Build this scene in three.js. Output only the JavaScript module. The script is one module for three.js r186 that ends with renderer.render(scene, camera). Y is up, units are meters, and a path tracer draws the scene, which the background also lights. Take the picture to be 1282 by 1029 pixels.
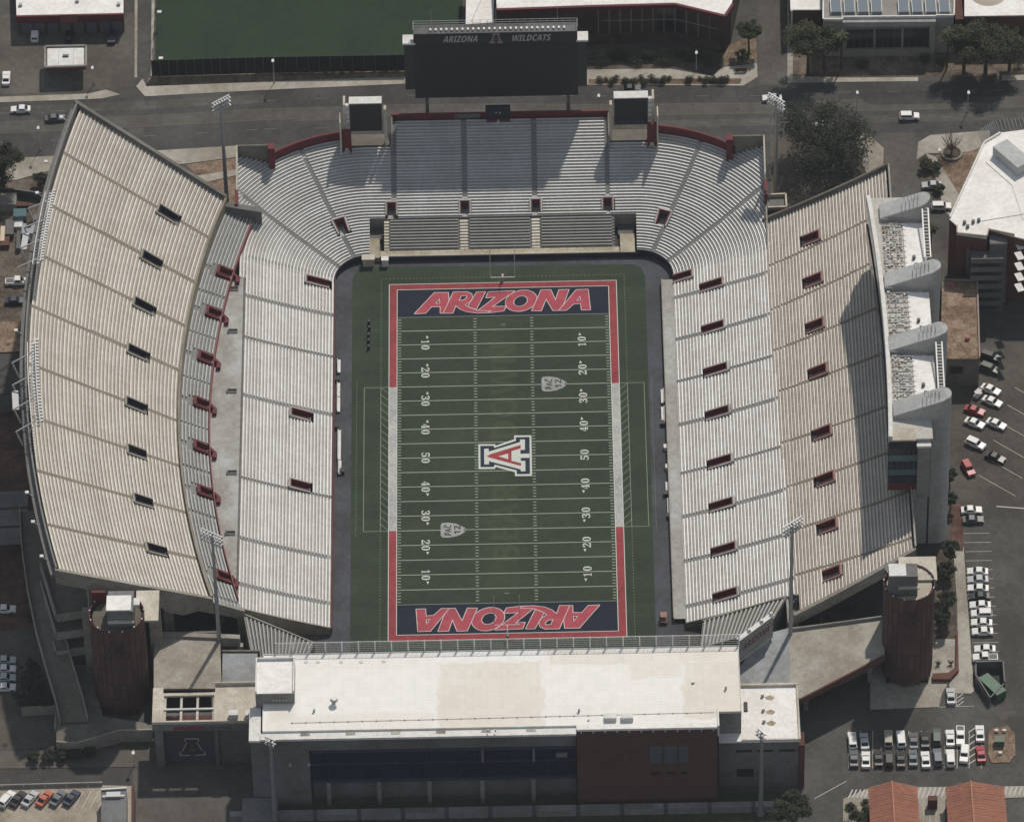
import * as THREE from 'three';
import { mergeGeometries } from 'three/addons/utils/BufferGeometryUtils.js';
import { FontLoader } from 'three/addons/loaders/FontLoader.js';

// ---------------------------------------------------------------- camera, sky, sun, exposure
const scene = new THREE.Scene();
const W0 = 1282, H0 = 1029, FPX = 8851.907;                       // photograph size and focal length in its pixels
const camera = new THREE.PerspectiveCamera(2 * Math.atan(H0 / 2 / FPX) * 180 / Math.PI, W0 / H0, 50, 6000);
camera.position.set(9.43485, 1124.99607, 1124.32325);
camera.setRotationFromMatrix(new THREE.Matrix4().set(
  0.99980252, 0.01927686, 0.00482879, 0, -0.01710692, 0.71121714, 0.70276421, 0, 0.01011277, -0.70270803, 0.71140646, 0, 0, 0, 0, 1));
camera.updateMatrixWorld();
const SUN = new THREE.Vector3(0.39 * Math.cos(0.977), Math.sin(0.977), -0.92 * Math.cos(0.977)).normalize();
{ // hazy midday sky, paler toward the horizon and round the sun
  const w = 128, h = 64, d = new Float32Array(w * h * 4);
  for (let y = 0; y < h; y++) for (let x = 0; x < w; x++) {
    const el = ((y + 0.5) / h - 0.5) * Math.PI, az = ((x + 0.5) / w - 0.5) * 2 * Math.PI, v = new THREE.Vector3(Math.cos(az) * Math.cos(el), Math.sin(el), Math.sin(az) * Math.cos(el));
    const up = Math.max(0, v.y), k = Math.pow(1 - up, 2.2), g = Math.pow(Math.max(0, v.dot(SUN)), 10) * 0.22, o = 4 * (y * w + x);
    [[0.215, 0.42], [0.255, 0.445], [0.315, 0.455]].forEach(([z, q], i) => { d[o + i] = v.y < 0 ? [0.12, 0.115, 0.1][i] : z + (q - z) * k + g; }); d[o + 3] = 1;
  }
  const t = new THREE.DataTexture(d, w, h, THREE.RGBAFormat, THREE.FloatType); t.mapping = THREE.EquirectangularReflectionMapping; t.magFilter = THREE.LinearFilter; t.needsUpdate = true;
  scene.background = t; scene.environment = t;
}
const sun = new THREE.DirectionalLight(0xfff6ea, 2.95);
sun.position.copy(SUN).multiplyScalar(600); sun.target.position.set(0, 0, 0);
sun.castShadow = true; sun.shadow.mapSize.set(4096, 4096); sun.shadow.radius = 2.5;
Object.assign(sun.shadow.camera, { left: -260, right: 260, top: 260, bottom: -260, near: 50, far: 1400 });
scene.add(sun, sun.target);
scene.fog = new THREE.FogExp2(0xdfe8f2, 0.000027);
const renderer = new THREE.WebGLRenderer({ antialias: true });
renderer.toneMapping = THREE.LinearToneMapping; renderer.toneMappingExposure = 1.0;
renderer.shadowMap.enabled = true;
renderer.setSize(1024, 821);

// ---------------------------------------------------------------- helpers
let seed = 12345;
const rnd = () => { seed = (seed * 1664525 + 1013904223) >>> 0; return seed / 4294967296; };
const rr = (a, b) => a + (b - a) * rnd();
const V = (x, y, z) => new THREE.Vector3(x, y, z);
const lerp = (a, b, t) => a + (b - a) * t;
// a photo pixel and a height above the field -> the point of the place
function P(u, v, h = 0) {
  const d = V((u - W0 / 2) / FPX, -(v - H0 / 2) / FPX, -1).applyQuaternion(camera.quaternion);
  return camera.position.clone().addScaledVector(d, (h - camera.position.y) / d.y);
}
const XZ = (pts, h = 0) => pts.map(([u, v]) => { const p = P(u, v, h); return [p.x, p.z]; });
const taken = {};
const numbered = n => { const k = taken[n] = (taken[n] ?? -1) + 1; return k ? n + '_' + String(k).padStart(3, '0') : n; };
function tag(o, label, category, group) {
  o.userData.label = label; o.userData.category = category; if (group) o.userData.group = group; return o;
}
function thing(name, label, category, group, base = V(0, 0, 0)) {
  const g = new THREE.Group(); g.name = numbered(name); g.position.copy(base); g.base = base;
  scene.add(g); return tag(g, label, category, group);
}
function mesh(name, geo, mat, parent, label) {
  if (Array.isArray(geo)) geo = merge(geo);
  const b = parent.base;
  if (b && (b.x || b.y || b.z)) { geo = geo.clone(); geo.translate(-b.x, -b.y, -b.z); }
  const m = new THREE.Mesh(geo, mat); m.name = name; m.castShadow = m.receiveShadow = true; m.base = b;
  if (label) m.userData.label = label;
  parent.add(m); return m;
}
function single(name, geo, mat, label, category, group) {
  if (Array.isArray(geo)) geo = merge(geo);
  const m = new THREE.Mesh(geo, mat); m.name = numbered(name); m.castShadow = m.receiveShadow = true;
  scene.add(m); return tag(m, label, category, group);
}
function struct(name, geo, mat, parent) {
  if (Array.isArray(geo)) geo = merge(geo);
  const m = new THREE.Mesh(geo, mat); m.name = parent ? name : numbered(name); m.castShadow = m.receiveShadow = true;
  (parent || scene).add(m); if (!parent) m.userData.kind = 'structure'; return m;
}
function copyOf(o, label, group, x, y, z, turn) {
  const c = o.clone(); c.name = numbered(o.name.replace(/_\d{3}$/, '')); c.userData = { ...o.userData };
  if (label) c.userData.label = label; if (group) c.userData.group = group;
  c.position.set(x, y, z); if (turn !== undefined) c.rotation.set(0, turn, 0); scene.add(c); return c;
}
function merge(list) {
  const gs = list.map(g => {
    let q = g.index ? g.toNonIndexed() : g;
    for (const k of Object.keys(q.attributes)) if (!['position', 'normal', 'uv'].includes(k)) { q = q === g ? g.clone() : q; q.deleteAttribute(k); }
    if (!q.attributes.uv) q.setAttribute('uv', new THREE.BufferAttribute(new Float32Array(q.attributes.position.count * 2), 2));
    return q;
  });
  return gs.length === 1 ? gs[0] : mergeGeometries(gs, false);
}
// boxes and prisms, uv in metres
function boxUV(g) {
  const p = g.attributes.position, n = g.attributes.normal, uv = new Float32Array(p.count * 2);
  for (let i = 0; i < p.count; i++) {
    const ax = Math.abs(n.getX(i)), ay = Math.abs(n.getY(i)), az = Math.abs(n.getZ(i));
    if (ay >= ax && ay >= az) { uv[2 * i] = p.getX(i); uv[2 * i + 1] = p.getZ(i); }
    else if (ax > az) { uv[2 * i] = p.getZ(i); uv[2 * i + 1] = p.getY(i); }
    else { uv[2 * i] = p.getX(i); uv[2 * i + 1] = p.getY(i); }
  }
  g.setAttribute('uv', new THREE.BufferAttribute(uv, 2)); return g;
}
function box(x0, x1, y0, y1, z0, z1) {
  const g = new THREE.BoxGeometry(Math.abs(x1 - x0), Math.abs(y1 - y0), Math.abs(z1 - z0)).toNonIndexed();
  g.translate((x0 + x1) / 2, (y0 + y1) / 2, (z0 + z1) / 2); return boxUV(g);
}
// box around a centre, turned about y
function obox(cx, cy, cz, sx, sy, sz, turn = 0) {
  const g = new THREE.BoxGeometry(sx, sy, sz).toNonIndexed(); boxUV(g); g.rotateY(turn); g.translate(cx, cy, cz); return g;
}
// bar between two points with a square section
function bar(a, b, w, h = w) {
  const d = b.clone().sub(a), g = new THREE.BoxGeometry(w, h, d.length()).toNonIndexed();
  const up = Math.abs(d.y) > 0.98 * d.length() ? V(1, 0, 0) : V(0, 1, 0);
  const m = new THREE.Matrix4().lookAt(b, a, up); g.applyMatrix4(m);
  const c = a.clone().add(b).multiplyScalar(0.5); g.translate(c.x, c.y, c.z); return boxUV(g);
}
const rod = (a, b, r0, r1 = r0, n = 8) => {
  const d = b.clone().sub(a), g = new THREE.CylinderGeometry(r1, r0, d.length(), n).toNonIndexed();
  g.applyQuaternion(new THREE.Quaternion().setFromUnitVectors(V(0, 1, 0), d.clone().normalize()));
  const c = a.clone().add(b).multiplyScalar(0.5); g.translate(c.x, c.y, c.z); return g;
};
function prism(pts, y0, y1, holes = []) {
  const s = new THREE.Shape(pts.map(([x, z]) => new THREE.Vector2(x, -z)));
  for (const h of holes) s.holes.push(new THREE.Path(h.map(([x, z]) => new THREE.Vector2(x, -z))));
  const g = new THREE.ExtrudeGeometry(s, { depth: y1 - y0, bevelEnabled: false }); g.rotateX(-Math.PI / 2); g.translate(0, y0, 0);
  return boxUV(g.index ? g.toNonIndexed() : g);
}
function sheet(pts, y, holes = []) {
  const s = new THREE.Shape(pts.map(([x, z]) => new THREE.Vector2(x, -z)));
  for (const h of holes) s.holes.push(new THREE.Path(h.map(([x, z]) => new THREE.Vector2(x, -z))));
  const g = new THREE.ShapeGeometry(s, 6).toNonIndexed(); g.rotateX(-Math.PI / 2); g.translate(0, y, 0); return boxUV(g);
}
// quads from point lists [a,b,c,d]
function quads(list) {
  const pos = new Float32Array(list.length * 18); let i = 0;
  for (const [a, b, c, d] of list) for (const p of [a, b, c, a, c, d]) { pos[i++] = p[0]; pos[i++] = p[1]; pos[i++] = p[2]; }
  const g = new THREE.BufferGeometry(); g.setAttribute('position', new THREE.BufferAttribute(pos, 3)); g.computeVertexNormals(); return boxUV(g);
}
// wall of constant or varying height along a plan line, with thickness
function wall(pts, y0, y1, t = 0.3) {
  const q = [], f = (y, i) => (typeof y === 'function' ? y(i) : Array.isArray(y) ? y[i] : y);
  for (let i = 0; i < pts.length - 1; i++) {
    const [x0, z0] = pts[i], [x1, z1] = pts[i + 1], l = Math.hypot(x1 - x0, z1 - z0) || 1, nx = -(z1 - z0) / l * t / 2, nz = (x1 - x0) / l * t / 2;
    const A = (x, z, y, s) => [x + nx * s, y, z + nz * s];
    const a0 = f(y0, i), a1 = f(y0, i + 1), b0 = f(y1, i), b1 = f(y1, i + 1);
    for (const s of [1, -1]) q.push([A(x0, z0, a0, s), A(x1, z1, a1, s), A(x1, z1, b1, s), A(x0, z0, b0, s)]);
    q.push([A(x0, z0, b0, 1), A(x1, z1, b1, 1), A(x1, z1, b1, -1), A(x0, z0, b0, -1)]);
    if (i === 0) q.push([A(x0, z0, a0, 1), A(x0, z0, b0, 1), A(x0, z0, b0, -1), A(x0, z0, a0, -1)]);
    if (i === pts.length - 2) q.push([A(x1, z1, a1, 1), A(x1, z1, b1, 1), A(x1, z1, b1, -1), A(x1, z1, a1, -1)]);
  }
  return quads(q);
}
const strip = (a, b, w, y) => {                                    // a painted line on the ground
  const l = Math.hypot(b[0] - a[0], b[1] - a[1]), nx = -(b[1] - a[1]) / l * w / 2, nz = (b[0] - a[0]) / l * w / 2;
  return quads([[[a[0] + nx, y, a[1] + nz], [b[0] + nx, y, b[1] + nz], [b[0] - nx, y, b[1] - nz], [a[0] - nx, y, a[1] - nz]]]);
};

// ---------------------------------------------------------------- textures and materials
function noiseGrid(n, cells, seed0) {                               // tileable value noise
  let s = seed0; const r = () => { s = (s * 1664525 + 1013904223) >>> 0; return s / 4294967296; };
  const g = new Float32Array(cells * cells).map(r), out = new Float32Array(n * n), k = cells / n;
  for (let y = 0; y < n; y++) for (let x = 0; x < n; x++) {
    const fx = x * k, fy = y * k, x0 = Math.floor(fx) % cells, y0 = Math.floor(fy) % cells, x1 = (x0 + 1) % cells, y1 = (y0 + 1) % cells;
    let a = fx % 1, b = fy % 1; a = a * a * (3 - 2 * a); b = b * b * (3 - 2 * b);
    out[y * n + x] = (g[y0 * cells + x0] * (1 - a) + g[y0 * cells + x1] * a) * (1 - b) + (g[y1 * cells + x0] * (1 - a) + g[y1 * cells + x1] * a) * b;
  }
  return out;
}
function mottle(metres, octaves, lo, hi, seed0, n = 512, warm = 0) { // grey multiplier with coarse and fine grain
  const acc = new Float32Array(n * n); let tot = 0;
  octaves.forEach(([c, w], i) => { const g = noiseGrid(n, c, seed0 + i * 77); for (let j = 0; j < acc.length; j++) acc[j] += g[j] * w; tot += w; });
  const d = new Uint8Array(n * n * 4);
  for (let j = 0; j < acc.length; j++) {
    let v = (acc[j] / tot - 0.5) * 2.2 + 0.5; v = Math.min(1, Math.max(0, v));
    const m = lo + (hi - lo) * v;
    d[4 * j] = Math.min(255, 255 * m); d[4 * j + 1] = Math.min(255, 255 * (m - warm * (1 - v))); d[4 * j + 2] = Math.min(255, 255 * (m - 2 * warm * (1 - v))); d[4 * j + 3] = 255;
  }
  const t = new THREE.DataTexture(d, n, n); t.wrapS = t.wrapT = THREE.RepeatWrapping; t.magFilter = THREE.LinearFilter; t.minFilter = THREE.LinearMipmapLinearFilter; t.generateMipmaps = true;
  t.colorSpace = THREE.SRGBColorSpace; t.repeat.set(1 / metres, 1 / metres); t.needsUpdate = true; return t;
}
const T = {
  asphalt: mottle(70, [[5, 1], [14, 0.8], [60, 0.6], [250, 0.7]], 0.74, 1.0, 11, 1024, 0.02),
  concrete: mottle(46, [[4, 1], [11, 0.8], [40, 0.6], [230, 0.8]], 0.78, 1.0, 23, 1024, 0.03),
  fine: mottle(12, [[3, 0.7], [12, 0.7], [48, 0.7], [160, 0.6]], 0.86, 1.0, 37, 512, 0.01),
  dirt: mottle(30, [[6, 1], [20, 1], [90, 1], [200, 0.7]], 0.6, 1.0, 51, 512, 0.04),
  turf: mottle(34, [[4, 0.6], [16, 0.5], [70, 0.7], [240, 1]], 0.78, 1.0, 63, 1024, -0.01),
  seat: mottle(22, [[7, 0.8], [30, 0.8], [120, 1]], 0.91, 1.0, 71, 512, 0.015),
};
const rgb = (r, g, b) => new THREE.Color().setRGB(r, g, b);
const mat = (c, rough = 0.9, map, extra = {}) => new THREE.MeshStandardMaterial({ color: Array.isArray(c) ? rgb(...c) : c, roughness: rough, map: map || null, side: THREE.DoubleSide, ...extra });
const M = {
  asphalt: mat([0.1, 0.097, 0.09], 0.95, T.asphalt), road: mat([0.08, 0.08, 0.078], 0.95, T.asphalt), roadOld: mat([0.115, 0.109, 0.099], 0.95, T.asphalt),
  patch: mat([0.065, 0.065, 0.065], 0.95, T.asphalt),
  concrete: mat([0.42, 0.4, 0.355], 0.92, T.concrete), concreteDark: mat([0.2, 0.19, 0.165], 0.92, T.concrete), concreteGrey: mat([0.3, 0.3, 0.285], 0.9, T.concrete),
  paver: mat([0.3, 0.22, 0.16], 0.95, T.dirt), dirt: mat([0.24, 0.185, 0.13], 1, T.dirt), soil: mat([0.12, 0.1, 0.08], 1, T.dirt), redpave: mat([0.15, 0.085, 0.065], 0.95, T.dirt),
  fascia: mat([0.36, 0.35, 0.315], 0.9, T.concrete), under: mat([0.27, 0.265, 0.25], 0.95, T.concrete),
  stepGrey: mat([0.36, 0.365, 0.355], 0.85, T.seat), benchGrey: mat([0.66, 0.67, 0.655], 0.5, T.seat, { metalness: 0.15 }),
  stepTan: mat([0.4, 0.345, 0.27], 0.9, T.seat), benchTan: mat([0.68, 0.62, 0.52], 0.6, T.seat), stepBrown: mat([0.36, 0.3, 0.25], 0.9, T.seat), benchBrown: mat([0.66, 0.6, 0.52], 0.6, T.seat),
  stepDark: mat([0.14, 0.14, 0.135], 0.8, T.seat), benchDark: mat([0.33, 0.33, 0.31], 0.5, T.seat),
  aisle: mat([0.26, 0.265, 0.26], 0.9, T.fine), aisleTan: mat([0.29, 0.25, 0.195], 0.9, T.fine),
  walk: mat([0.46, 0.47, 0.46], 0.85, T.concrete),
  maroon: mat([0.15, 0.022, 0.03], 0.75, T.fine), maroonDark: mat([0.11, 0.018, 0.024], 0.8), red: mat([0.4, 0.03, 0.045], 0.7), black: mat([0.012, 0.012, 0.014], 0.6), navy: mat([0.016, 0.02, 0.036], 0.7, T.fine),
  white: mat([0.78, 0.78, 0.76], 0.7, T.fine), roofWhite: mat([0.86, 0.855, 0.835], 0.8, T.seat), cream: mat([0.66, 0.63, 0.55], 0.8, T.concrete),
  metal: mat([0.34, 0.35, 0.36], 0.45, null, { metalness: 0.5 }), steelDark: mat([0.1, 0.1, 0.105], 0.6), rail: mat([0.5, 0.5, 0.49], 0.5, null, { metalness: 0.3 }),
  brick: mat([0.15, 0.065, 0.052], 0.9, T.fine), brickDark: mat([0.12, 0.052, 0.042], 0.9, T.fine), greyWall: mat([0.2, 0.205, 0.21], 0.85, T.concrete), greyDark: mat([0.16, 0.165, 0.17], 0.8, T.concrete),
  glassDark: mat([0.018, 0.022, 0.027], 0.12, null, { metalness: 0.1 }), glassBlue: mat([0.012, 0.023, 0.044], 0.15), glassTeal: mat([0.1, 0.17, 0.18], 0.2),
  screen: mat([0.011, 0.012, 0.014], 0.55), screenFrame: mat([0.018, 0.019, 0.022], 0.6),
  turf: mat([0.034, 0.05, 0.03], 1, T.turf), turfOut: mat([0.023, 0.044, 0.021], 1, T.turf), apron: mat([0.078, 0.085, 0.1], 0.9, T.asphalt),
  line: mat([0.55, 0.58, 0.52], 0.9), lineFaint: mat([0.3, 0.33, 0.27], 0.9), paint: mat([0.5, 0.49, 0.45], 0.9), redPaint: mat([0.34, 0.058, 0.066], 0.95, T.turf), navyPaint: mat([0.017, 0.024, 0.045], 0.95, T.turf), whitePaint: mat([0.5, 0.5, 0.48], 0.95, T.turf),
  tileRed: mat([0.42, 0.15, 0.09], 0.85, T.fine), lawn: mat([0.05, 0.07, 0.03], 1, T.turf),
};
const font = await new FontLoader().loadAsync('fonts/droid/droid_sans_bold.typeface.json');
const serif = await new FontLoader().loadAsync('fonts/droid/droid_serif_bold.typeface.json');
function textFlat(f, str, size, sx = 1) {                           // flat text, centred, in the XY plane
  const g = new THREE.ShapeGeometry(f.generateShapes(str, size), 4).toNonIndexed(); g.computeBoundingBox();
  const b = g.boundingBox; g.translate(-(b.min.x + b.max.x) / 2, -(b.min.y + b.max.y) / 2, 0); g.scale(sx, 1, 1); return g;
}

// ---------------------------------------------------------------- ground, roads, pavements
const K = 0.12;                                                     // kerb height
struct('ground', sheet([[-1500, -1500], [1500, -1500], [1500, 1500], [-1500, 1500]], 0), M.asphalt);
const side = (name, pts, m = M.concrete, h = K) => struct(name, prism(XZ(pts, h), 0.004, h), m);
const flat = (name, pts, m, y = 0.02) => struct(name, sheet(XZ(pts, y), y), m);
const roadTop = [[-60, 131], [0, 128], [110, 124], [180, 121], [330, 113], [510, 105], [640, 104], [745, 107], [940, 108], [1050, 103], [1350, 100]];
const roadBot = [[1350, 158], [1282, 160], [1150, 166], [970, 168], [640, 176], [300, 181], [200, 187], [30, 196], [-60, 198]];
const road = flat('road', [...roadTop, ...roadBot], M.road, 0.02);
const mid = (a, b, t) => [lerp(a[0], b[0], t), lerp(a[1], b[1], t)];
const rT = roadTop, rB = [[-60, 198], [0, 197], [110, 191], [180, 188], [330, 179], [510, 177], [640, 176], [745, 174], [940, 168], [1050, 166], [1350, 158]];
const along = t => XZ(rT.map((p, i) => mid(p, rB[i], t)));
function ribbon(pts, w, y) { const g = []; for (let i = 0; i < pts.length - 1; i++) g.push(strip(pts[i], pts[i + 1], w, y)); return g; }
struct('worn_lane', ribbon(along(0.46), 4.2, 0.032), M.roadOld);
struct('worn_lane', ribbon(along(0.16).slice(0, 5), 3.0, 0.032), M.roadOld);
struct('worn_lane', ribbon(along(0.75).slice(7), 2.6, 0.032), M.roadOld);
for (const t of [0.36, 0.56]) struct('road_marking', ribbon(along(t), 0.14, 0.046), mat([0.12, 0.105, 0.075], 0.9));
for (const t of [0.2, 0.74]) {
  const pts = along(t), g = [];
  for (let i = 0; i < pts.length - 1; i++) {
    const l = Math.hypot(pts[i + 1][0] - pts[i][0], pts[i + 1][1] - pts[i][1]);
    for (let s = 0; s + 3 < l; s += 12) g.push(strip(mid(pts[i], pts[i + 1], s / l), mid(pts[i], pts[i + 1], (s + 3) / l), 0.14, 0.046));
  }
  struct('road_marking', g, mat([0.17, 0.165, 0.155], 0.9));
}
flat('road_patch', [[108, 166], [180, 160], [181, 172], [110, 178]], M.roadOld, 0.06);
flat('road_patch', [[366, 138], [428, 135], [429, 150], [367, 152]], M.roadOld, 0.06);
flat('road_patch', [[1070, 116], [1180, 113], [1260, 118], [1250, 128], [1090, 131]], M.patch, 0.06);

// south side of the road
side('sidewalk', [[-60, 123], [0, 121], [110, 117], [132, 112], [150, 118], [128, 123], [110, 124], [0, 128], [-60, 131]]);
side('sidewalk', [[170, 108], [178, 98], [183, 108], [330, 102], [510, 96], [510, 104.5], [330, 112.5], [181, 120.5]]);
flat('dirt_verge', [[185, 97], [330, 91], [512, 88], [512, 96], [330, 102], [184, 107]], M.dirt, 0.03);
side('sidewalk', [[735, 87], [800, 86], [840, 86], [884, 94], [893, 95], [905, 84], [948, 79], [949, 96], [931, 107], [735, 106]]);
flat('planting_strip', [[737, 99], [929, 98], [927, 105], [737, 105]], M.dirt, 0.14);
flat('garden_bed', [[735, 62], [905, 60], [905, 83], [840, 85.5], [735, 86]], M.soil, 0.03);
flat('garden_bed', [[906, 60], [947, 40], [948, 78], [906, 83]], M.dirt, 0.03);
flat('side_street', [[950, -40], [985, -40], [985, 104], [950, 107]], M.roadOld, 0.016);
side('sidewalk', [[986, -20], [993, -20], [993, 95], [1045, 97], [1150, 96.5], [1150, 101.5], [1045, 102.5], [986, 103.5]]);
flat('garden_bed', [[993, 60], [1300, 60], [1300, 95], [1150, 96], [993, 96]], mat([0.2, 0.165, 0.13], 1, T.dirt), 0.03);
side('sidewalk', [[1255, 94], [1350, 92], [1350, 99.5], [1255, 100.5]]);
flat('parking_apron', [[-60, 20], [172, 15], [168, 108], [135, 111], [100, 114], [-60, 120]], mat([0.13, 0.12, 0.105], 0.95, T.asphalt), 0.012);
flat('driveway', [[172, -40], [190, -40], [187, 96], [170, 97]], M.asphalt, 0.02);
side('kerb', [[168, -40], [172, -40], [171, 97], [168, 97]], M.concrete, 0.14);
side('kerb', [[190, -40], [194, -40], [191, 95], [188, 95]], M.concrete, 0.14);
flat('practice_field', [[196, -60], [579, -60], [579, 66], [510, 70], [194, 76]], M.turfOut, 0.03);
flat('field_verge', [[191, 77], [512, 71], [512, 88], [330, 91], [189, 96]], M.soil, 0.024);

// north side of the road, round the stadium
side('sidewalk', [[-60, 199], [30, 197], [200, 188], [300, 182], [300, 196], [230, 205], [60, 214], [20, 225], [-60, 228]]);
flat('plaza', [[232, 206], [300, 197], [300, 262], [270, 245]], M.paver, 0.03);
side('sidewalk', [[232, 222], [296, 212], [296, 219], [240, 232]], M.concrete, 0.16);
flat('yard', [[-60, 228], [20, 226], [60, 215], [110, 260], [60, 420], [-60, 420]], mat([0.16, 0.135, 0.11], 1, T.dirt), 0.012);
flat('brick_plaza', [[-60, 515], [60, 515], [60, 800], [-60, 800]], M.redpave, 0.012);
flat('walkway', [[965, 168], [1088, 166], [1108, 182], [1108, 215], [1060, 250], [965, 260]], mat([0.13, 0.12, 0.1], 0.95, T.concrete), 0.02);
side('sidewalk', [[1070, 168], [1086, 167], [1107, 185], [1106, 212], [1088, 222], [1078, 200]]);
flat('side_street', [[1108, 166], [1150, 165], [1147, 178], [1152, 250], [1190, 330], [1110, 330], [1107, 185]], M.roadOld, 0.016);
side('sidewalk', [[1150, 178], [1165, 169], [1240, 163], [1240, 180], [1215, 190], [1160, 192], [1148, 200]]);
side('sidewalk', [[1160, 192], [1172, 196], [1205, 250], [1195, 275], [1180, 262], [1178, 240]]);
flat('garden_bed', [[1149, 200], [1160, 194], [1178, 225], [1150, 225]], M.soil, 0.03);
flat('paved_court', [[1172, 195], [1238, 180], [1240, 230], [1205, 250]], M.paver, 0.024);
flat('parking_lot', [[1190, 440], [1350, 420], [1350, 640], [1262, 637], [1190, 632]], mat([0.11, 0.1, 0.088], 0.95, T.asphalt), 0.012);
side('sidewalk', [[1190, 632], [1205, 628], [1207, 655], [1206, 690], [1193, 690]], M.redpave, 0.12);
side('sidewalk', [[1194, 685], [1207, 685], [1220, 865], [1217, 868], [1190, 868], [1188, 850], [1200, 838], [1199, 760]]);
flat('garden_bed', [[1165, 690], [1194, 690], [1198, 800], [1170, 800]], M.soil, 0.02);
side('tower_terrace', [[1090, 830], [1172, 800], [1197, 800], [1197, 840], [1180, 868], [1176, 885], [1090, 888]], M.concrete, 0.14);
side('terrace_wall', [[1198, 790], [1200, 790], [1201, 838], [1190, 850], [1168, 850], [1168, 843], [1188, 842], [1197, 835]], M.brick, 1.1);
flat('lot_patch', [[1244, 893], [1262, 878], [1274, 893], [1255, 907]], M.roadOld, 0.03);
side('sidewalk', [[1056, 1000], [1090, 986], [1290, 984], [1290, 998], [1100, 1003], [1075, 1040], [1056, 1040]], M.concrete, 0.14);
// planter island with the utility box
side('island', [[1241, 912], [1262, 908], [1271, 918], [1272, 945], [1264, 954], [1242, 955], [1238, 945], [1238, 920]], M.paver, 0.2);
// bays painted in the lots
const bays = [];
for (let i = 0; i < 6; i++) { const u = 1204 + i * 9, v = 575 - i * 22; bays.push(strip(...XZ([[u + 22, v + 20], [u + 68, v + 46]]), 0.12, 0.03)); }
for (let i = 0; i < 14; i++) { const v = 668 + i * 11.4; bays.push(strip(...XZ([[1207 + i * 0.9, v], [1240 + i * 0.9, v - 0.5]]), 0.12, 0.03)); }
for (let i = 0; i < 12; i++) bays.push(strip(...XZ([[1063 + i * 15.1, 915], [1063 + i * 15.1, 962]]), 0.12, 0.03));
for (let i = 0; i < 6; i++) bays.push(strip(...XZ([[1213, 957 - i * 8], [1222, 951 - i * 8]]), 0.25, 0.03));
for (let i = 0; i < 5; i++) bays.push(strip(...XZ([[1199, 884 - i * 5], [1207, 878 - i * 5]]), 0.2, 0.03));
bays.push(strip(...XZ([[1176, 866], [1176, 886]]), 0.12, 0.03), strip(...XZ([[1198, 864], [1198, 884]]), 0.12, 0.03), strip(...XZ([[1090, 888], [1220, 884]]), 0.12, 0.03), strip(...XZ([[1020, 1000], [1060, 978]]), 0.15, 0.03), strip(...XZ([[1248, 634], [1290, 637]]), 0.3, 0.03));
for (let i = 0; i < 7; i++) bays.push(strip(...XZ([[1063 + i * 5, 999], [1068 + i * 5, 989]]), 0.3, 0.15), strip(...XZ([[1149 + i * 6, 999], [1154 + i * 6, 986]]), 0.3, 0.15), strip(...XZ([[1258 + i * 6, 996], [1262 + i * 6, 985]]), 0.3, 0.15));
struct('bay_marking', bays, M.paint);

// bottom left: drive, garage roof level, gate court
flat('drive', [[-60, 960], [165, 950], [165, 985], [-60, 992]], mat([0.075, 0.073, 0.07], 0.95, T.asphalt), 0.02);
side('sidewalk', [[-60, 942], [150, 936], [168, 940], [172, 960], [-60, 963]], mat([0.14, 0.13, 0.115], 0.92, T.concrete), 0.14);  // concrete darkened here, shade of the deck put into its colour
flat('gate_court', [[165, 935], [330, 930], [330, 1040], [165, 1040]], mat([0.12, 0.115, 0.105], 0.95, T.concrete), 0.02);
flat('north_lawn', [[330, 1008], [1000, 990], [1000, 1060], [330, 1060]], M.lawn, 0.02);
flat('west_apron', [[-60, 800], [70, 780], [75, 935], [-60, 940]], mat([0.125, 0.115, 0.1], 0.95, T.concrete), 0.014);  // albedo lowered so the colour holds the upper deck's shade

// ---------------------------------------------------------------- the playing field and its paint
flat('field_apron', [[418, 333], [440, 316], [815, 312], [836, 330], [860, 800], [860, 830], [400, 835], [412, 560]], M.apron, 0.02);
const FX = 24.384, GZ = 45.72, EZ = 54.864, B = 1.83;
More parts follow.
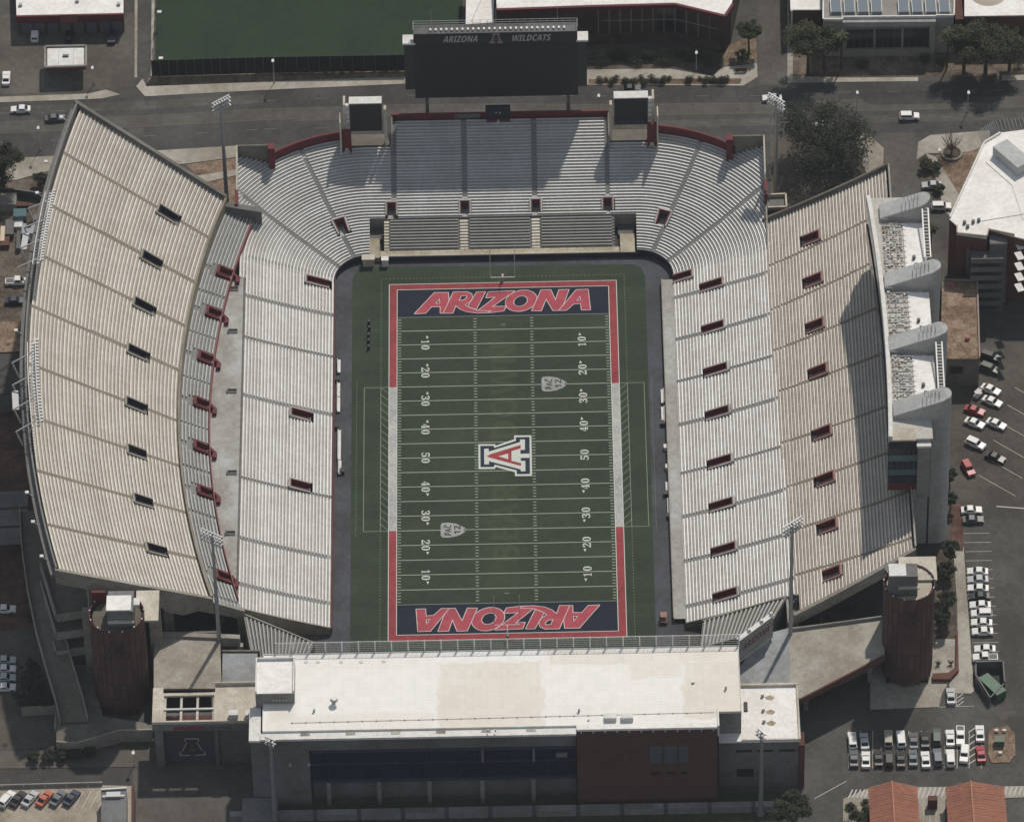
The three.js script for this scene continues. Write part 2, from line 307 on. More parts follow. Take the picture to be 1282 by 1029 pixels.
// turf with its faded lettering between the hash marks
const turfMat = (() => {
  const c = document.createElement('canvas'), s = 14; c.width = 70 * s; c.height = 132 * s;
  const g = c.getContext('2d'), im = g.createImageData(c.width, c.height), a = noiseGrid(1024, 9, 5), b = noiseGrid(1024, 60, 8), f = noiseGrid(1024, 400, 9);
  for (let y = 0; y < c.height; y++) for (let x = 0; x < c.width; x++) {
    const j = (y % 1024) * 1024 + (x % 1024), o = 4 * (y * c.width + x), stripe = Math.floor((y / s + 2) / 4.572) % 2 ? 1.5 : -1.5;
    const n = (a[j] - 0.5) * 9 + (b[j] - 0.5) * 6 + (f[j] - 0.5) * 12 + stripe;
    const mx = Math.abs(x / s - 35), wear = mx < 5.6 ? Math.max(0, a[j] * 0.7 + b[(j * 3) % 1048576] * 0.5 - 0.5) * 8 * Math.min(1, (5.6 - mx) / 1.5) : 0;
    im.data[o] = 50 + n + wear; im.data[o + 1] = 61 + n + wear * 0.8; im.data[o + 2] = 47 + n * 0.9 - wear * 0.3; im.data[o + 3] = 255;
  }
  g.putImageData(im, 0, 0);
  const tile = document.createElement('canvas'); tile.width = tile.height = 4;
  g.save(); g.translate(35 * s, 66 * s); g.rotate(-Math.PI / 2); g.fillStyle = 'rgba(84,90,60,0.34)'; g.font = 'bold ' + 8.2 * s + 'px sans-serif'; g.textAlign = 'center'; g.textBaseline = 'middle';
  for (const [t, x] of [['BEAR', -21], ['DOWN', 21]]) { g.save(); g.translate(x * s, 0); g.scale(1.25, 1); g.fillText(t, 0, 0); g.restore(); }
  g.restore();
  const t = new THREE.CanvasTexture(c); t.colorSpace = THREE.SRGBColorSpace; t.magFilter = THREE.LinearFilter;
  return mat(0xffffff, 1, t);
})();
{
  const pts = XZ([[440, 345], [446, 336], [455, 333], [795, 328], [806, 333], [812, 345]]).concat([[35.2, -52]], [[35.4, 62]], [[-35.4, 62]], [[-35.6, -50]]);
  const g = sheet(XZ([[441, 350], [446, 339], [457, 335], [792, 331], [803, 335], [808, 346], [822, 812], [438, 822]]), 0.04), p = g.attributes.position, uv = g.attributes.uv;
  for (let i = 0; i < p.count; i++) uv.setXY(i, (p.getX(i) + 35) / 70, 1 - (p.getZ(i) + 66) / 132);
  var field = struct('playing_field', g, turfMat);
}
const onField = (name, geo, m) => { const o = struct(name, geo, m, field); return o; };
const rect = (x0, x1, z0, z1, y) => quads([[[x0, y, z0], [x0, y, z1], [x1, y, z1], [x1, y, z0]]]);
const Y1 = 0.055, Y2 = 0.07, Y3 = 0.085, Y4 = 0.1, Y5 = 0.115;
// border: red, white between the 25 yard lines
const z25 = GZ - 22.86;
for (const s of [-1, 1]) {
  onField('end_border', rect(-FX - B, FX + B, s * EZ, s * (EZ + B), Y1), M.redPaint);
  for (const q of [-1, 1]) onField('side_border', rect(s * FX, s * (FX + B), q * z25, q * EZ, Y1), M.redPaint);
  onField('side_border', rect(s * FX, s * (FX + B), -z25, z25, Y1), M.whitePaint);
  onField('sideline', rect(s * FX - 0.08, s * FX + 0.08, -EZ, EZ, Y2), M.line);
  onField('end_line', rect(-FX, FX, s * EZ - 0.08, s * EZ + 0.08, Y2), M.line);
  onField('border_edge', [rect(s * (FX + B) - 0.08, s * (FX + B) + 0.08, -EZ - B, EZ + B, Y2)], M.line);
  onField('border_edge', [rect(-FX - B, FX + B, s * (EZ + B) - 0.08, s * (EZ + B) + 0.08, Y2)], M.line);
  // team area box and hatching outside the sideline
  const x1 = s * (FX + B), x2 = s * (FX + B + 1.83), x3 = s * (FX + B + 5.6), h = [];
  h.push(rect(x2 - 0.06, x2 + 0.06, -z25, z25, Y1), rect(x3 - 0.06, x3 + 0.06, -z25, z25, Y1));
  for (const q of [-1, 1]) h.push(rect(Math.min(x1, x3), Math.max(x1, x3), q * z25 - 0.06, q * z25 + 0.06, Y1));
  for (let z = -z25; z < z25 - 1; z += 2.286) h.push(strip([x1, z + 2.1], [x2, z], 0.1, Y1));
  onField('team_area_line', h, mat([0.26, 0.3, 0.22], 0.9));
  // dotted restraining lines
  const d = [], xo = s * (FX + B + 1.83), zo = EZ + B + 1.9;
  for (const q of [-1, 1]) { for (let z = z25; z < zo; z += 0.9) d.push(rect(xo - 0.06, xo + 0.06, q * z, q * z + 0.35, Y1)); }
  for (let z = -z25 - 1.8; z < z25 + 1.8; z += 0.9) d.push(rect(s * (FX + B + 7.3) - 0.06, s * (FX + B + 7.3) + 0.06, z, z + 0.35, Y1));
  for (let x = -FX - 3.6; x < FX + 3.6; x += 0.9) d.push(rect(x, x + 0.35, s * zo - 0.06, s * zo + 0.06, Y1));
  onField('dotted_line', d, mat([0.2, 0.27, 0.19], 0.9)).userData.kind = 'stuff';
}
for (let i = -10; i <= 10; i++) onField(Math.abs(i) === 10 ? 'goal_line' : 'yard_line', rect(-FX, FX, i * 4.572 - 0.1, i * 4.572 + 0.1, Y1), mat([0.33, 0.36, 0.3], 0.9));
for (const x of [-FX + 0.6, -6.5, 6.5, FX - 0.6]) {
  const g = []; for (let k = -49; k <= 49; k++) if (k % 5) g.push(rect(x - 0.36, x + 0.36, k * 0.9144 - 0.1, k * 0.9144 + 0.1, Y1));
  onField('hash_marks', g, mat([0.36, 0.39, 0.33], 0.9)).userData.kind = 'stuff';
}
for (const k of [-42.7, 42.7, -13.7, 13.7]) onField('field_tick', rect(-0.5, 0.5, k - 0.08, k + 0.08, Y1), M.lineFaint);
// numerals, feet to the sideline, and their arrows
for (const s of [-1, 1]) for (let i = -4; i <= 4; i++) {
  const n = String(50 - Math.abs(i) * 10), z = i * 9.144, x = s * 17.9;
  n.split('').forEach((ch, k) => {
    const g = textFlat(serif, ch, 1.75, 1); g.computeBoundingBox(); const w = g.boundingBox.max.x - g.boundingBox.min.x; g.scale((ch === '1' ? 0.95 : 1.35) / w, 1.05, 1);
    g.rotateX(-Math.PI / 2); g.rotateY(s > 0 ? Math.PI / 2 : -Math.PI / 2);
    const off = (k ? 1 : -1) * 0.95 * (s > 0 ? -1 : 1); g.translate(x, Y2, z + off);
    onField('numeral', g, M.line);
  });
  if (i) { const q = Math.sign(i); onField('numeral_arrow', sheet([[x - s * 0.1, z + q * 2.1], [x - s * 0.75, z + q * 2.1], [x - s * 0.42, z + q * 3.0]], Y2), M.line); }
}
// end zones with lettering
const LET = (() => {
  const a = (pts, off) => pts.map(([x, y]) => [off + x / 7.9125, 340 + y / 7.915]), L = [];
  const add = (off, pts, hole) => L.push([a(pts, off), hole && a(hole, off)]);
  add(480, [[310, 418], [505, 212], [640, 210], [650, 345], [625, 412], [565, 412], [565, 348], [475, 348], [415, 412]], [[512, 320], [556, 265], [562, 318]]);
  add(480, [[1040, 205], [1297, 193], [1075, 350], [1215, 345], [1190, 390], [1060, 406], [930, 410], [880, 400], [945, 382], [1115, 252], [1018, 260]]);
  add(480, [[595, 412], [695, 205], [830, 203], [872, 222], [882, 262], [855, 300], [805, 330], [850, 360], [930, 388], [1060, 392], [1030, 405], [930, 410], [830, 398], [760, 372], [715, 335], [685, 412]], [[745, 290], [770, 240], [820, 236], [830, 256], [800, 282]]);
  add(480, [[925, 205], [1008, 203], [918, 374], [838, 348]]);
  const el = (cx, cy, rx, ry, sk) => Array.from({ length: 28 }, (_, i) => { const t = i / 28 * 6.2832; return [cx + rx * Math.cos(t) - sk * Math.sin(t) * ry, cy + ry * Math.sin(t)]; });
  add(630, el(178, 290, 150, 104, 0.3), el(172, 294, 70, 54, 0.3));
  add(630, [[285, 388], [378, 185], [470, 183], [518, 290], [555, 183], [650, 180], [572, 383], [495, 386], [425, 268], [375, 388]]);
  add(630, [[555, 385], [725, 182], [840, 178], [862, 378], [778, 380], [770, 315], [695, 322], [625, 383]], [[722, 292], [765, 240], [770, 286]]);
  return L;
})();
function letterPath(g, L, map) {
  for (const [pts, hole] of L) {
    g.beginPath();
    for (const ring of [pts, hole]) if (ring) { ring.forEach((p, i) => { const q = map(p); i ? g.lineTo(...q) : g.moveTo(...q); }); g.closePath(); }
    g.stroke(); g.fill('evenodd');
  }
}
{
  const c = document.createElement('canvas'); c.width = 2048; c.height = 384; const g = c.getContext('2d');
  g.fillStyle = '#171f2e'; g.fillRect(0, 0, 2048, 384);
  g.strokeStyle = '#c3b7b3'; g.fillStyle = '#a54a55'; g.lineWidth = 15; g.lineJoin = 'round';
  letterPath(g, LET, p => { const q = P(p[0], p[1], 0); return [(q.x + FX) / (2 * FX) * 2048, (q.z + EZ) / (EZ - GZ) * 384]; });
  const im = g.getImageData(0, 0, 2048, 384), nz = noiseGrid(1024, 300, 3), nb = noiseGrid(1024, 20, 4);
  for (let y = 0; y < 384; y++) for (let x = 0; x < 2048; x++) { const o = 4 * (y * 2048 + x), n = 0.84 + 0.2 * nz[y * 1024 + (x % 1024)] + 0.12 * nb[y * 1024 + (x % 1024)]; for (let k = 0; k < 3; k++) im.data[o + k] *= n; }
  g.putImageData(im, 0, 0);
  const t = new THREE.CanvasTexture(c); t.colorSpace = THREE.SRGBColorSpace; t.magFilter = THREE.LinearFilter; t.anisotropy = 8;
  const m = mat(0xffffff, 0.95, t);
  for (const s of [-1, 1]) {
    const q = rect(-FX, FX, Math.min(s * GZ, s * EZ), Math.max(s * GZ, s * EZ), Y1 + 0.004), p = q.attributes.position, uv = q.attributes.uv;
    for (let i = 0; i < p.count; i++) { const uu = (p.getX(i) + FX) / (2 * FX), vv = (Math.abs(p.getZ(i)) - GZ) / (EZ - GZ); uv.setXY(i, s < 0 ? uu : 1 - uu, vv); }
    onField('end_zone', q, m);
  }
}
// block letter at midfield, four coats of paint
{
  const a = pts => pts.map(([x, y]) => { const p = P(580 + x / 11.43, 520 + y / 11.43, 0); return [p.x, p.z]; });
  const o = onField('midfield_emblem', sheet(a([[215, 415], [455, 415], [465, 436], [728, 345], [728, 290], [975, 288], [985, 870], [740, 872], [738, 815], [468, 742], [450, 770], [218, 772]]), Y2), M.line);
  const sub = (pts, y, m, holes) => struct('emblem_coat', sheet(a(pts), y, (holes || []).map(a)), m, o);
  const navy = mat([0.022, 0.032, 0.058], 0.95, T.turf);
  sub([[243, 440], [432, 438], [445, 470], [752, 368], [752, 316], [948, 312], [955, 842], [768, 845], [765, 790], [452, 708], [432, 742], [246, 744]], Y3, navy);
  sub([[298, 482], [362, 480], [366, 522], [812, 385], [812, 350], [882, 348], [884, 496], [818, 500], [818, 555], [945, 550], [948, 612], [822, 612], [824, 655], [888, 655], [890, 803], [824, 806], [822, 778], [368, 660], [368, 704], [300, 706]], Y4, M.line);
  sub([[330, 592], [390, 560], [820, 428], [822, 478], [690, 515], [690, 655], [828, 688], [828, 728], [390, 612]], Y5, mat([0.42, 0.06, 0.07], 0.95, T.turf), [[[500, 590], [640, 548], [645, 632]]]);
}
// two conference shields
for (const [u0, v0] of [[660, 460], [533.5, 643]]) {
  const a = pts => pts.map(([x, y]) => { const p = P(u0 + x / 20.58, v0 + y / 20.58, 0); return [p.x, p.z]; });
  const o = onField('shield_emblem', sheet(a([[370, 300], [405, 250], [560, 235], [760, 262], [920, 330], [1000, 375], [1025, 430], [985, 485], [890, 545], [740, 600], [560, 625], [420, 622], [372, 570]]), Y2), mat([0.4, 0.4, 0.38], 0.95, T.turf));
  const ink = mat([0.035, 0.04, 0.036], 0.95), put = (t, sx, cx, cy, size) => {
    const g = textFlat(font, t, size, sx); g.rotateX(-Math.PI / 2); g.rotateY(Math.PI / 2); const [[x, z]] = a([[cx, cy]]); g.translate(x, Y3, z); struct('emblem_lettering', g, ink, o);
  };
  put('PAC', 1.0, 570, 432, 1.35); put('12', 1.3, 800, 424, 1.45);
  struct('emblem_lettering', [strip(...a([[455, 300], [470, 360]]), 0.25, Y3), strip(...a([[475, 500], [480, 560]]), 0.25, Y3), strip(...a([[985, 400], [985, 455]]), 0.3, Y3)], ink, o);
}
// goal posts
function goalPost(z, face, label) {
  const b = V(0, 0.04, z), t = thing('goal_post', label, 'goal post', 'goal posts', b), yy = 3.05;
  const m = M.white;
  mesh('base_post', [rod(V(0, 0.04, z), V(0, 2.2, z), 0.12), rod(V(0, 2.2, z), V(0, yy, z - face * 1.2), 0.11), rod(V(0, yy, z - face * 1.2), V(0, yy, z - face * 2), 0.1)], m, t);
  mesh('base_pad', rod(V(0, 0.05, z), V(0, 1.9, z), 0.36, 0.36, 10), mat([0.42, 0.25, 0.24], 0.8), t);
  mesh('crossbar', rod(V(-2.82, yy, z - face * 2), V(2.82, yy, z - face * 2), 0.1), m, t);
  for (const s of [-1, 1]) mesh('upright', rod(V(s * 2.82, yy, z - face * 2), V(s * 2.82, yy + 9.1, z - face * 2), 0.07), m, t);
}
goalPost(-EZ - 2.4, -1, 'white goal post at the end zone below the big video board');
goalPost(EZ + 2.4, 1, 'white goal post at the end zone beside the long white roof');

// ---------------------------------------------------------------- seating
// rows of steps and benches over sections; each section maps (t along the row, d away from the front) to plan
const TR = 0.75;
function spansOf(sec, ok) {
  const out = []; let a = null; const n = Math.round((sec.t1 - sec.t0) / sec.dt), q = (sec.t1 - sec.t0) / n;
  for (let i = 0; i <= n; i++) {
    const v = i < n && ok(sec.t0 + (i + 0.5) * q);
    if (v && a === null) a = sec.t0 + i * q;
    if (!v && a !== null) { out.push([a, sec.t0 + i * q]); a = null; }
  }
  return out;
}
function buildRows(o) {
  const { parent, k0, k1, tread, H, secs, inside, hollow, aisle, stepMat, benchMat } = o, bw = o.bench || 0.3, got = [], M0 = (m, k) => typeof m === 'function' ? m(k) : m;
  for (let k = k0; k < k1; k++) {
    const d = k * tread, y = H(d), yp = k ? H(d - tread) : y - 0.35;
    for (const sec of secs) {
      const L = (t, dd, yy) => { const [x, z] = sec.pt(t, dd); return [x, yy, z]; };
      const cuts = ([a, b]) => { const n = Math.max(1, Math.ceil((b - a) / sec.sub)); return Array.from({ length: n }, (_, i) => [lerp(a, b, i / n), lerp(a, b, (i + 1) / n)]); };
      const inn = t => inside(t, d + tread / 2, sec) && !(hollow && hollow(t, d + tread / 2, sec));
      for (const sp of spansOf(sec, inn)) {
        const st = []; for (const [a, b] of cuts(sp)) st.push([L(a, d, yp), L(b, d, yp), L(b, d, y), L(a, d, y)], [L(a, d, y), L(b, d, y), L(b, d + tread, y), L(a, d + tread, y)]);
        mesh('seating_step', quads(st), M0(stepMat, k), parent);
      }
      const d0 = d + tread * 0.42, d1 = d0 + bw, t0 = y + 0.3, t1 = y + 0.36, dm = (d0 + d1) / 2;
      for (const sp of spansOf(sec, t => inn(t) && !aisle(t, d + tread / 2, sec))) {
        const be = [];
        for (const [a, b] of cuts(sp)) be.push([L(a, d0, t1), L(b, d0, t1), L(b, d1, t1), L(a, d1, t1)], [L(a, d0, t0), L(b, d0, t0), L(b, d0, t1), L(a, d0, t1)], [L(a, d1, t0), L(b, d1, t0), L(b, d1, t1), L(a, d1, t1)],
          [L(a, d0, t0), L(b, d0, t0), L(b, d1, t0), L(a, d1, t0)], [L(a, dm, y), L(b, dm, y), L(b, dm, t0), L(a, dm, t0)]);
        got.push({ len: (sp[1] - sp[0]) * (sec.unit ? sec.unit(d) : 1), be, k });
      }
    }
  }
  got.sort((p, q) => q.len - p.len);
  got.slice(0, 300).forEach(g => mesh('bench', quads(g.be), M0(benchMat, g.k), parent));
  if (got.length > 300) mesh('bench', quads(got.slice(300).flatMap(g => g.be)), M0(benchMat, 0), parent).userData.kind = 'stuff';
}
// half steps up an aisle
function aisleStair(parent, sec, tOf, dA, dB, H, tread, half, m, hollow) {
  let q = []; const flush = () => { if (q.length) mesh('aisle_stair', quads(q), m, parent); q = []; };
  for (let k = Math.round(dA / tread); (k + 1) * tread <= dB + 0.01; k++) {
    const d = k * tread, t = tOf(d), h = half / (sec.unit ? sec.unit(d) : 1); if (hollow && hollow(t, d + tread / 2, sec)) { flush(); continue; }
    const y = H(d) + 0.01, y2 = lerp(H(d), H(d + tread), 0.5), L = (tt, dd, yy) => { const [x, z] = sec.pt(tt, dd); return [x, yy, z]; };
    q.push([L(t - h, d, y), L(t + h, d, y), L(t + h, d + tread * 0.5, y), L(t - h, d + tread * 0.5, y)]);
    q.push([L(t - h, d + tread * 0.5, y), L(t + h, d + tread * 0.5, y), L(t + h, d + tread * 0.5, y2), L(t - h, d + tread * 0.5, y2)]);
    q.push([L(t - h, d + tread * 0.5, y2), L(t + h, d + tread * 0.5, y2), L(t + h, d + tread, y2), L(t - h, d + tread, y2)]);
  }
  flush();
}
// a portal sunk into the seating: floor, walls, dark opening, coping
function portal(parent, sec, t, half, d0, d1, H, wallMat, deep = 0.9, copeMat = M.walk, lip = 0.75) {
  const h = half / (sec.unit ? sec.unit((d0 + d1) / 2) : 1), y0 = H(d0) - deep, pt = sec.pt;
  const A = pt(t - h, d0), Bq = pt(t + h, d0), C = pt(t + h, d1), D = pt(t - h, d1), up = H(d1) + lip;
  const f = mesh('portal', quads([[[A[0], y0, A[1]], [Bq[0], y0, Bq[1]], [C[0], y0, C[1]], [D[0], y0, D[1]]]]), M.walk, parent);
  const s0 = H(d0) + lip * 0.6, in1 = f => pt(t + h * f, d1), top = Math.min(y0 + 2.4, H(d1) - 0.15);
  mesh('portal_wall', wall([A, D], y0, [s0, up], 0.22), wallMat, f);
  mesh('portal_wall', wall([Bq, C], y0, [s0, up], 0.22), wallMat, f);
  mesh('portal_lintel', wall([D, C], top, up, 0.22), wallMat, f);          // the passage runs on below the seats
  const e0 = pt(t - h, d1 + 0.12), e1 = pt(t - h, d1 + 4), g0 = pt(t + h, d1 + 0.12), g1 = pt(t + h, d1 + 4);
  mesh('passage', [wall([e0, e1], y0, top, 0.2), wall([g0, g1], y0, top, 0.2), quads([[[e0[0], y0, e0[1]], [g0[0], y0, g0[1]], [g1[0], y0, g1[1]], [e1[0], y0, e1[1]]], [[e0[0], top, e0[1]], [g0[0], top, g0[1]], [g1[0], top, g1[1]], [e1[0], top, e1[1]]]])], M.concreteGrey, f);
  const w = 0.34, hw = w / (sec.unit ? sec.unit(d1) : 1);
  const A1 = pt(t - h - hw, d0 - 0.1), D1 = pt(t - h - hw, d1 + w), B1 = pt(t + h + hw, d0 - 0.1), C1 = pt(t + h + hw, d1 + w);
  mesh('portal_coping', [wall([A1, D1], [H(d0) - 0.3, H(d1) - 0.3], [s0 - 0.15, up + 0.05], 0.4), wall([B1, C1], [H(d0) - 0.3, H(d1) - 0.3], [s0 - 0.15, up + 0.05], 0.4), wall([D1, C1], H(d1) - 0.4, up + 0.06, 0.5)], copeMat, f);
}
const H = d => 1.2 + 0.3 * d + 0.0024 * d * d;
const xE = -38.7, xW = 39.2, zS = -64.8, RC = 8, cEx = xE + RC, cWx = xW - RC, cz = zS + RC;
const sE = { id: 'E', t0: cz, t1: 54, dt: 0.3, sub: 500, pt: (t, d) => [xE - d, t] };
const sCE = { id: 'CE', t0: 0, t1: Math.PI / 2, dt: 0.008, sub: 0.06, unit: d => RC + d, pt: (t, d) => [cEx - (RC + d) * Math.cos(t), cz - (RC + d) * Math.sin(t)] };
const sS = { id: 'S', t0: cEx, t1: cWx, dt: 0.3, sub: 500, pt: (t, d) => [t, zS - d] };
const sCW = { id: 'CW', t0: 0, t1: Math.PI / 2, dt: 0.008, sub: 0.06, unit: d => RC + d, pt: (t, d) => [cWx + (RC + d) * Math.sin(t), cz - (RC + d) * Math.cos(t)] };
const sW = { id: 'W', t0: cz, t1: 54, dt: 0.3, sub: 500, pt: (t, d) => [xW + d, t] };
// where a pixel lies on the bowl
function bowlAt(u, v, id) {
  let d = 10, p, t;
  for (let i = 0; i < 12; i++) {
    p = P(u, v, H(d) + 0.2);
    if (id === 'E') { d = xE - p.x; t = p.z; } else if (id === 'W') { d = p.x - xW; t = p.z; } else if (id === 'S') { d = zS - p.z; t = p.x; }
    else if (id === 'CE') { d = Math.hypot(p.x - cEx, p.z - cz) - RC; t = Math.atan2(cz - p.z, cEx - p.x); } else { d = Math.hypot(p.x - cWx, p.z - cz) - RC; t = Math.atan2(p.x - cWx, cz - p.z); }
    d = Math.max(0, Math.min(55, d));
  }
  return { t, d };
}
const hole = [];                                                    // portals of the bowl
for (const [id, u, v, half, len] of [['CE', 427, 283, 1.15, 3.2], ['E', 398, 348, 0.9, 5.0], ['E', 377, 519, 1.05, 4.2], ['E', 376, 608, 1.05, 4.2], ['CW', 830, 273, 1.15, 3.2], ['W', 854, 341, 0.9, 4.2],
  ['S', 490, 262, 0.95, 2.6], ['S', 582, 260, 0.95, 2.6], ['S', 671, 258, 0.95, 2.6], ['S', 761, 256, 0.95, 2.6],
  ...[[890, 357], [892, 410], [896, 463], [898, 517], [901, 578], [903, 632], [906, 688], [908, 745]].map(p => ['W', ...p, 1.0, 5.0]),
  ...[[1015, 297], [1018, 351], [1020, 408], [1024, 465], [1029, 542], [1033, 600], [1036, 659], [1041, 718]].map(p => ['W', ...p, 1.25, 3.6])]) {
  const q = bowlAt(u, v, id); hole.push({ id, t: 'EW'.includes(id) ? Math.max(q.t, cz + 1.35) : q.t, d0: q.d - len / 2, d1: q.d + len / 2, half });
}
const SEC = { E: sE, CE: sCE, S: sS, CW: sCW, W: sW };
const isHole = (t, d, sec) => hole.some(h => h.id === sec.id && d > h.d0 - 0.35 && d < h.d1 + 0.5 && Math.abs(t - h.t) * (sec.unit ? sec.unit(d) : 1) < h.half + 0.62);
// zones of the bowl
const XB = 61.2, ZB = -86.2;
const dB = z => lerp(21.4, 24.6, Math.pow(Math.min(1, Math.max(0, (z + 66) / 126)), 1.6));   // where the western upper tier begins
const fieldBleach = (t, d) => d < 9.4 && Math.abs(t) < 31.3;
function inside(t, d, sec) {
  const [x, z] = sec.pt(t, d);
  if (sec.id === 'E') return t < -51 ? d < 21.9 : d < 20.3;
  if (sec.id === 'S') return Math.abs(t) < 25.2 ? d < 33.3 && !fieldBleach(t, d) : d < 27.2 && !fieldBleach(t, d);
  if (sec.id === 'CE') { const f = t > 0.9; return x > -XB && (f ? d < 29.4 : z > ZB + 0.1) && !(t > 1.42 && d > 27.2); }
  if (sec.id === 'CW') { const f = t < 0.67; return x < XB && (f ? d < 29.4 : z > ZB + 0.1) && !(t < 0.15 && d > 27.2); }
  return d < dB(t);
}
const aE = [322, 373, 425, 498, 602, 678, 736].map(v => bowlAt(320, v, 'E').t);
const aW = [372.6, 425, 477.7, 532, 593, 647.5, 703, 760].map(v => bowlAt(846, v, 'W').t);
const aS = [[493, 200], [581, 200], [669, 200], [760, 200]].map(([u, v]) => bowlAt(u, v, 'S').t);
const aCE = [bowlAt(395, 225, 'CE').t, bowlAt(350, 280, 'CE').t], aCW = [bowlAt(862, 215, 'CW').t, bowlAt(912, 268, 'CW').t];
const lanes = { E: aE, W: aW, S: aS, CE: aCE, CW: aCW };
const aisleHalf = 0.55;
const isAisle = (t, d, sec) => lanes[sec.id].some(a => Math.abs(t - a) * (sec.unit ? sec.unit(d) : 1) < aisleHalf);
const tone = (c, j) => c.map(v => v * j);
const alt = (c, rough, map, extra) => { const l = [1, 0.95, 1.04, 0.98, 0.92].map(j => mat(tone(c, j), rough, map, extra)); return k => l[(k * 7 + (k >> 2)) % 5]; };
const greyStep = alt([0.48, 0.48, 0.47], 0.85, T.seat), greyBench = alt([0.72, 0.725, 0.71], 0.5, T.seat, { metalness: 0.1 });
const tanStep = alt([0.44, 0.405, 0.355], 0.9, T.seat), tanBench = alt([0.71, 0.685, 0.63], 0.6, T.seat);
const brownStep = alt([0.43, 0.385, 0.335], 0.9, T.seat), brownBench = alt([0.7, 0.665, 0.61], 0.6, T.seat);

// --- east lower stand
{
  const t = thing('lower_grandstand', 'pale grey lower stand under the curved cream upper deck', 'grandstand', 'stadium stands', V(xE - 10, 0, 0));
  buildRows({ parent: t, k0: 0, k1: 30, tread: TR, H, secs: [sE], inside, hollow: isHole, aisle: isAisle, stepMat: greyStep, benchMat: greyBench });
  for (const a of aE) aisleStair(t, sE, () => a, 0, 20.25, H, TR, aisleHalf, M.aisle, isHole);
  for (const h of hole) if (h.id === 'E') portal(t, sE, h.t, h.half, h.d0, h.d1, H, M.maroon);
  mesh('front_wall', wall([[xE + 0.1, 54], [xE + 0.1, cz]], 0.02, 2.1, 0.25), M.maroon, t);
  mesh('front_walkway', box(xE - 1.4, xE - 0.05, 1.3, 1.5, 26, 53.9), M.walk, t);
  mesh('end_wall', wall(Array.from({ length: 12 }, (_, i) => [xE - i * 20.3 / 11, 54.1]), 0.02, i => H(i * 20.3 / 11) + 0.9, 0.3), M.fascia, t);
  for (const z of [-45, -20, 5, 30, 50]) mesh('support_wall', wall([[xE - 1, z], [xE - 20, z]], 0.02, [1, 7.5], 0.5), M.under, t);
  mesh('back_wall', wall([[xE - 20.4, 54], [xE - 20.4, -50]], 0.02, 8.6, 0.3), M.under, t);
  const rail = [], post = [];
  for (let z = -55; z < 53; z += 2.4) post.push(rod(V(xE - 20.35, 8.4, z), V(xE - 20.35, 9.5, z), 0.05, 0.05, 5));
  mesh('railing', [...post, rod(V(xE - 20.35, 9.5, -52), V(xE - 20.35, 9.5, 53), 0.05, 0.05, 5)], M.steelDark, t);
}
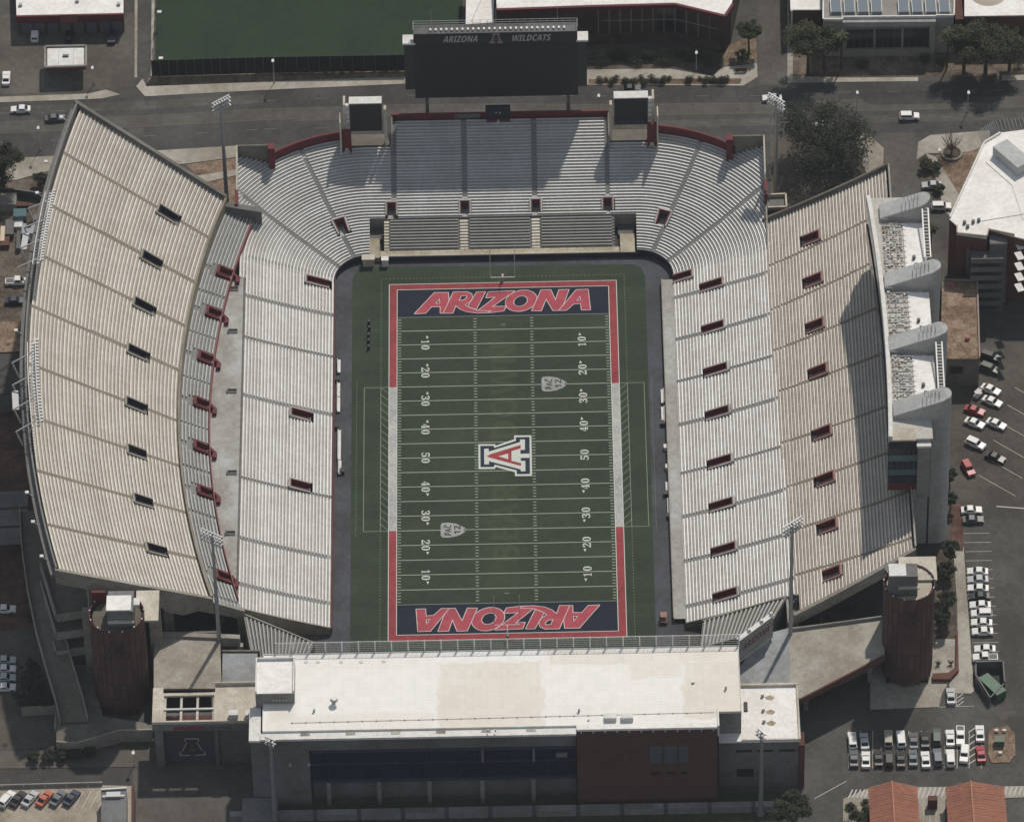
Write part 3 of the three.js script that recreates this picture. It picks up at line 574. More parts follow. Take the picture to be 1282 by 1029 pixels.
// --- south horseshoe stand
{
  const t = thing('horseshoe_grandstand', 'silver bench stand curving round the end of the field below the big video board', 'grandstand', 'stadium stands', V(0, 0, zS - 15));
  buildRows({ parent: t, k0: 0, k1: 52, tread: TR, H, secs: [sCE, sS, sCW], inside, hollow: isHole, aisle: isAisle, stepMat: alt([0.42, 0.43, 0.425], 0.8, T.seat), benchMat: greyBench, bench: 0.27 });
  for (const a of aS) aisleStair(t, sS, () => a, 15, 33, H, TR, 0.7, M.aisle, isHole);
  for (const a of aCE) aisleStair(t, sCE, () => a, 0, 27.7, H, TR, aisleHalf, M.aisle, isHole);
  for (const a of aCW) aisleStair(t, sCW, () => a, 0, 27.7, H, TR, aisleHalf, M.aisle, isHole);
  for (const h of hole) if ('CESCW'.includes(h.id) && SEC[h.id] !== sE && SEC[h.id] !== sW) portal(t, SEC[h.id], h.t, h.half, h.d0, h.d1, H, M.maroon, 0.9);
  const arc = (sec, a, b, d, n = 14) => Array.from({ length: n + 1 }, (_, i) => sec.pt(lerp(a, b, i / n), d));
  mesh('front_wall', wall(arc(sCE, 0, Math.PI / 2, 0.1), 0.02, 1.9, 0.25), M.navy, t);
  mesh('front_wall', wall(arc(sCW, 0, Math.PI / 2, 0.1), 0.02, 1.9, 0.25), M.navy, t);
  const hr = H(29.5), hs = H(33.5);
  mesh('rim_wall', wall(arc(sCE, 0.9, 1.42, 29.5), 0.02, hr + 2.2, 0.5), M.maroon, t);
  mesh('rim_wall', wall(arc(sCW, 0.15, 0.67, 29.5), 0.02, hr + 2.2, 0.5), M.maroon, t);
  mesh('rim_wall', wall([[-25.4, zS - 33.6], [25.4, zS - 33.6]], 0.02, hs + 1.3, 0.5), M.maroon, t);
  // radial red walls and the raised grey corner walls
  for (const [sec, a, sg] of [[sCE, 0.975, -1], [sCW, 0.595, 1]]) {
    const X = sg * XB, Xi = sg * 53.2;
    mesh('corner_pier', box(Xi - 0.75, Xi + 0.75, 8, 17.7, ZB - 0.4, ZB + 1.6), M.maroon, t);
    mesh('corner_wall', wall([[X, ZB - 0.2], [Xi + sg * 0.76, ZB - 0.2]], 0.02, 17.3, 0.4), M.concreteDark, t);
    mesh('corner_wall', wall([[X, ZB - 0.2], [X, -75]], 0.02, [17.4, H(29) + 1.2], 0.35), M.cream, t);
    mesh('corner_wall', wall([[X, -75], [X, -70]], 0.02, H(28) + 2.4, 0.7), M.maroon, t);
    mesh('corner_wall', wall([[X, -70], [X, -57]], 0.02, [H(27), H(22)], 0.35), M.fascia, t);
  }
  // closing walls beside the board platforms
  for (const sg of [-1, 1]) { mesh('platform_wall', wall([[sg * 25.3, zS - 25.4], [sg * 25.3, zS - 33.4]], 0.02, [H(25.5) + 0.6, hs + 1], 0.3), M.fascia, t); }
  for (const x of [-22, -7, 8, 22]) mesh('support_wall', wall([[x, zS - 14], [x, zS - 31]], 0.02, [4.4, 11.4], 0.5), M.under, t);
  // folded sign boards on the rim wall
  mesh('rim_banner', box(-10.6, -4.6, hs - 0.1, hs + 1.2, zS - 33.34, zS - 33.2), M.greyDark, t);
}
// --- west lower stand and its tan upper tier
const shear = [-0.17, -0.17, -0.1, -0.03, -0.01, 0, 0.02, 0.04];
const aT = [337.7, 393.4, 445, 497, 562.7, 619.7, 675, 732].map(v => bowlAt(952, v, 'W').t);
{
  const t = thing('lower_grandstand', 'pale grey lower stand in front of the tan tier and press box', 'grandstand', 'stadium stands', V(xW + 10, 0, 0));
  buildRows({ parent: t, k0: 0, k1: 33, tread: TR, H, secs: [sW], inside, hollow: isHole, aisle: isAisle, stepMat: greyStep, benchMat: greyBench });
  for (const a of aW) aisleStair(t, sW, () => a, 0, Math.floor(dB(a) / TR) * TR, H, TR, aisleHalf, M.aisle, isHole);
  for (const h of hole) if (h.id === 'W' && h.d0 < 16) portal(t, sW, h.t, h.half, h.d0, h.d1, H, M.maroon, 0.9);
  mesh('front_walkway', box(xW - 2.5, xW - 0.02, 0.9, 1.1, -55.5, 52.5), M.walk, t);
  mesh('front_wall', wall([[xW - 2.6, 52.5], [xW - 2.6, -55.5]], 0.02, 1.5, 0.2), M.fascia, t);
  mesh('end_wall', wall(Array.from({ length: 12 }, (_, i) => [xW + i * 2, 54.1]), 0.02, i => H(i * 2) + 0.35, 0.3), M.fascia, t);
  for (const z of [-45, -20, 5, 30, 50]) mesh('support_wall', wall([[xW + 1, z], [xW + 21, z]], 0.02, [1, 7.5], 0.5), M.under, t);
}
{
  const t = thing('upper_grandstand', 'long tan bench tier below the press box, above the pale grey stand', 'grandstand', 'stadium stands', V(xW + 36, 0, 0));
  const top = d => lerp(-65.8, -69.1, (d - 21.4) / 28), bot = d => lerp(60.2, 53.2, (d - 24) / 26);
  const sT = { id: 'T', t0: -70, t1: 61, dt: 0.3, sub: 500, pt: sW.pt };
  const tHole = hole.filter(h => h.id === 'W' && h.d0 > 16);
  for (const h of tHole) h.id = 'T';
  const lane = (i, d) => aT[i] + shear[i] * (d - 20);
  const inT = (z, d) => d >= dB(z) && d < 49.8 && z > top(d) && z < bot(d);
  buildRows({ parent: t, k0: 28, k1: 67, tread: TR, H, secs: [sT], inside: inT, hollow: isHole, aisle: (z, d) => aT.some((_, i) => Math.abs(z - lane(i, d)) < 0.42), stepMat: brownStep, benchMat: brownBench });
  for (let i = 0; i < 8; i++) aisleStair(t, sT, d => lane(i, d), 24.75, 49.5, H, TR, 0.42, M.aisleTan, isHole);
  for (const h of tHole) portal(t, sT, h.t, h.half, h.d0, h.d1, H, M.maroon, 0.9, mat([0.33, 0.22, 0.19], 0.9, T.fine));
  const line = (f, d0, d1, n = 8) => Array.from({ length: n + 1 }, (_, i) => { const d = lerp(d0, d1, i / n); return [xW + d, f(d)]; });
  mesh('end_parapet', wall(line(d => top(d) - 0.3, 21, 50), i => H(21 + i * 29 / 8) - 3.2, i => H(21 + i * 29 / 8) + 1.3, 0.5), M.concreteDark, t);
  mesh('end_beam', wall(line(d => bot(d) + 0.2, 23.4, 50), i => H(23.4 + i * 26.6 / 8) - 2.4, i => H(23.4 + i * 26.6 / 8) + 0.7, 0.9), M.fascia, t);
  mesh('back_wall', wall([[xW + 50, top(50)], [xW + 50, bot(50)]], 14, H(50) + 1.2, 0.4), M.fascia, t);
  // underside and raker beams on columns
  const un = []; for (let i = 0; i < 8; i++) { const a = 22 + i * 3.5, b = a + 3.5; un.push([[xW + a, H(a) - 1.3, -65], [xW + a, H(a) - 1.3, 56], [xW + b, H(b) - 1.3, 54], [xW + b, H(b) - 1.3, -67]]); }
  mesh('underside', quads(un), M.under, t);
  for (let z = -62; z < 56; z += 14.5) { mesh('raker_beam', wall([[xW + 23, z], [xW + 49, z]], [H(23) - 2.9, H(49) - 3.2], [H(23) - 1.32, H(49) - 1.32], 0.8), M.under, t); for (const x of [30, 46]) mesh('column', obox(xW + x, (H(x) - 2.8) / 2, z, 1.1, H(x) - 2.8, 1.1), M.under, t); }
  mesh('concourse_wall', wall([[xW + 26, -64], [xW + 26, 44]], 0.02, H(26) - 1.4, 0.4), M.fascia, t);
  mesh('concourse_wall', wall([[xW + 44, -64], [xW + 44, 40]], 0.02, H(44) - 1.4, 0.4), M.fascia, t);
  // floodlit-side railing on the back
  const post = []; for (let z = -66; z < 54; z += 2.5) post.push(rod(V(xW + 49.9, H(50) + 1, z), V(xW + 49.9, H(50) + 2.2, z), 0.05, 0.05, 5));
  mesh('railing', [...post, rod(V(xW + 49.9, H(50) + 2.2, -67), V(xW + 49.9, H(50) + 2.2, 52), 0.05, 0.05, 5)], M.rail, t);
}
// --- east upper deck
const UW = 32.3, HU = d => 14.5 + 0.635 * d;
const uIn = z => 158.2 - Math.sqrt(231.4 ** 2 - (z + 5.9) ** 2), uOut = z => 202.4 - Math.sqrt(307.9 ** 2 - (z + 8.2) ** 2);
const uPt = (s, d) => { const f = d / UW, zi = lerp(-71, 56.7, s), zo = lerp(-80.9, 67.2, s); return [lerp(uIn(zi), uOut(zo), f), lerp(zi, zo, f)]; };
const sU = { id: 'U', t0: 0, t1: 1, dt: 0.0022, sub: 0.034, unit: d => 127.7 + d * 0.63, pt: uPt };
{
  const t = thing('upper_grandstand', 'curved cream upper deck standing on piers above the lower stand', 'grandstand', 'stadium stands', V(-85, 0, -7));
  const sAt = (u, v) => { let d = 9; let p, s; for (let i = 0; i < 10; i++) { p = P(u, v, HU(d) + 0.2); const f = d / UW; s = (p.z - lerp(-71, -80.9, f)) / lerp(127.7, 148.1, f); const a = uPt(s, 0), b = uPt(s, UW); d = (p.x - a[0]) / (b[0] - a[0]) * UW; } return [s, d]; };
  const ports = [[210, 268], [190, 325], [180, 383], [172, 441], [170, 507], [172, 566], [180, 627], [196, 688]].map(p => sAt(...p));
  const uh = ports.map(([s, d]) => ({ s, d0: d - 1.9, d1: d + 1.9 }));
  const hollow = (s, d) => uh.some(h => d > h.d0 - 0.3 && d < h.d1 + 0.4 && Math.abs(s - h.s) * sU.unit(d) < 1.7);
  const lane = uh.map((h, i) => h.s - 0.2 / 140), aisle = (s, d) => lane.some(a => Math.abs(s - a) * sU.unit(d) < 0.5);
  buildRows({ parent: t, k0: 0, k1: 40, tread: 0.8, H: HU, secs: [sU], inside: () => true, hollow, aisle, stepMat: tanStep, benchMat: tanBench, bench: 0.33 });
  for (const a of lane) aisleStair(t, sU, () => a, 0, 32, HU, 0.8, 0.5, M.aisleTan, hollow);
  for (const h of uh) portal(t, sU, h.s, 1.05, h.d0, h.d1, HU, M.navy, 1.0, mat([0.36, 0.33, 0.28], 0.9, T.fine), 0.7);
  const edge = (d, n = 24, a = 0, b = 1) => Array.from({ length: n + 1 }, (_, i) => uPt(lerp(a, b, i / n), d));
  mesh('front_parapet', wall(edge(-0.35), 11.9, 15.4, 0.5), mat([0.33, 0.3, 0.245], 0.9, T.concrete), t);
  mesh('rear_parapet', wall(edge(32.6), HU(32) - 2.5, HU(32) + 1.5, 0.35), mat([0.24, 0.24, 0.23], 0.8, T.fine), t);
  mesh('rear_walkway', wall(edge(33.4), HU(32) - 1.4, HU(32) - 0.4, 1.2), mat([0.17, 0.17, 0.165], 0.8, T.fine), t);
  const radial = (s, n = 10, a = -0.4, b = 33) => Array.from({ length: n + 1 }, (_, i) => uPt(s, lerp(a, b, i / n))), hy = (i, o) => HU(lerp(-0.4, 33, i / 10)) + o;
  mesh('end_beam', wall(radial(1.002), i => hy(i, i < 4 ? -3.9 - (i === 2 || i === 3 ? 2.2 : 0) : -3.4), i => hy(i, 0.75), 0.8), M.fascia, t);
  mesh('end_beam', wall(radial(-0.003), i => hy(i, -3.4), i => hy(i, 1.2), 0.9), mat([0.2, 0.195, 0.18], 0.9, T.concrete), t);
  const un = []; for (let i = 0; i < 24; i++) for (let j = 0; j < 6; j++) { const c = (s, d) => { const [x, z] = uPt(s, d); return [x, HU(d) - 1.5, z]; }; un.push([c(i / 24, j * 5.4), c((i + 1) / 24, j * 5.4), c((i + 1) / 24, j * 5.4 + 5.4), c(i / 24, j * 5.4 + 5.4)]); }
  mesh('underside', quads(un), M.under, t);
  for (let i = 0; i <= 8; i++) {
    const s = lerp(0.03, 0.985, i / 8);
    mesh('raker_beam', wall(radial(s), j => hy(j, -4.2), j => hy(j, -1.52), 0.9), M.under, t);
    for (const d of [9, 25]) { const [x, z] = uPt(s, d); mesh('pier', obox(x, (HU(d) - 3.6) / 2, z, 2.2, HU(d) - 3.6, 1.2, Math.atan2(z + 6, 180)), M.fascia, t); }
  }
  mesh('concourse_wall', wall(edge(12, 20, 0.02, 0.93), 0.02, HU(12) - 2, 0.4), M.fascia, t);
  mesh('concourse_wall', wall(edge(24, 20, 0.02, 0.93), 0.02, HU(24) - 2, 0.4), M.fascia, t);
  // middle tier tucked below the deck front, with red portals
  const zz = s => lerp(-70, 56, s), mPt = (s, d) => { const z = zz(s); return [uIn(z) + 6.9 - d, z]; };
  const HM = d => 9.4 + 0.5 * d, sM = { id: 'M', t0: 0.005, t1: 1, dt: 0.004, sub: 0.035, unit: () => 126, pt: mPt };
  const m = thing('middle_grandstand', 'narrow grey seating band with red portals tucked under the cream upper deck', 'grandstand', 'stadium stands', V(-68, 0, -7));
  const mp = [[281, 341], [267, 392], [261, 448], [258, 505], [256, 560], [256, 616], [262, 722]].map(([u, v]) => (P(u, v, 10.5).z + 70) / 126);
  const mh = (s, d) => mp.some(a => Math.abs(s - a) * 126 < 1.8 && d < 3.4);
  const ma = mp.map(a => a - 1.1 / 126);
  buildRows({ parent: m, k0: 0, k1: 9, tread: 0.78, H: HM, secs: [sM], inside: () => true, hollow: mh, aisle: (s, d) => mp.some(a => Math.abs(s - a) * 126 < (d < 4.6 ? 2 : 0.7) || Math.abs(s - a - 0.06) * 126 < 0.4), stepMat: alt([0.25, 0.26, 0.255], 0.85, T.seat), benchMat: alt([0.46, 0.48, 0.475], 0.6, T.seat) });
  for (const a of mp) {
    portal(m, sM, a, 1.0, 0.3, 2.9, HM, M.maroon, 0.6, M.maroon, 0.9);
    const [x, z] = mPt(a, 0); mesh('stair_wall', [wall([[x + 0.1, z - 0.4], [x + 1.2, z + 0.5]], 8.4, [10.0, 9.5], 0.6), wall([[x + 1.2, z + 0.5], [x + 1.1, z + 2.1]], 8.4, 9.5, 0.9)], M.maroon, m);
  }
  const mf = Array.from({ length: 25 }, (_, i) => mPt(0.02 + i / 24 * 0.95, -0.1));
  mesh('front_rail', wall(mf, 8.5, 10.15, 0.22), mat([0.24, 0.075, 0.08], 0.8), m);
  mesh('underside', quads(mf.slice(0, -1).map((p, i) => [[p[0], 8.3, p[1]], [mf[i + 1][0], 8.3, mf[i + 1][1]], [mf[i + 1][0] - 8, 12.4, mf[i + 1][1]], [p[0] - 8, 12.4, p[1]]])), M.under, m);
  mesh('end_wall', wall([mPt(0, 7.2), mPt(0, -1.8)], 5, [14.2, 12.0], 1.6), mat([0.16, 0.16, 0.16], 0.85, T.concrete), m);
  mesh('end_wall', wall([mPt(1, 7.2), mPt(1, -0.6)], [10, 7.2], [13.4, 10], 0.6), M.fascia, m);
  for (let i = 0; i < 8; i++) { const [x, z] = mPt(0.04 + i * 0.13, 3); mesh('column', box(x - 0.4, x + 0.4, 0.02, 9.2, z - 0.4, z + 0.4), M.under, m); }
  // concourse between the tiers
  const cw = [[xE - 20.5, -51.5], [xE - 20.5, 54]].concat(Array.from({ length: 21 }, (_, i) => { const [x, z] = mPt(lerp(0.97, 0.155, i / 20), 0.4); return [x, z]; }));
  const c = thing('concourse', 'pale grey concrete walkway between the lower stand and the red portals', 'walkway', null, V(-62, 0, 0));
  mesh('slab', prism(cw, 8.0, 8.5), M.walk, c);
  for (const z of [-45, -20, 5, 30, 48]) mesh('column', box(-62.4, -61.6, 0.02, 8.0, z - 0.4, z + 0.4), M.under, c);
  for (const [u, v] of [[293, 362], [292, 415], [291, 490], [291, 592], [289, 668], [287, 724]]) {
    const p = P(u, v, 8.5); const b = mesh('stair_kerb', [box(p.x - 1.2, p.x + 0.9, 8.5, 8.8, p.z - 0.65, p.z - 0.55), box(p.x - 1.2, p.x + 0.9, 8.5, 8.8, p.z + 0.45, p.z + 0.6), box(p.x - 1.3, p.x - 1.1, 8.5, 9.2, p.z - 0.7, p.z + 0.6)], M.concreteGrey, c); mesh('stair_dark_sheet', box(p.x - 1.1, p.x + 0.9, 8.5, 8.53, p.z - 0.5, p.z + 0.42), M.black, b);  // solid black sheet on the slab paints the dark of a stairwell
  }
}
// --- angled corner bleachers at the north ends
function cornerBleachers(label, front, back, side0, side1, h0, h1, n) {   // plan corners: front a,b ; back a,b
  const [fa, fb] = front, [ba, bb] = back, t = thing('corner_bleachers', label, 'bleachers', 'angled corner bleachers', V((fa[0] + bb[0]) / 2, 0, (fa[1] + bb[1]) / 2));
  const at = (f, s) => [lerp(lerp(fa[0], ba[0], f), lerp(fb[0], bb[0], f), s), lerp(lerp(fa[1], ba[1], f), lerp(fb[1], bb[1], f), s)];
  for (let k = 0; k < n; k++) {
    const f0 = k / n, f1 = (k + 1) / n, y = lerp(h0, h1, f0), yp = y - (h1 - h0) / n, L = (f, s, yy) => { const [x, z] = at(f, s); return [x, yy, z]; };
    mesh('seating_step', quads([[L(f0, 0, yp), L(f0, 1, yp), L(f0, 1, y), L(f0, 0, y)], [L(f0, 0, y), L(f0, 1, y), L(f1, 1, y), L(f1, 0, y)]]), M.stepDark, t);
    const a = lerp(f0, f1, 0.4), b = lerp(f0, f1, 0.8);
    mesh('bench', quads([[L(a, 0, y + 0.45), L(a, 1, y + 0.45), L(b, 1, y + 0.45), L(b, 0, y + 0.45)], [L(a, 0, y + 0.02), L(a, 1, y + 0.02), L(a, 1, y + 0.45), L(a, 0, y + 0.45)], [L(b, 0, y + 0.02), L(b, 1, y + 0.02), L(b, 1, y + 0.45), L(b, 0, y + 0.45)]]), M.benchDark, t);
  }
  for (const s of [side0, side1]) mesh('end_wall', wall([at(0, s), at(1, s)], 0.02, [h0 + 0.3, h1 + 0.6], 0.3), M.fascia, t);
  mesh('back_wall', wall([at(1.01, 0), at(1.01, 1)], 0.02, h1 + 0.7, 0.35), M.under, t);
}
{
  const q = (u, v, h) => { const p = P(u, v, h); return [p.x, p.z]; };
  cornerBleachers('dark grey angled bleachers beside the east lower stand end by the white roof', [q(394, 806, 2), q(380, 832, 2)], [q(306, 771, 8), q(318, 832, 8)], 0, 1, 2, 8, 17);
  cornerBleachers('dark grey angled bleachers behind the small red lettered board', [q(880, 778, 2.5), q(876, 812, 2.5)], [q(984, 748, 8.6), q(960, 790, 8.6)], 0, 1, 2.5, 8.6, 18);
}
// --- field level bleachers below the horseshoe
{
  const t = thing('field_bleachers', 'flat grey three section bleachers at field level behind the far goal post', 'bleachers', null, V(0, 0, -70));
  const zb = P(630, 311, 1.6).z, y0 = 1.6, n = 10, RI = 0.25, DP = 0.76, x0 = P(484, 300, 3).x, x1 = P(770, 300, 3).x;
  for (let k = 0; k < n; k++) {
    const y = y0 + k * RI, z = zb - k * DP;
    mesh('seating_step', box(x0, x1, y - 0.3, y, z - DP, z), mat([0.165, 0.16, 0.15], 0.8, T.seat), t);
    for (const [a, b] of [[x0 + 0.8, P(574, 300, 3).x], [P(588, 300, 3).x, P(664, 300, 3).x], [P(678, 300, 3).x, x1 - 0.6]]) mesh('bench', box(a, b, y + 0.004, y + 0.4, z - 0.62, z - 0.34), mat([0.3, 0.3, 0.29], 0.55, T.seat), t);
  }
  for (const u of [581, 671]) { const x = P(u, 300, 3).x, g = []; for (let k = 0; k < n; k++) g.push(box(x - 0.9, x + 0.9, y0 + k * RI - 0.2, y0 + k * RI + 0.012, zb - k * DP - DP + 0.02, zb - k * DP - 0.02)); mesh('aisle_stair', g, M.cream, t); }
  const g = []; for (let k = 0; k < n; k++) g.push(box(x0 - 0.6, x0 + 0.5, y0 + k * RI - 0.2, y0 + k * RI + 0.016, zb - k * DP - DP + 0.02, zb - k * DP - 0.02)); mesh('aisle_stair', g, M.cream, t);
  mesh('front_platform', box(x0 - 1.6, x1 + 1, 1.2, 1.5, zb + 0.02, zb + 1.8), mat([0.55, 0.51, 0.4], 0.85, T.concrete), t);
  mesh('front_wall', box(x0 - 1.6, x1 + 8, 0.02, 1.45, zb + 1.82, zb + 2.05), M.navy, t);
  mesh('side_platform', box(x1 + 1.2, x1 + 4.6, 0.02, 1.3, zb - 4.5, zb + 1.8), mat([0.5, 0.46, 0.36], 0.85, T.concrete), t);
  mesh('side_platform', box(x0 - 4.4, x0 - 1.7, 0.02, 1.3, zb - 4.5, zb + 2), mat([0.42, 0.39, 0.3], 0.85, T.concrete), t);
  mesh('side_tunnel', box(x0 - 4.4, x0 - 0.8, 0.02, 1.0, zb - 8, zb - 4.6), M.greyDark, t);
  mesh('side_tunnel', box(x1 + 0.8, x1 + 4.6, 0.02, 1.0, zb - 8, zb - 4.6), M.greyDark, t);
  mesh('back_wall', box(x0 - 5, x1 + 5, 0.02, 3.9, zb - 8.6, zb - 8.2), M.fascia, t);
  const ps = []; for (let x = x0; x < x1; x += 2) ps.push(rod(V(x, 1.5, zb + 0.2), V(x, 2.5, zb + 0.2), 0.04, 0.04, 5)); mesh('railing', [...ps, rod(V(x0, 2.5, zb + 0.2), V(x1, 2.5, zb + 0.2), 0.04, 0.04, 5)], mat([0.3, 0.28, 0.22], 0.6), t);
  single('ticket_hut', [box(x0 - 5.6, x0 - 3, 0.02, 2.3, zb + 2.2, zb + 3.6), box(x0 - 5.8, x0 - 2.8, 2.302, 2.45, zb + 2, zb + 3.8)], M.cream, 'small cream hut in the curve of the horseshoe beside the field bleachers', 'hut');
  single('equipment_cabinet', [box(x0 - 1.2, x0 + 0.3, 0.02, 2.1, zb + 2.6, zb + 3.8), box(x0 - 1.3, x0 + 0.4, 2.102, 2.2, zb + 2.5, zb + 3.9)], M.white, 'white cabinet at the front corner of the field bleachers', 'cabinet');
}

// ---------------------------------------------------------------- boards, light towers, press box, north building, stair towers
function emblemA(size) {                                            // block letter A, centred, in the XY plane
  const s = new THREE.Shape([[-0.5, -0.5], [-0.5, -0.28], [-0.42, -0.28], [-0.2, 0.3], [-0.28, 0.3], [-0.28, 0.5], [0.28, 0.5], [0.28, 0.3], [0.2, 0.3], [0.42, -0.28], [0.5, -0.28], [0.5, -0.5], [0.08, -0.5], [0.08, -0.28], [0.16, -0.28], [0.13, -0.18], [-0.13, -0.18], [-0.16, -0.28], [-0.08, -0.28], [-0.08, -0.5]].map(([x, y]) => new THREE.Vector2(x * size, y * size)));
  s.holes.push(new THREE.Path([[-0.07, 0], [0.07, 0], [0, 0.24]].map(([x, y]) => new THREE.Vector2(x * size, y * size))));
  return new THREE.ShapeGeometry(s).toNonIndexed();
}
const skew = (g, k) => { g.applyMatrix4(new THREE.Matrix4().set(1, k, 0, 0, 0, 1, 0, 0, 0, 0, 1, 0, 0, 0, 0, 1)); return g; };
// --- the big video board
{
  const zc = -100.4, h = (v, u = 620) => { const g = camera.position; let lo = 0, hi = 60; for (let i = 0; i < 40; i++) { const m = (lo + hi) / 2; P(u, v, m).z > zc ? hi = m : lo = m; } return (lo + hi) / 2; };
  const yb = h(121), yt = h(41), ys = h(56), xl = P(520, 121, yb).x, xr = P(724, 121, yb).x, xa = P(508, 110, yb).x, xb = P(735, 110, yb).x;
  const t = thing('video_board', 'huge dark video board with white lettering standing behind the horseshoe stand', 'scoreboard', null, V(0, 0, zc));
  const cab = mesh('cabinet', [box(xl, xr, yb, yt, zc - 1.6, zc - 0.05)], M.screenFrame, t);
  mesh('screen', box(P(528, 90, yb).x, P(714, 90, yb).x, yb + 1.2, ys, zc - 0.045, zc + 0.02), M.screen, t);
  for (const [a, b] of [[xa, xl - 0.02], [xr + 0.02, xb]]) { mesh('speaker_wing', box(a, b, yb + 2.6, yt - 3.2, zc - 1.9, zc - 0.2), mat([0.03, 0.031, 0.034], 0.6), t); mesh('wing_cap', box(a - 0.3, b + 0.4, yt - 3.19, yt - 2.7, zc - 3.0, zc + 0.1), M.white, t); }
  const hy = (yt + ys) / 2 + 0.1, wm = mat([0.42, 0.42, 0.42], 0.6);
  for (const [s, u, w] of [['ARIZONA', 577, 8.0], ['WILDCATS', 665, 9.0]]) { const g = skew(textFlat(font, s, 1.9), 0.3); g.computeBoundingBox(); g.scale(w / (g.boundingBox.max.x - g.boundingBox.min.x), 1, 1); g.translate(P(u, 45, hy).x, hy, zc - 0.03); mesh('header_lettering', g, wm, cab); }
  const e = emblemA(3.1); e.translate(P(621, 45, hy).x, hy, zc - 0.03); mesh('header_emblem', e, mat([0.22, 0.21, 0.22], 0.6), cab); const e2 = emblemA(2.2); e2.scale(0.7, 0.9, 1); e2.translate(P(621, 45, hy).x, hy + 0.1, zc - 0.015); mesh('header_emblem', e2, mat([0.06, 0.02, 0.03], 0.6), cab);
  // catwalk on the top with rails and lamps
  mesh('catwalk', box(xl, xr, yt + 0.01, yt + 0.2, zc - 3.0, zc + 0.1), M.greyDark, t);
  const rails = []; for (let x = xl; x <= xr + 0.1; x += (xr - xl) / 22) rails.push(rod(V(x, yt + 0.2, zc - 2.9), V(x, yt + 1.5, zc - 2.9), 0.05, 0.05, 5));
  for (const yy of [0.8, 1.5]) rails.push(rod(V(xl, yt + yy, zc - 2.9), V(xr, yt + yy, zc - 2.9), 0.05, 0.05, 5)); for (const x of [xl, xr]) rails.push(rod(V(x, yt + 1.5, zc - 2.9), V(x, yt + 1.5, zc), 0.05, 0.05, 5));
  mesh('catwalk_rail', rails, M.rail, t);
  for (let i = 0; i < 26; i++) { const x = lerp(xl + 4, xr - 3, i / 25); mesh('lamp_fitting', box(x - 0.22, x + 0.22, yt + 0.21, yt + 0.65, zc - 1.3, zc - 0.6), M.rail, t); }
  for (const u of [540, 621, 698]) { const x = P(u, 30, yt).x; mesh('lightning_rod', rod(V(x, yt + 0.2, zc - 2), V(x, yt + 6, zc - 2), 0.05, 0.03, 5), M.rail, t); }
  for (const x of [-17, 16]) mesh('column', box(x - 0.4, x + 0.4, 0.02, yb + 0.02, zc - 1.5, zc - 0.7), M.concreteDark, t);
  for (const [a, b] of [[P(585, 1, yb).x, P(588, 1, yb).x], [P(592, 1, yb).x, P(596, 1, yb).x], [P(605, 1, yb).x, P(608, 1, yb).x], [P(640, 1, yb).x, P(644, 1, yb).x], [P(653, 1, yb).x, P(657, 1, yb).x]]) mesh('lamp_fitting', box(a, b, yb - 0.4, yb - 0.02, zc - 0.6, zc - 0.1), M.rail, t);
  // booth on the rim
  const b = thing('camera_booth', 'small navy booth on the red rim wall under the big video board', 'booth', null, V(P(624, 140, 15).x, H(33), -98));
  const x0 = P(608, 140, 14).x, x1 = P(639, 140, 14).x, y = H(33);
  mesh('booth_front', box(x0, x1, y + 0.5, y + 4.2, -98, -97.2), M.navy, b); mesh('booth_apron', box(x0 + 0.2, x1 - 0.1, y - 0.7, y + 0.48, -97.9, -96.9), M.maroonDark, b);
  for (const d of [-0.45, 0.45]) mesh('lamp_fitting', box((x0 + x1) / 2 + d - 0.15, (x0 + x1) / 2 + d + 0.15, y + 2.2, y + 2.7, -97.19, -97.1), M.rail, b);
  mesh('booth_emblem', (() => { const e = emblemA(0.9); e.translate((x0 + x1) / 2, y, -96.88); return e; })(), M.rail, b);
}
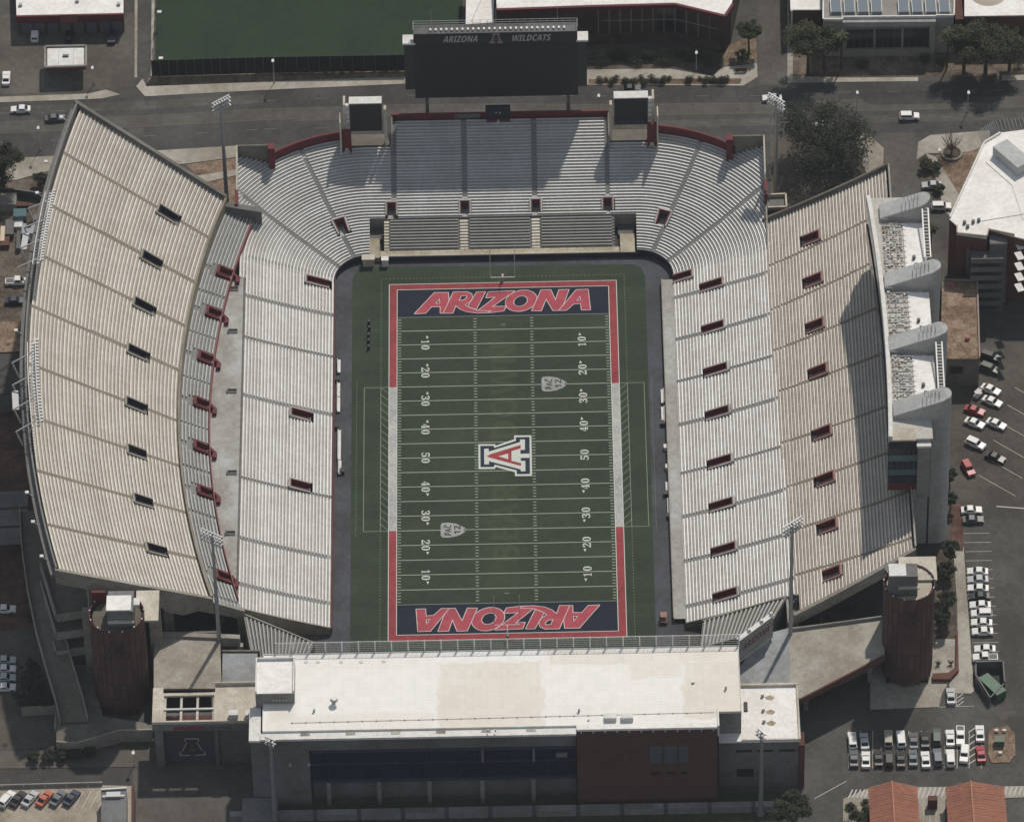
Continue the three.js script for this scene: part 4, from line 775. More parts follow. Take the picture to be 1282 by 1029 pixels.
// --- the two corner boards
function cornerBoard(u0, u1, v0, v1, sg, label) {
  const zc = -92.6, f = v => { let lo = 0, hi = 60; for (let i = 0; i < 40; i++) { const m = (lo + hi) / 2; P((u0 + u1) / 2, v, m).z > zc ? hi = m : lo = m; } return (lo + hi) / 2; };
  const yb = f(v1), yt = f(v0), x0 = P(u0, v0, yt).x, x1 = P(u1, v0, yt).x, hb = H(26);
  const t = thing('corner_board', label, 'scoreboard', 'corner boards', V((x0 + x1) / 2, 0, zc));
  mesh('cabinet', box(x0, x1, yb - 1.5, yt, zc - 2.2, zc), M.screenFrame, t); mesh('screen', box(x0 + 0.5, x1 - 0.3, yb, yt - 0.3, zc + 0.002, zc + 0.06), M.screen, t);
  mesh('roof_cap', box(x0 - 0.1, x1 + 0.1, yt + 0.004, yt + 0.25, zc - 2.3, zc + 0.1), M.white, t);
  mesh('platform', box(x0 - 2.4, x1 + 2.2, hb - 0.6, hb + 0.5, zc - 3.5, zc + 0.3), M.concreteDark, t);
  const o = sg < 0 ? x0 : x1, d = sg;
  mesh('tower_frame', [box(o + d * 1.0, o + d * 1.5, hb + 0.5, yt - 0.6, zc - 3.2, zc - 2.7), box(o + d * 1.0, o + d * 1.5, hb + 0.5, yt - 0.6, zc - 0.4, zc), box(o + d * 2.1, o + d * 2.4, hb, yt - 3, zc - 0.4, zc + 3), box(o + d * 1.0, o + d * 1.5, yt - 0.598, yt - 0.2, zc - 3.2, zc)], M.cream, t);
  for (let i = 0; i < 4; i++) mesh('speaker', box(o + d * 0.15, o + d * 0.95, yb + 1.2 + i * 1.5, yb + 2.3 + i * 1.5, zc - 0.6, zc + 0.3), M.white, t);
  mesh('side_panel', box((sg < 0 ? x1 : x0) - sg * 0.5, (sg < 0 ? x1 : x0) - sg * 1.1, hb + 0.5, yt - 1.4, zc - 1, zc + 0.5), M.cream, t);
  const px = o + d * 0.9; mesh('maroon_pier', box(px - 1.1, px + 1.1, hb - 2.2, yb + 0.4, zc + 1.3, zc + 2.2), M.maroon, t);
  mesh('pier_emblem', (() => { const e = emblemA(1.5); e.translate(px, hb + 0.7, zc + 2.22); return e; })(), M.rail, t);
  for (const x of [x0, x1]) mesh('column', box(x - 0.5, x + 0.5, 0.02, hb - 0.6, zc - 3, zc - 2), M.under, t);
  const c2 = []; for (let i = 0; i < 6; i++) c2.push(box(x0 + 0.6 + i * (x1 - x0 - 1.2) / 6, x0 + 0.45 + (i + 1) * (x1 - x0 - 1.2) / 6, yb - 1.1, yb - 0.3, zc + 0.002, zc + 0.05)); mesh('score_digits', c2, sg < 0 ? mat([0.05, 0.014, 0.018], 0.7) : mat([0.03, 0.035, 0.07], 0.6), t);
}
cornerBoard(437, 477, 130, 158, -1, 'corner video board with white cap near the curved cream upper deck');
cornerBoard(769, 811, 123, 150, 1, 'corner video board with white cap toward the tan tier and press box');
// --- floodlight towers: pole, crossarms, lamps
function lightTower(base, top, turn, label, wide = 5, rows = 3, cols = 7) {
  const t = thing('light_tower', label, 'light tower', 'floodlight towers', base);
  mesh('pole', rod(base, V(base.x, top, base.z), 0.55, 0.3, 10), M.metal, t);
  mesh('base_plate', rod(base, V(base.x, base.y + 0.5, base.z), 0.9, 0.9, 10), M.concreteGrey, t);
  const dx = Math.cos(turn), dz = -Math.sin(turn);
  for (let r = 0; r < rows; r++) {
    const y = top - r * 1.15, a = V(base.x - dx * wide / 2, y, base.z - dz * wide / 2), b = V(base.x + dx * wide / 2, y, base.z + dz * wide / 2);
    const arm = mesh('crossarm', bar(a, b, 0.28), M.metal, t);
    for (let c = 0; c < cols; c++) { const q = a.clone().lerp(b, (c + 0.5) / cols); mesh('lamp', rod(q.clone().add(V(-dz * 0.15, -0.1, dx * 0.15)), q.clone().add(V(-dz * 0.75, -0.35, dx * 0.75)), 0.2, 0.34, 8), M.rail, arm); }
  }
  return t;
}
lightTower(V(-64.2, 0.02, -84.5), 33.5, 0.65, 'tall floodlight pole beside the far end of the curved cream upper deck');
lightTower(V(63.9, 0.02, -82.5), 32.5, -0.75, 'tall floodlight pole beside the big leafy tree and the tan tier');
lightTower(V(P(274, 802, 9.5).x, 0.02, P(274, 802, 9.5).z), 43, -0.55, 'tall floodlight pole on the terrace between the brown tower and the east stands', 5.5);
lightTower(V(P(990, 793, 9.5).x, 0.02, P(990, 793, 9.5).z), 44, 0.7, 'tall floodlight pole on the terrace between the tan tier and the white roofed wing', 5.5);
lightTower(V(P(338, 925, 28).x, 0.02, P(338, 925, 28).z), 28, -0.5, 'floodlight pole in front of the corner of the long white roof', 2.6, 2, 3);
lightTower(V(P(954, 916, 26).x, 0.02, P(954, 916, 26).z), 26, -0.9, 'floodlight pole in front of the small white roofed wing', 2.6, 2, 3);
// --- lamp racks behind the upper deck
function lampRack(s0, s1, label) {
  const [ax, az] = uPt(s0, 33), [bx, bz] = uPt(s1, 33), y0 = HU(32), t = thing('lamp_rack', label, 'floodlights', 'lamp racks', V((ax + bx) / 2, y0, (az + bz) / 2));
  const at = (f, d, y) => { const [x, z] = uPt(lerp(s0, s1, f), d); return V(x, y, z); };
  const beams = []; for (const [d, y] of [[30.8, y0 + 6.2], [30.0, y0 + 7.4], [31.8, y0 + 6.4]]) for (let i = 0; i < 8; i++) beams.push(bar(at(i / 8, d, y), at((i + 1) / 8, d, y), 0.18));
  for (let i = 0; i <= 24; i++) beams.push(bar(at(i / 24, 31.8, y0 + 6.4), at(Math.min(1, i / 24 + 1 / 48), 30, y0 + 7.4), 0.1));
  mesh('truss', beams, M.rail, t);
  for (let i = 0; i < 26; i++) for (const [d, y] of [[29.6, y0 + 7.4], [30.4, y0 + 6.2]]) mesh('lamp', obox(...at((i + 0.5) / 26, d, y).toArray(), 0.62, 0.55, 0.42, 0), M.rail, t);
  for (const f of [0.12, 0.38, 0.66, 0.92]) mesh('arm', [bar(at(f, 34.2, y0 - 1), at(f, 35.4, y0 + 3.5), 0.3), bar(at(f, 35.4, y0 + 3.5), at(f, 30.8, y0 + 6.3), 0.26), bar(at(f, 33, y0 + 1), at(f, 31.4, y0 + 6.2), 0.16)], M.rail, t);
  mesh('service_platform', bar(at(0.4, 35, y0 + 2.2), at(0.62, 35, y0 + 2.2), 1.4, 0.2), M.metal, t);
}
lampRack(0.235, 0.395, 'row of floodlights on a truss behind the cream deck, toward the road');
lampRack(0.565, 0.745, 'row of floodlights on a truss behind the cream deck, beside the brick plaza');
{ // small lamps along the deck's rear walkway
  for (const s of [0.03, 0.13, 0.2, 0.5, 0.84, 0.9, 0.97]) { const [x, z] = uPt(s, 34.2), y = HU(32) - 0.4; const t = thing('walkway_lamp', 'small white lamp bracket on the rear walkway of the cream upper deck', 'lamp', 'rear walkway lamps', V(x, y, z)); mesh('bracket', bar(V(x + 0.6, y, z), V(x - 0.6, y + 1.2, z), 0.12), M.rail, t); mesh('lamp_head', box(x - 1.1, x - 0.3, y + 1.2, y + 1.5, z - 0.35, z + 0.35), M.white, t); }
}
// --- press box
{
  const t = thing('press_box', 'tall concrete press box with rounded fins rising behind the tan tier', 'press box', null, V(90, 0, 0));
  const RY = 39, FY = 44.5, cx = z => 84.4 - 0.0009 * (z - 8) ** 2 * 0.9, back = 93.5;
  const zs = Array.from({ length: 17 }, (_, i) => lerp(-41, 36, i / 16));
  mesh('roof', prism([...zs.map(z => [cx(z) + 0.9, z]), [back, 36], [back, -41]], RY - 0.5, RY), mat([0.56, 0.55, 0.51], 0.85, T.fine), t);
  mesh('front_parapet', wall(zs.map(z => [cx(z) + 0.5, z]), RY - 1.2, RY + 0.9, 0.9), M.white, t);
  // stepped glazed front over the top rows
  for (const [y0, y1, dx, m] of [[23.2, 27, 0.6, M.greyDark], [27.02, 31, 0.1, M.glassDark], [31.02, 34.6, 0.6, M.glassDark], [34.62, 37.8, 0.1, M.glassDark]]) mesh('front_glazing', prism([...zs.map(z => [cx(z) + dx, z]), [back - 0.6, 36 - dx * 0.5], [back - 0.6, -41 + dx * 0.5]], y0, y1), m, t);
  // visible end: bands of glass between slabs
  const ze = 36.02, x0 = cx(36) + 0.2;
  for (const [y0, y1, m, o] of [[36.4, 38.4, M.navy, 0.35], [34.2, 36.38, M.glassDark, 0.1], [32.2, 34.18, M.glassTeal, 0.2], [30.2, 32.18, M.navy, 0.6], [28, 30.18, M.glassTeal, 0.2], [26, 27.98, M.navy, 0.6], [23.6, 25.98, M.maroonDark, 0.2]]) mesh('end_band', box(x0, x0 + 6.2, y0, y1, ze, ze + o), m, t);
  for (let i = 0; i < 5; i++) mesh('mullion', box(x0 + 0.6 + i * 1.2, x0 + 0.7 + i * 1.2, 28, 36.3, ze + 0.601, ze + 0.68), M.greyDark, t);
  mesh('stair_core', box(x0 + 6.24, x0 + 9.0, 22, RY - 1.5, 30, 37.2), M.concreteGrey, t); mesh('stair_core_roof', box(x0 + 6.0, x0 + 9.1, RY - 1.48, RY - 0.9, 31, 37.4), M.white, t);
  mesh('end_roof', box(x0, x0 + 5.9, RY - 0.45, RY + 0.02, 32.5, ze + 0.3), M.cream, t);
  mesh('rear_wall', box(back - 0.3, back + 0.1, 0.02, RY - 0.52, -41, 29.9), M.greyWall, t);
  // fins: long slabs with rounded outer ends
  const finG = (ix, iz, ox, oz, w, y0, y1) => {
    const l = Math.hypot(ox - ix, oz - iz), ux = (ox - ix) / l, uz = (oz - iz) / l, nx = -uz * w, nz = ux * w, pts = [[ix + nx, iz + nz]];
    for (let i = 0; i <= 12; i++) { const a = Math.PI / 2 - Math.PI * i / 12; pts.push([ox + ux * Math.cos(a) * w + nx / w * w * Math.sin(a), oz + uz * Math.cos(a) * w + nz * Math.sin(a)]); }
    pts.push([ix - nx, iz - nz]); return prism(pts, y0, y1);
  };
  const slope = g => { const p = g.attributes.position; for (let i = 0; i < p.count; i++) if (p.getY(i) > FY - 1) p.setY(i, p.getY(i) - FY + lerp(RY + 0.95, FY, Math.min(1, (p.getX(i) - 85.2) / 11.5))); g.computeVertexNormals(); return g; };
  const finTop = mat([0.48, 0.5, 0.5], 0.85, T.fine);
  for (const [zi, zo, xo] of [[-35.4, -35.4, 94.2], [-13, -13, 95.4], [7.2, 7.2, 95.8], [27.6, 27.6, 95.6]]) {
    const f = mesh('fin', slope(finG(85.2, zi, xo, zo, 2.3, 0.02, FY)), mat([0.48, 0.48, 0.46], 0.9, T.fine), t);
    mesh('fin_top', slope(finG(85.3, zi, xo, zo, 2.15, FY + 0.004, FY + 0.06)), finTop, f);
    const sx = xo - 2, szz = zo, sat = []; for (let i = 0; i < 5; i++) sat.push(bar(V(sx - 1.6 + i * 0.8, FY - 0.6, szz - 1.4), V(sx - 1.6 + i * 0.8, FY - 0.1, szz + 1.2), 0.12)); mesh('rooftop_grille', sat, M.steelDark, f);
  }
  // machines on the roofs between the fins
  const bay = [[-41, -38, 0], [-32.8, -15.6, 1], [-10.4, 4.6, 1], [9.8, 25, 1]], cols = [mat([0.42, 0.43, 0.43], 0.6, T.fine), mat([0.62, 0.61, 0.57], 0.6, T.fine), mat([0.42, 0.33, 0.26], 0.8, T.fine), mat([0.25, 0.25, 0.25], 0.7)];
  for (const [z0, z1, full] of bay) {
    mesh('white_roof', box(90.2, 95.0, RY - 0.49, RY + 0.25, z0 + 0.6, z1 - 0.4), M.roofWhite, t);
    if (!full) continue;
    const L = [[], [], [], []];
    for (let r = 0; r * 0.85 < z1 - z0 - 0.8; r++) for (let i = 0; i < 6; i++) { if (rnd() < 0.3) continue; const x = 85.9 + i * 0.72 + rr(-0.1, 0.1), z = z0 + 0.6 + r * 0.85 + rr(-0.1, 0.1), w = rr(0.3, 0.58), d = rr(0.35, 0.68), h = rr(0.2, 0.7), q = rnd(); L[q < 0.5 ? 1 : q < 0.78 ? 0 : q < 0.93 ? 2 : 3].push(box(x - w / 2, x + w / 2, RY + 0.001, RY + h, z - d / 2, z + d / 2)); }
    for (let i = 0; i < 10; i++) { const z = lerp(z0, z1 - 1, i / 9); L[0].push(bar(V(85.6, RY + 1.1, z), V(90.6, RY + 1.1, z), 0.14)); }
    L.forEach((g, i) => { mesh('roof_machinery', g, cols[i], t).userData.kind = 'stuff'; });
    for (const [dx, dz] of [[1.6, 2.5], [1.2, 5]]) mesh('roof_vent', rod(V(91 + dx, RY + 0.25, z1 - dz), V(91 + dx, RY + 1.1, z1 - dz), 0.4, 0.4, 8), M.steelDark, t);
  }
  // ladders of the service gantry on the outer edge
  for (const [z0, z1, x] of [[-33, -20, 94.6], [10, 22, 95.4]]) { const g = [bar(V(x, RY + 4, z0), V(x, RY + 1.2, z1), 0.3), bar(V(x + 1.3, RY + 4, z0), V(x + 1.3, RY + 1.2, z1), 0.3)]; for (let i = 0; i < 16; i++) g.push(bar(V(x, lerp(RY + 4, RY + 1.2, i / 15), lerp(z0, z1, i / 15)), V(x + 1.3, lerp(RY + 4, RY + 1.2, i / 15), lerp(z0, z1, i / 15)), 0.14)); for (const z of [z0, z1]) g.push(bar(V(x, z === z0 ? RY + 4 : RY + 1.2, z), V(x, 0.1, z), 0.3)); mesh('service_gantry', g, M.rail, t); }
}
// --- north building with the long white roof
const NB = { x0: -52, x1: 49.6, z0: 82.8, z1: 105.0, h: 24 };
{
  const { x0, x1, z0, z1, h } = NB, t = thing('field_house', 'long building with a white roof closing the open end of the stadium', 'building', null, V(0, 0, 95));
  // roof with dust patches
  const c = document.createElement('canvas'); c.width = 2048; c.height = 512; const g = c.getContext('2d'), im = g.createImageData(2048, 512);
  const n1 = noiseGrid(1024, 6, 91), n2 = noiseGrid(1024, 30, 92), n3 = noiseGrid(1024, 300, 93);
  const px = u => (P(u, 860, h).x - x0) / (x1 - x0) * 2048, box2 = [[545, 683, 828, 912, 0.9], [683, 930, 810, 832, 0.75], [790, 860, 826, 850, 0.7], [852, 930, 826, 900, 1], [335, 372, 852, 905, 0.75], [330, 545, 893, 925, 0.45], [683, 860, 880, 905, 0.2], [372, 545, 815, 838, 0.25]].map(([a, b, v0, v1, k]) => { const p = P((a + b) / 2, v0, h), q = P((a + b) / 2, v1, h); return [px(a), px(b), (p.z - z0) / (z1 - z0) * 512, (q.z - z0) / (z1 - z0) * 512, k]; });
  for (let y = 0; y < 512; y++) for (let x = 0; x < 2048; x++) {
    const j = y * 1024 + (x % 1024), wob = (n2[j] - 0.5) * 34 + (n1[j] - 0.5) * 26; let d = 0;
    for (const [a, b, p, q, k] of box2) { const e = Math.min(x + wob - a, b - x + wob, (y - p) * 1.3 + wob, (q - y) * 1.3 + wob); if (e > 0) d = Math.max(d, k * Math.min(1, e / 15)); }
    d = Math.min(1, d * (0.75 + 0.5 * n1[j])); const f = (n3[j] - 0.5) * 9 + (n2[j] - 0.5) * 8 + (x % 31 < 2 ? -7 : y % 18 < 2 ? -9 : 0), o = 4 * (y * 2048 + x);
    im.data[o] = lerp(234, 222, d) + f; im.data[o + 1] = lerp(233, 215, d) + f; im.data[o + 2] = lerp(229, 204, d) + f; im.data[o + 3] = 255;
  }
  g.putImageData(im, 0, 0); const tx = new THREE.CanvasTexture(c); tx.colorSpace = THREE.SRGBColorSpace; tx.magFilter = THREE.LinearFilter;
  const rg = prism([[x0, z0], [x1, z0], [x1, z1 - 3.2], [44.6, z1 - 3.2], [44.6, z1], [x0, z1]], h - 0.6, h), p = rg.attributes.position, uv = rg.attributes.uv, nn = rg.attributes.normal;
  for (let i = 0; i < p.count; i++) uv.setXY(i, (p.getX(i) - x0) / (x1 - x0), 1 - (p.getZ(i) - z0) / (z1 - z0));
  const roof = mesh('roof', rg, mat(0xffffff, 0.85, tx), t);
  mesh('roof_edge', [box(x0 - 0.12, x0, h - 0.7, h + 0.28, z0, z1), box(x1, x1 + 0.12, h - 0.7, h + 0.25, z0, z1 - 3.2), box(x0, x1, h - 0.7, h + 0.25, z0 - 0.12, z0)], M.white, roof);
  mesh('gutter_roof', box(x0 - 0.5, 14.5, h - 1.1, h - 0.5, z1 + 0.02, z1 + 2.0), M.white, roof);
  for (let i = 0; i < 6; i++) mesh('drain_box', box(-44 + i * 9.6, -42 + i * 9.6, h - 0.49, h - 0.42, z1 + 0.3, z1 + 1.1), mat([0.5, 0.49, 0.45], 0.9, T.dirt), roof);
  const cable = [bar(V(-46, h + 0.12, z1 - 2.2), V(44, h + 0.12, z1 - 3.0), 0.08)]; for (let i = 0; i < 30; i++) cable.push(box(-46 + i * 3, -45.7 + i * 3, h + 0.002, h + 0.25, z1 - 2.5 - i * 0.026, z1 - 2.1 - i * 0.026)); mesh('safety_line', cable, M.metal, roof);
  for (const [u, v, r, hh] of [[418, 880, 0.8, 1.5], [393, 891, 0.5, 0.9], [725, 891, 0.5, 1.0], [868, 855, 0.7, 0.5], [909, 863, 0.5, 1.1], [611, 916, 0.3, 0.7], [620, 916, 0.3, 0.7], [737, 902, 0.4, 0.4]]) { const q = P(u, v, h); const vt = mesh('roof_vent', rod(V(q.x, h, q.z), V(q.x, h + hh, q.z), r * 0.5, r * 0.5, 10), M.metal, roof); }
  { const q = P(418, 876, h + 1.5); mesh('vent_cowl', rod(V(q.x, h + 1.4, q.z), V(q.x, h + 1.9, q.z), 0.9, 0.6, 12), M.rail, roof); }
  for (const [u, v] of [[383, 829], [398, 829], [427, 829], [452, 829], [480, 828]]) { const q = P(u, v, h); mesh('roof_drain', rod(V(q.x, h + 0.002, q.z), V(q.x, h + 0.12, q.z), 0.5, 0.4, 10), mat([0.6, 0.6, 0.58], 0.8), roof); }
  for (const [a, b] of [[757, 772], [778, 793]]) { const q = P(a, 901, h), r = P(b, 901, h); mesh('roof_unit', box(q.x, r.x, h, h + 1.1, q.z - 0.9, q.z + 0.6), M.white, roof); }
  // walls
  mesh('wall', box(x0 + 0.5, 14.4, 17.5, h - 0.62, z1 - 3, z1 - 0.2), mat([0.18, 0.183, 0.19], 0.8, T.concrete), t);
  mesh('wall', box(x0 + 0.5, 44.4, 0.02, h - 0.62, z0 + 8, z1 - 3.02), M.greyDark, t);
  mesh('wall', box(x0 + 0.5, P(388, 950, 12).x, 0.02, 17.48, z1 - 3, z1 - 0.2), mat([0.18, 0.183, 0.19], 0.85, T.concrete), t);
  const gx0 = P(390, 950, 12).x, gx1 = 14.4, fr = mat([0.03, 0.045, 0.075], 0.5);
  for (const [y0, y1] of [[16.6, 17.48], [7.2, 8.0], [12.9, 13.2]]) mesh('glazing_band', box(gx0, gx1, y0, y1, z1 - 1.1, z1 - 0.15), fr, t);
  const np = 16; for (let i = 0; i < np; i++) for (const [y0, y1] of [[8.02, 12.88], [13.22, 16.58]]) { const a = lerp(gx0, gx1, i / np), b = lerp(gx0, gx1, (i + 1) / np); mesh('window_pane', box(a + 0.06, b - 0.06, y0, y1, z1 - 0.9, z1 - 0.55), M.glassBlue, t); }
  mesh('glazing_back', box(gx0, gx1, 7.2, 17.48, z1 - 3, z1 - 1.12), M.greyWall, t);
  mesh('wall', box(gx0, gx1, 0.02, 7.18, z1 - 3, z1 - 2.2), mat([0.18, 0.183, 0.19], 0.85, T.concrete), t);
  for (const u of [412, 475, 538, 604, 668]) { const x = P(u, 985, 3).x; mesh('column', box(x - 0.45, x + 0.45, 0.02, 7.18, z1 - 0.9, z1 - 0.1), mat([0.26, 0.26, 0.25], 0.9, T.concrete), t); }
  for (const [u, v] of [[604, 930], [668, 930]]) { const x = P(u, v, 15).x; mesh('flag_bracket', box(x - 0.25, x + 0.25, 13, 17, z1 - 0.14, z1 + 0.05), M.greyWall, t); }
  mesh('lit_sign', box(P(696, 938, 13).x, P(710, 938, 13).x, 14.0, 15.2, z1 - 0.5, z1 - 0.12), M.greyWall, t);
  // brick block
  const bx0 = 14.6, bx1 = 44.5, zb = z1 + 1.2, bk = mesh('brick_wall', box(bx0, bx1, 0.02, h - 0.62, z1 - 2.98, zb), mat([0.115, 0.055, 0.047], 0.9, T.fine), t);
  mesh('brick_cap', box(bx0 - 0.05, bx1 - 0.02, h - 0.61, h - 0.002, z1 + 0.004, zb + 0.05), M.roofWhite, bk);
  for (let i = 0; i < 12; i++) mesh('coping_lamp', box(bx0 + 0.8 + i * 2.55, bx0 + 1.15 + i * 2.55, h - 1.0, h - 0.55, zb + 0.06, zb + 0.3), M.rail, bk);
  for (const [a, b] of [[813, 829], [832, 848], [850, 862]]) { mesh('window', box(P(a, 945, 15).x, P(b, 945, 15).x, 13, 18.6, zb + 0.002, zb + 0.12), mat([0.09, 0.1, 0.11], 0.25), bk); mesh('vent_slot', box(P(a + 2, 965, 9).x, P(b - 2, 965, 9).x, 9.4, 10.2, zb + 0.002, zb + 0.08), M.black, bk); }
  mesh('step_band', box(44.5, 44.9, h - 3, h + 0.28, z1 - 4, zb - 0.1), M.white, t);
  // right wing with its recessed well
  const wx0 = 44.95, wx1 = 62.4, wz0 = 86, wz1 = 101.4, wh = 15, wr = mesh('wing_roof', prism([[x1 + 0.2, wz0], [wx1, wz0], [wx1, wz1 + 0.8], [wx0, wz1 + 0.8], [wx0, wz1 - 1.6], [x1 + 0.2, wz1 - 1.6]], wh - 0.5, wh), M.roofWhite, t);
  mesh('parapet', [box(x1 + 0.2, wx1, wh, wh + 0.7, wz0, wz0 + 0.5), box(wx1 - 0.4, wx1, wh, wh + 0.5, wz0 + 0.5, wz1 + 0.8), box(x1 + 0.22, wx1 - 0.4, wh, wh + 0.35, wz1 + 0.4, wz1 + 0.8)], M.cream, wr);
  mesh('well_wall', box(wx0, x1 + 0.18, 14, h - 0.7, 99.2, 99.7), mat([0.3, 0.305, 0.305], 0.85, T.concrete), t);
  mesh('wing_wall', box(wx0, wx1 - 0.3, 0.02, wh - 0.52, wz0 + 1, wz1 + 0.5), mat([0.18, 0.183, 0.19], 0.85, T.concrete), t);
  mesh('wing_wall', box(wx1 - 0.28, wx1 + 0.9, 0.02, wh - 1.5, wz1 - 3, wz1 + 0.9), M.brickDark, t);
  for (let i = 0; i < 3; i++) mesh('window', box(48.6 + i * 4.6, 52 + i * 4.6, 11.3, 11.9, wz1 + 0.502, wz1 + 0.6), M.black, t);
  mesh('louvre', box(48.8, 52.4, 3.6, 6.0, wz1 + 0.502, wz1 + 0.6), M.black, t);
  mesh('skylight', box(50.6, 51.4, wh + 0.002, wh + 0.3, 91, 93.6), M.black, wr);
  for (const [u, v] of [[955, 872], [956, 890], [957, 904]]) { const q = P(u, v, wh); mesh('roof_vent', rod(V(q.x, wh, q.z), V(q.x, wh + 0.9, q.z), 0.35, 0.35, 10), M.metal, wr); mesh('rust_stain', sheet([[q.x + 0.4, q.z + 0.2], [q.x + 1.6, q.z - 0.4], [q.x + 2.6, q.z + 0.3], [q.x + 1.9, q.z + 1.2], [q.x + 0.8, q.z + 0.9]], wh + 0.01), mat([0.5, 0.42, 0.3], 0.9, T.dirt), wr); }
  // left wing with pergola and gate
  const lx0 = -76.4, lx1 = -52.6, lz0 = 81.8, lz1 = 92.8, lh = 14;
  const lw = mesh('wing_roof', prism([[lx0, lz0 + 0.6], [lx0 + 2.2, lz0 + 0.6], [lx0 + 2.2, lz0 + 2.2], [lx0 + 13.4, lz0 + 2.2], [lx0 + 13.4, lz0], [lx1, lz0], [lx1, lz1], [lx0, lz1]], lh - 0.5, lh, [[[lx0 + 2.4, lz0 + 3], [lx0 + 13.2, lz0 + 3], [lx0 + 13.2, lz1 - 0.7], [lx0 + 2.4, lz1 - 0.7]]]), mat([0.7, 0.67, 0.59], 0.85, T.concrete), t);
  for (let i = 0; i < 4; i++) mesh('pergola_beam', box(lx0 + 2.4 + i * 3.5, lx0 + 2.9 + i * 3.5, lh - 1.5, lh - 0.5, lz0 + 2.6, lz1 - 0.75), M.cream, lw);
  mesh('pergola_beam', box(lx0 + 2.5, lx0 + 13.2, lh - 0.48, lh - 0.1, lz0 + 6.6, lz0 + 7), M.white, lw);
  mesh('pergola_floor', box(lx0 + 2.4, lx0 + 13.2, 6.5, 7, lz0 + 2.4, lz1 - 1.62), M.brickDark, lw);
  mesh('parapet', [box(lx0 + 13.4, lx1, lh + 0.002, lh + 0.9, lz0, lz0 + 0.3), box(lx0, lx1, lh + 0.002, lh + 0.3, lz1 - 0.35, lz1)], M.cream, lw);
  for (const u of [292, 313]) { const q = P(u, 902, lh); mesh('roof_unit', box(q.x - 1, q.x + 1, lh + 0.31, lh + 1.6, q.z - 1.6, q.z - 0.1), M.white, lw); }
  mesh('gate_fascia', box(lx0, lx1, lh - 2.2, lh - 0.52, lz1 - 0.5, lz1 + 0.25), mat([0.24, 0.25, 0.25], 0.85, T.concrete), t);
  mesh('fascia_lettering', [box(P(217, 909, 13).x, P(253, 909, 13).x, lh - 1.9, lh - 0.9, lz1 + 0.252, lz1 + 0.36)], mat([0.22, 0.05, 0.07], 0.8), t); mesh('fascia_lettering', [box(P(254, 911, 13).x, P(289, 911, 13).x, lh - 1.8, lh - 1.1, lz1 + 0.252, lz1 + 0.36)], M.greyDark, t);
  mesh('gate_pier', box(lx0 + 0.4, lx0 + 2.2, 0.02, lh - 2.22, lz1 - 1.5, lz1), M.greyWall, t); mesh('gate_pier', box(lx0 + 13.2, lx0 + 14, 0.02, lh - 2.22, lz1 - 1.5, lz1), M.greyDark, t);
  const gp = mesh('gate_screen', box(lx0 + 2.22, lx0 + 13.18, 0.02, lh - 2.22, lz1 - 1.4, lz1 - 1.1), mat([0.06, 0.062, 0.068], 0.5), t);
  const e = emblemA(5.6); e.translate(P(240, 942, 5).x, 5.2, lz1 - 1.06); mesh('gate_emblem', e, mat([0.34, 0.34, 0.34], 0.6), gp); const e2 = emblemA(4.8); e2.translate(P(240, 942, 5).x, 5.2, lz1 - 1.03); mesh('gate_emblem', e2, mat([0.06, 0.04, 0.05], 0.6), gp);
  mesh('wall', box(lx0 + 14.02, lx1 + 0.9, 0.02, lh - 0.52, lz0 + 1, lz1 - 1.2), mat([0.18, 0.183, 0.19], 0.8, T.concrete), t); mesh('wall', box(lx0 + 0.3, lx0 + 13, 0.02, 6.48, lz0 + 1, lz1 - 1.6), M.greyDark, t);
  for (let i = 0; i < 3; i++) mesh('wall_lamp', rod(V(-50.6 + i * 4, 13.4, z1 - 0.2), V(-50.6 + i * 4, 13.4, z1 + 0.3), 0.35, 0.35, 8), M.rail, t);
  // lift tower
  const ex0 = -53.6, ex1 = -45.3, ez0 = 87.2, ez1 = 97.1, eh = 27.6; mesh('lift_tower', [box(ex0, ex1, 0.02, eh - 0.5, ez0, ez1)], mat([0.3, 0.3, 0.29], 0.85, T.concrete), t);
  mesh('lift_roof', box(ex0, ex1, eh - 0.498, eh - 0.3, ez0, ez1), M.roofWhite, t);
  mesh('parapet', [box(ex0, ex1, eh - 0.296, eh + 0.4, ez0, ez0 + 0.3), box(ex0, ex0 + 0.3, eh - 0.296, eh + 0.4, ez0 + 0.3, ez1), box(ex1 - 0.3, ex1, eh - 0.296, eh + 0.4, ez0 + 0.3, ez1)], M.white, t);
  for (let i = 0; i < 5; i++) mesh('wall_lamp', box(-50 + i * 0.7, -49.7 + i * 0.7, eh - 2.4, eh - 2, ez1 + 0.002, ez1 + 0.3), M.rail, t);
  mesh('corner_strip', box(x0 - 3, x0 - 0.52, h - 1.6, h - 1, 97.2, z1 + 1.8), M.white, t); mesh('corner_wall', box(x0 - 2.8, x0 + 0.48, 0.02, h - 1.62, 97.3, z1 - 0.3), mat([0.18, 0.183, 0.19], 0.85, T.concrete), t);
  // low wall along the front
  const lwz = z1 + 2.6; for (let i = 0; i < 13; i++) { const a = lerp(-60, 62, i / 13), b = lerp(-60, 62, (i + 1) / 13); mesh('terrace_wall', box(a + 0.02, b - 0.9, 0.02, 1.9, lwz, lwz + 1.6), mat([0.27, 0.275, 0.28], 0.9, T.concrete), t); mesh('terrace_pier', box(b - 0.88, b, 0.02, 1.95, lwz + 0.1, lwz + 1.4), M.steelDark, t); }
  // raked seats under the roof toward the field
  for (let k = 0; k < 9; k++) mesh('club_terrace', box(-44, 44, 0.02 + k * 1.1, 1.1 + k * 1.1, 66 + k * 1.9, 67.88 + k * 1.9), M.greyDark, t);
}
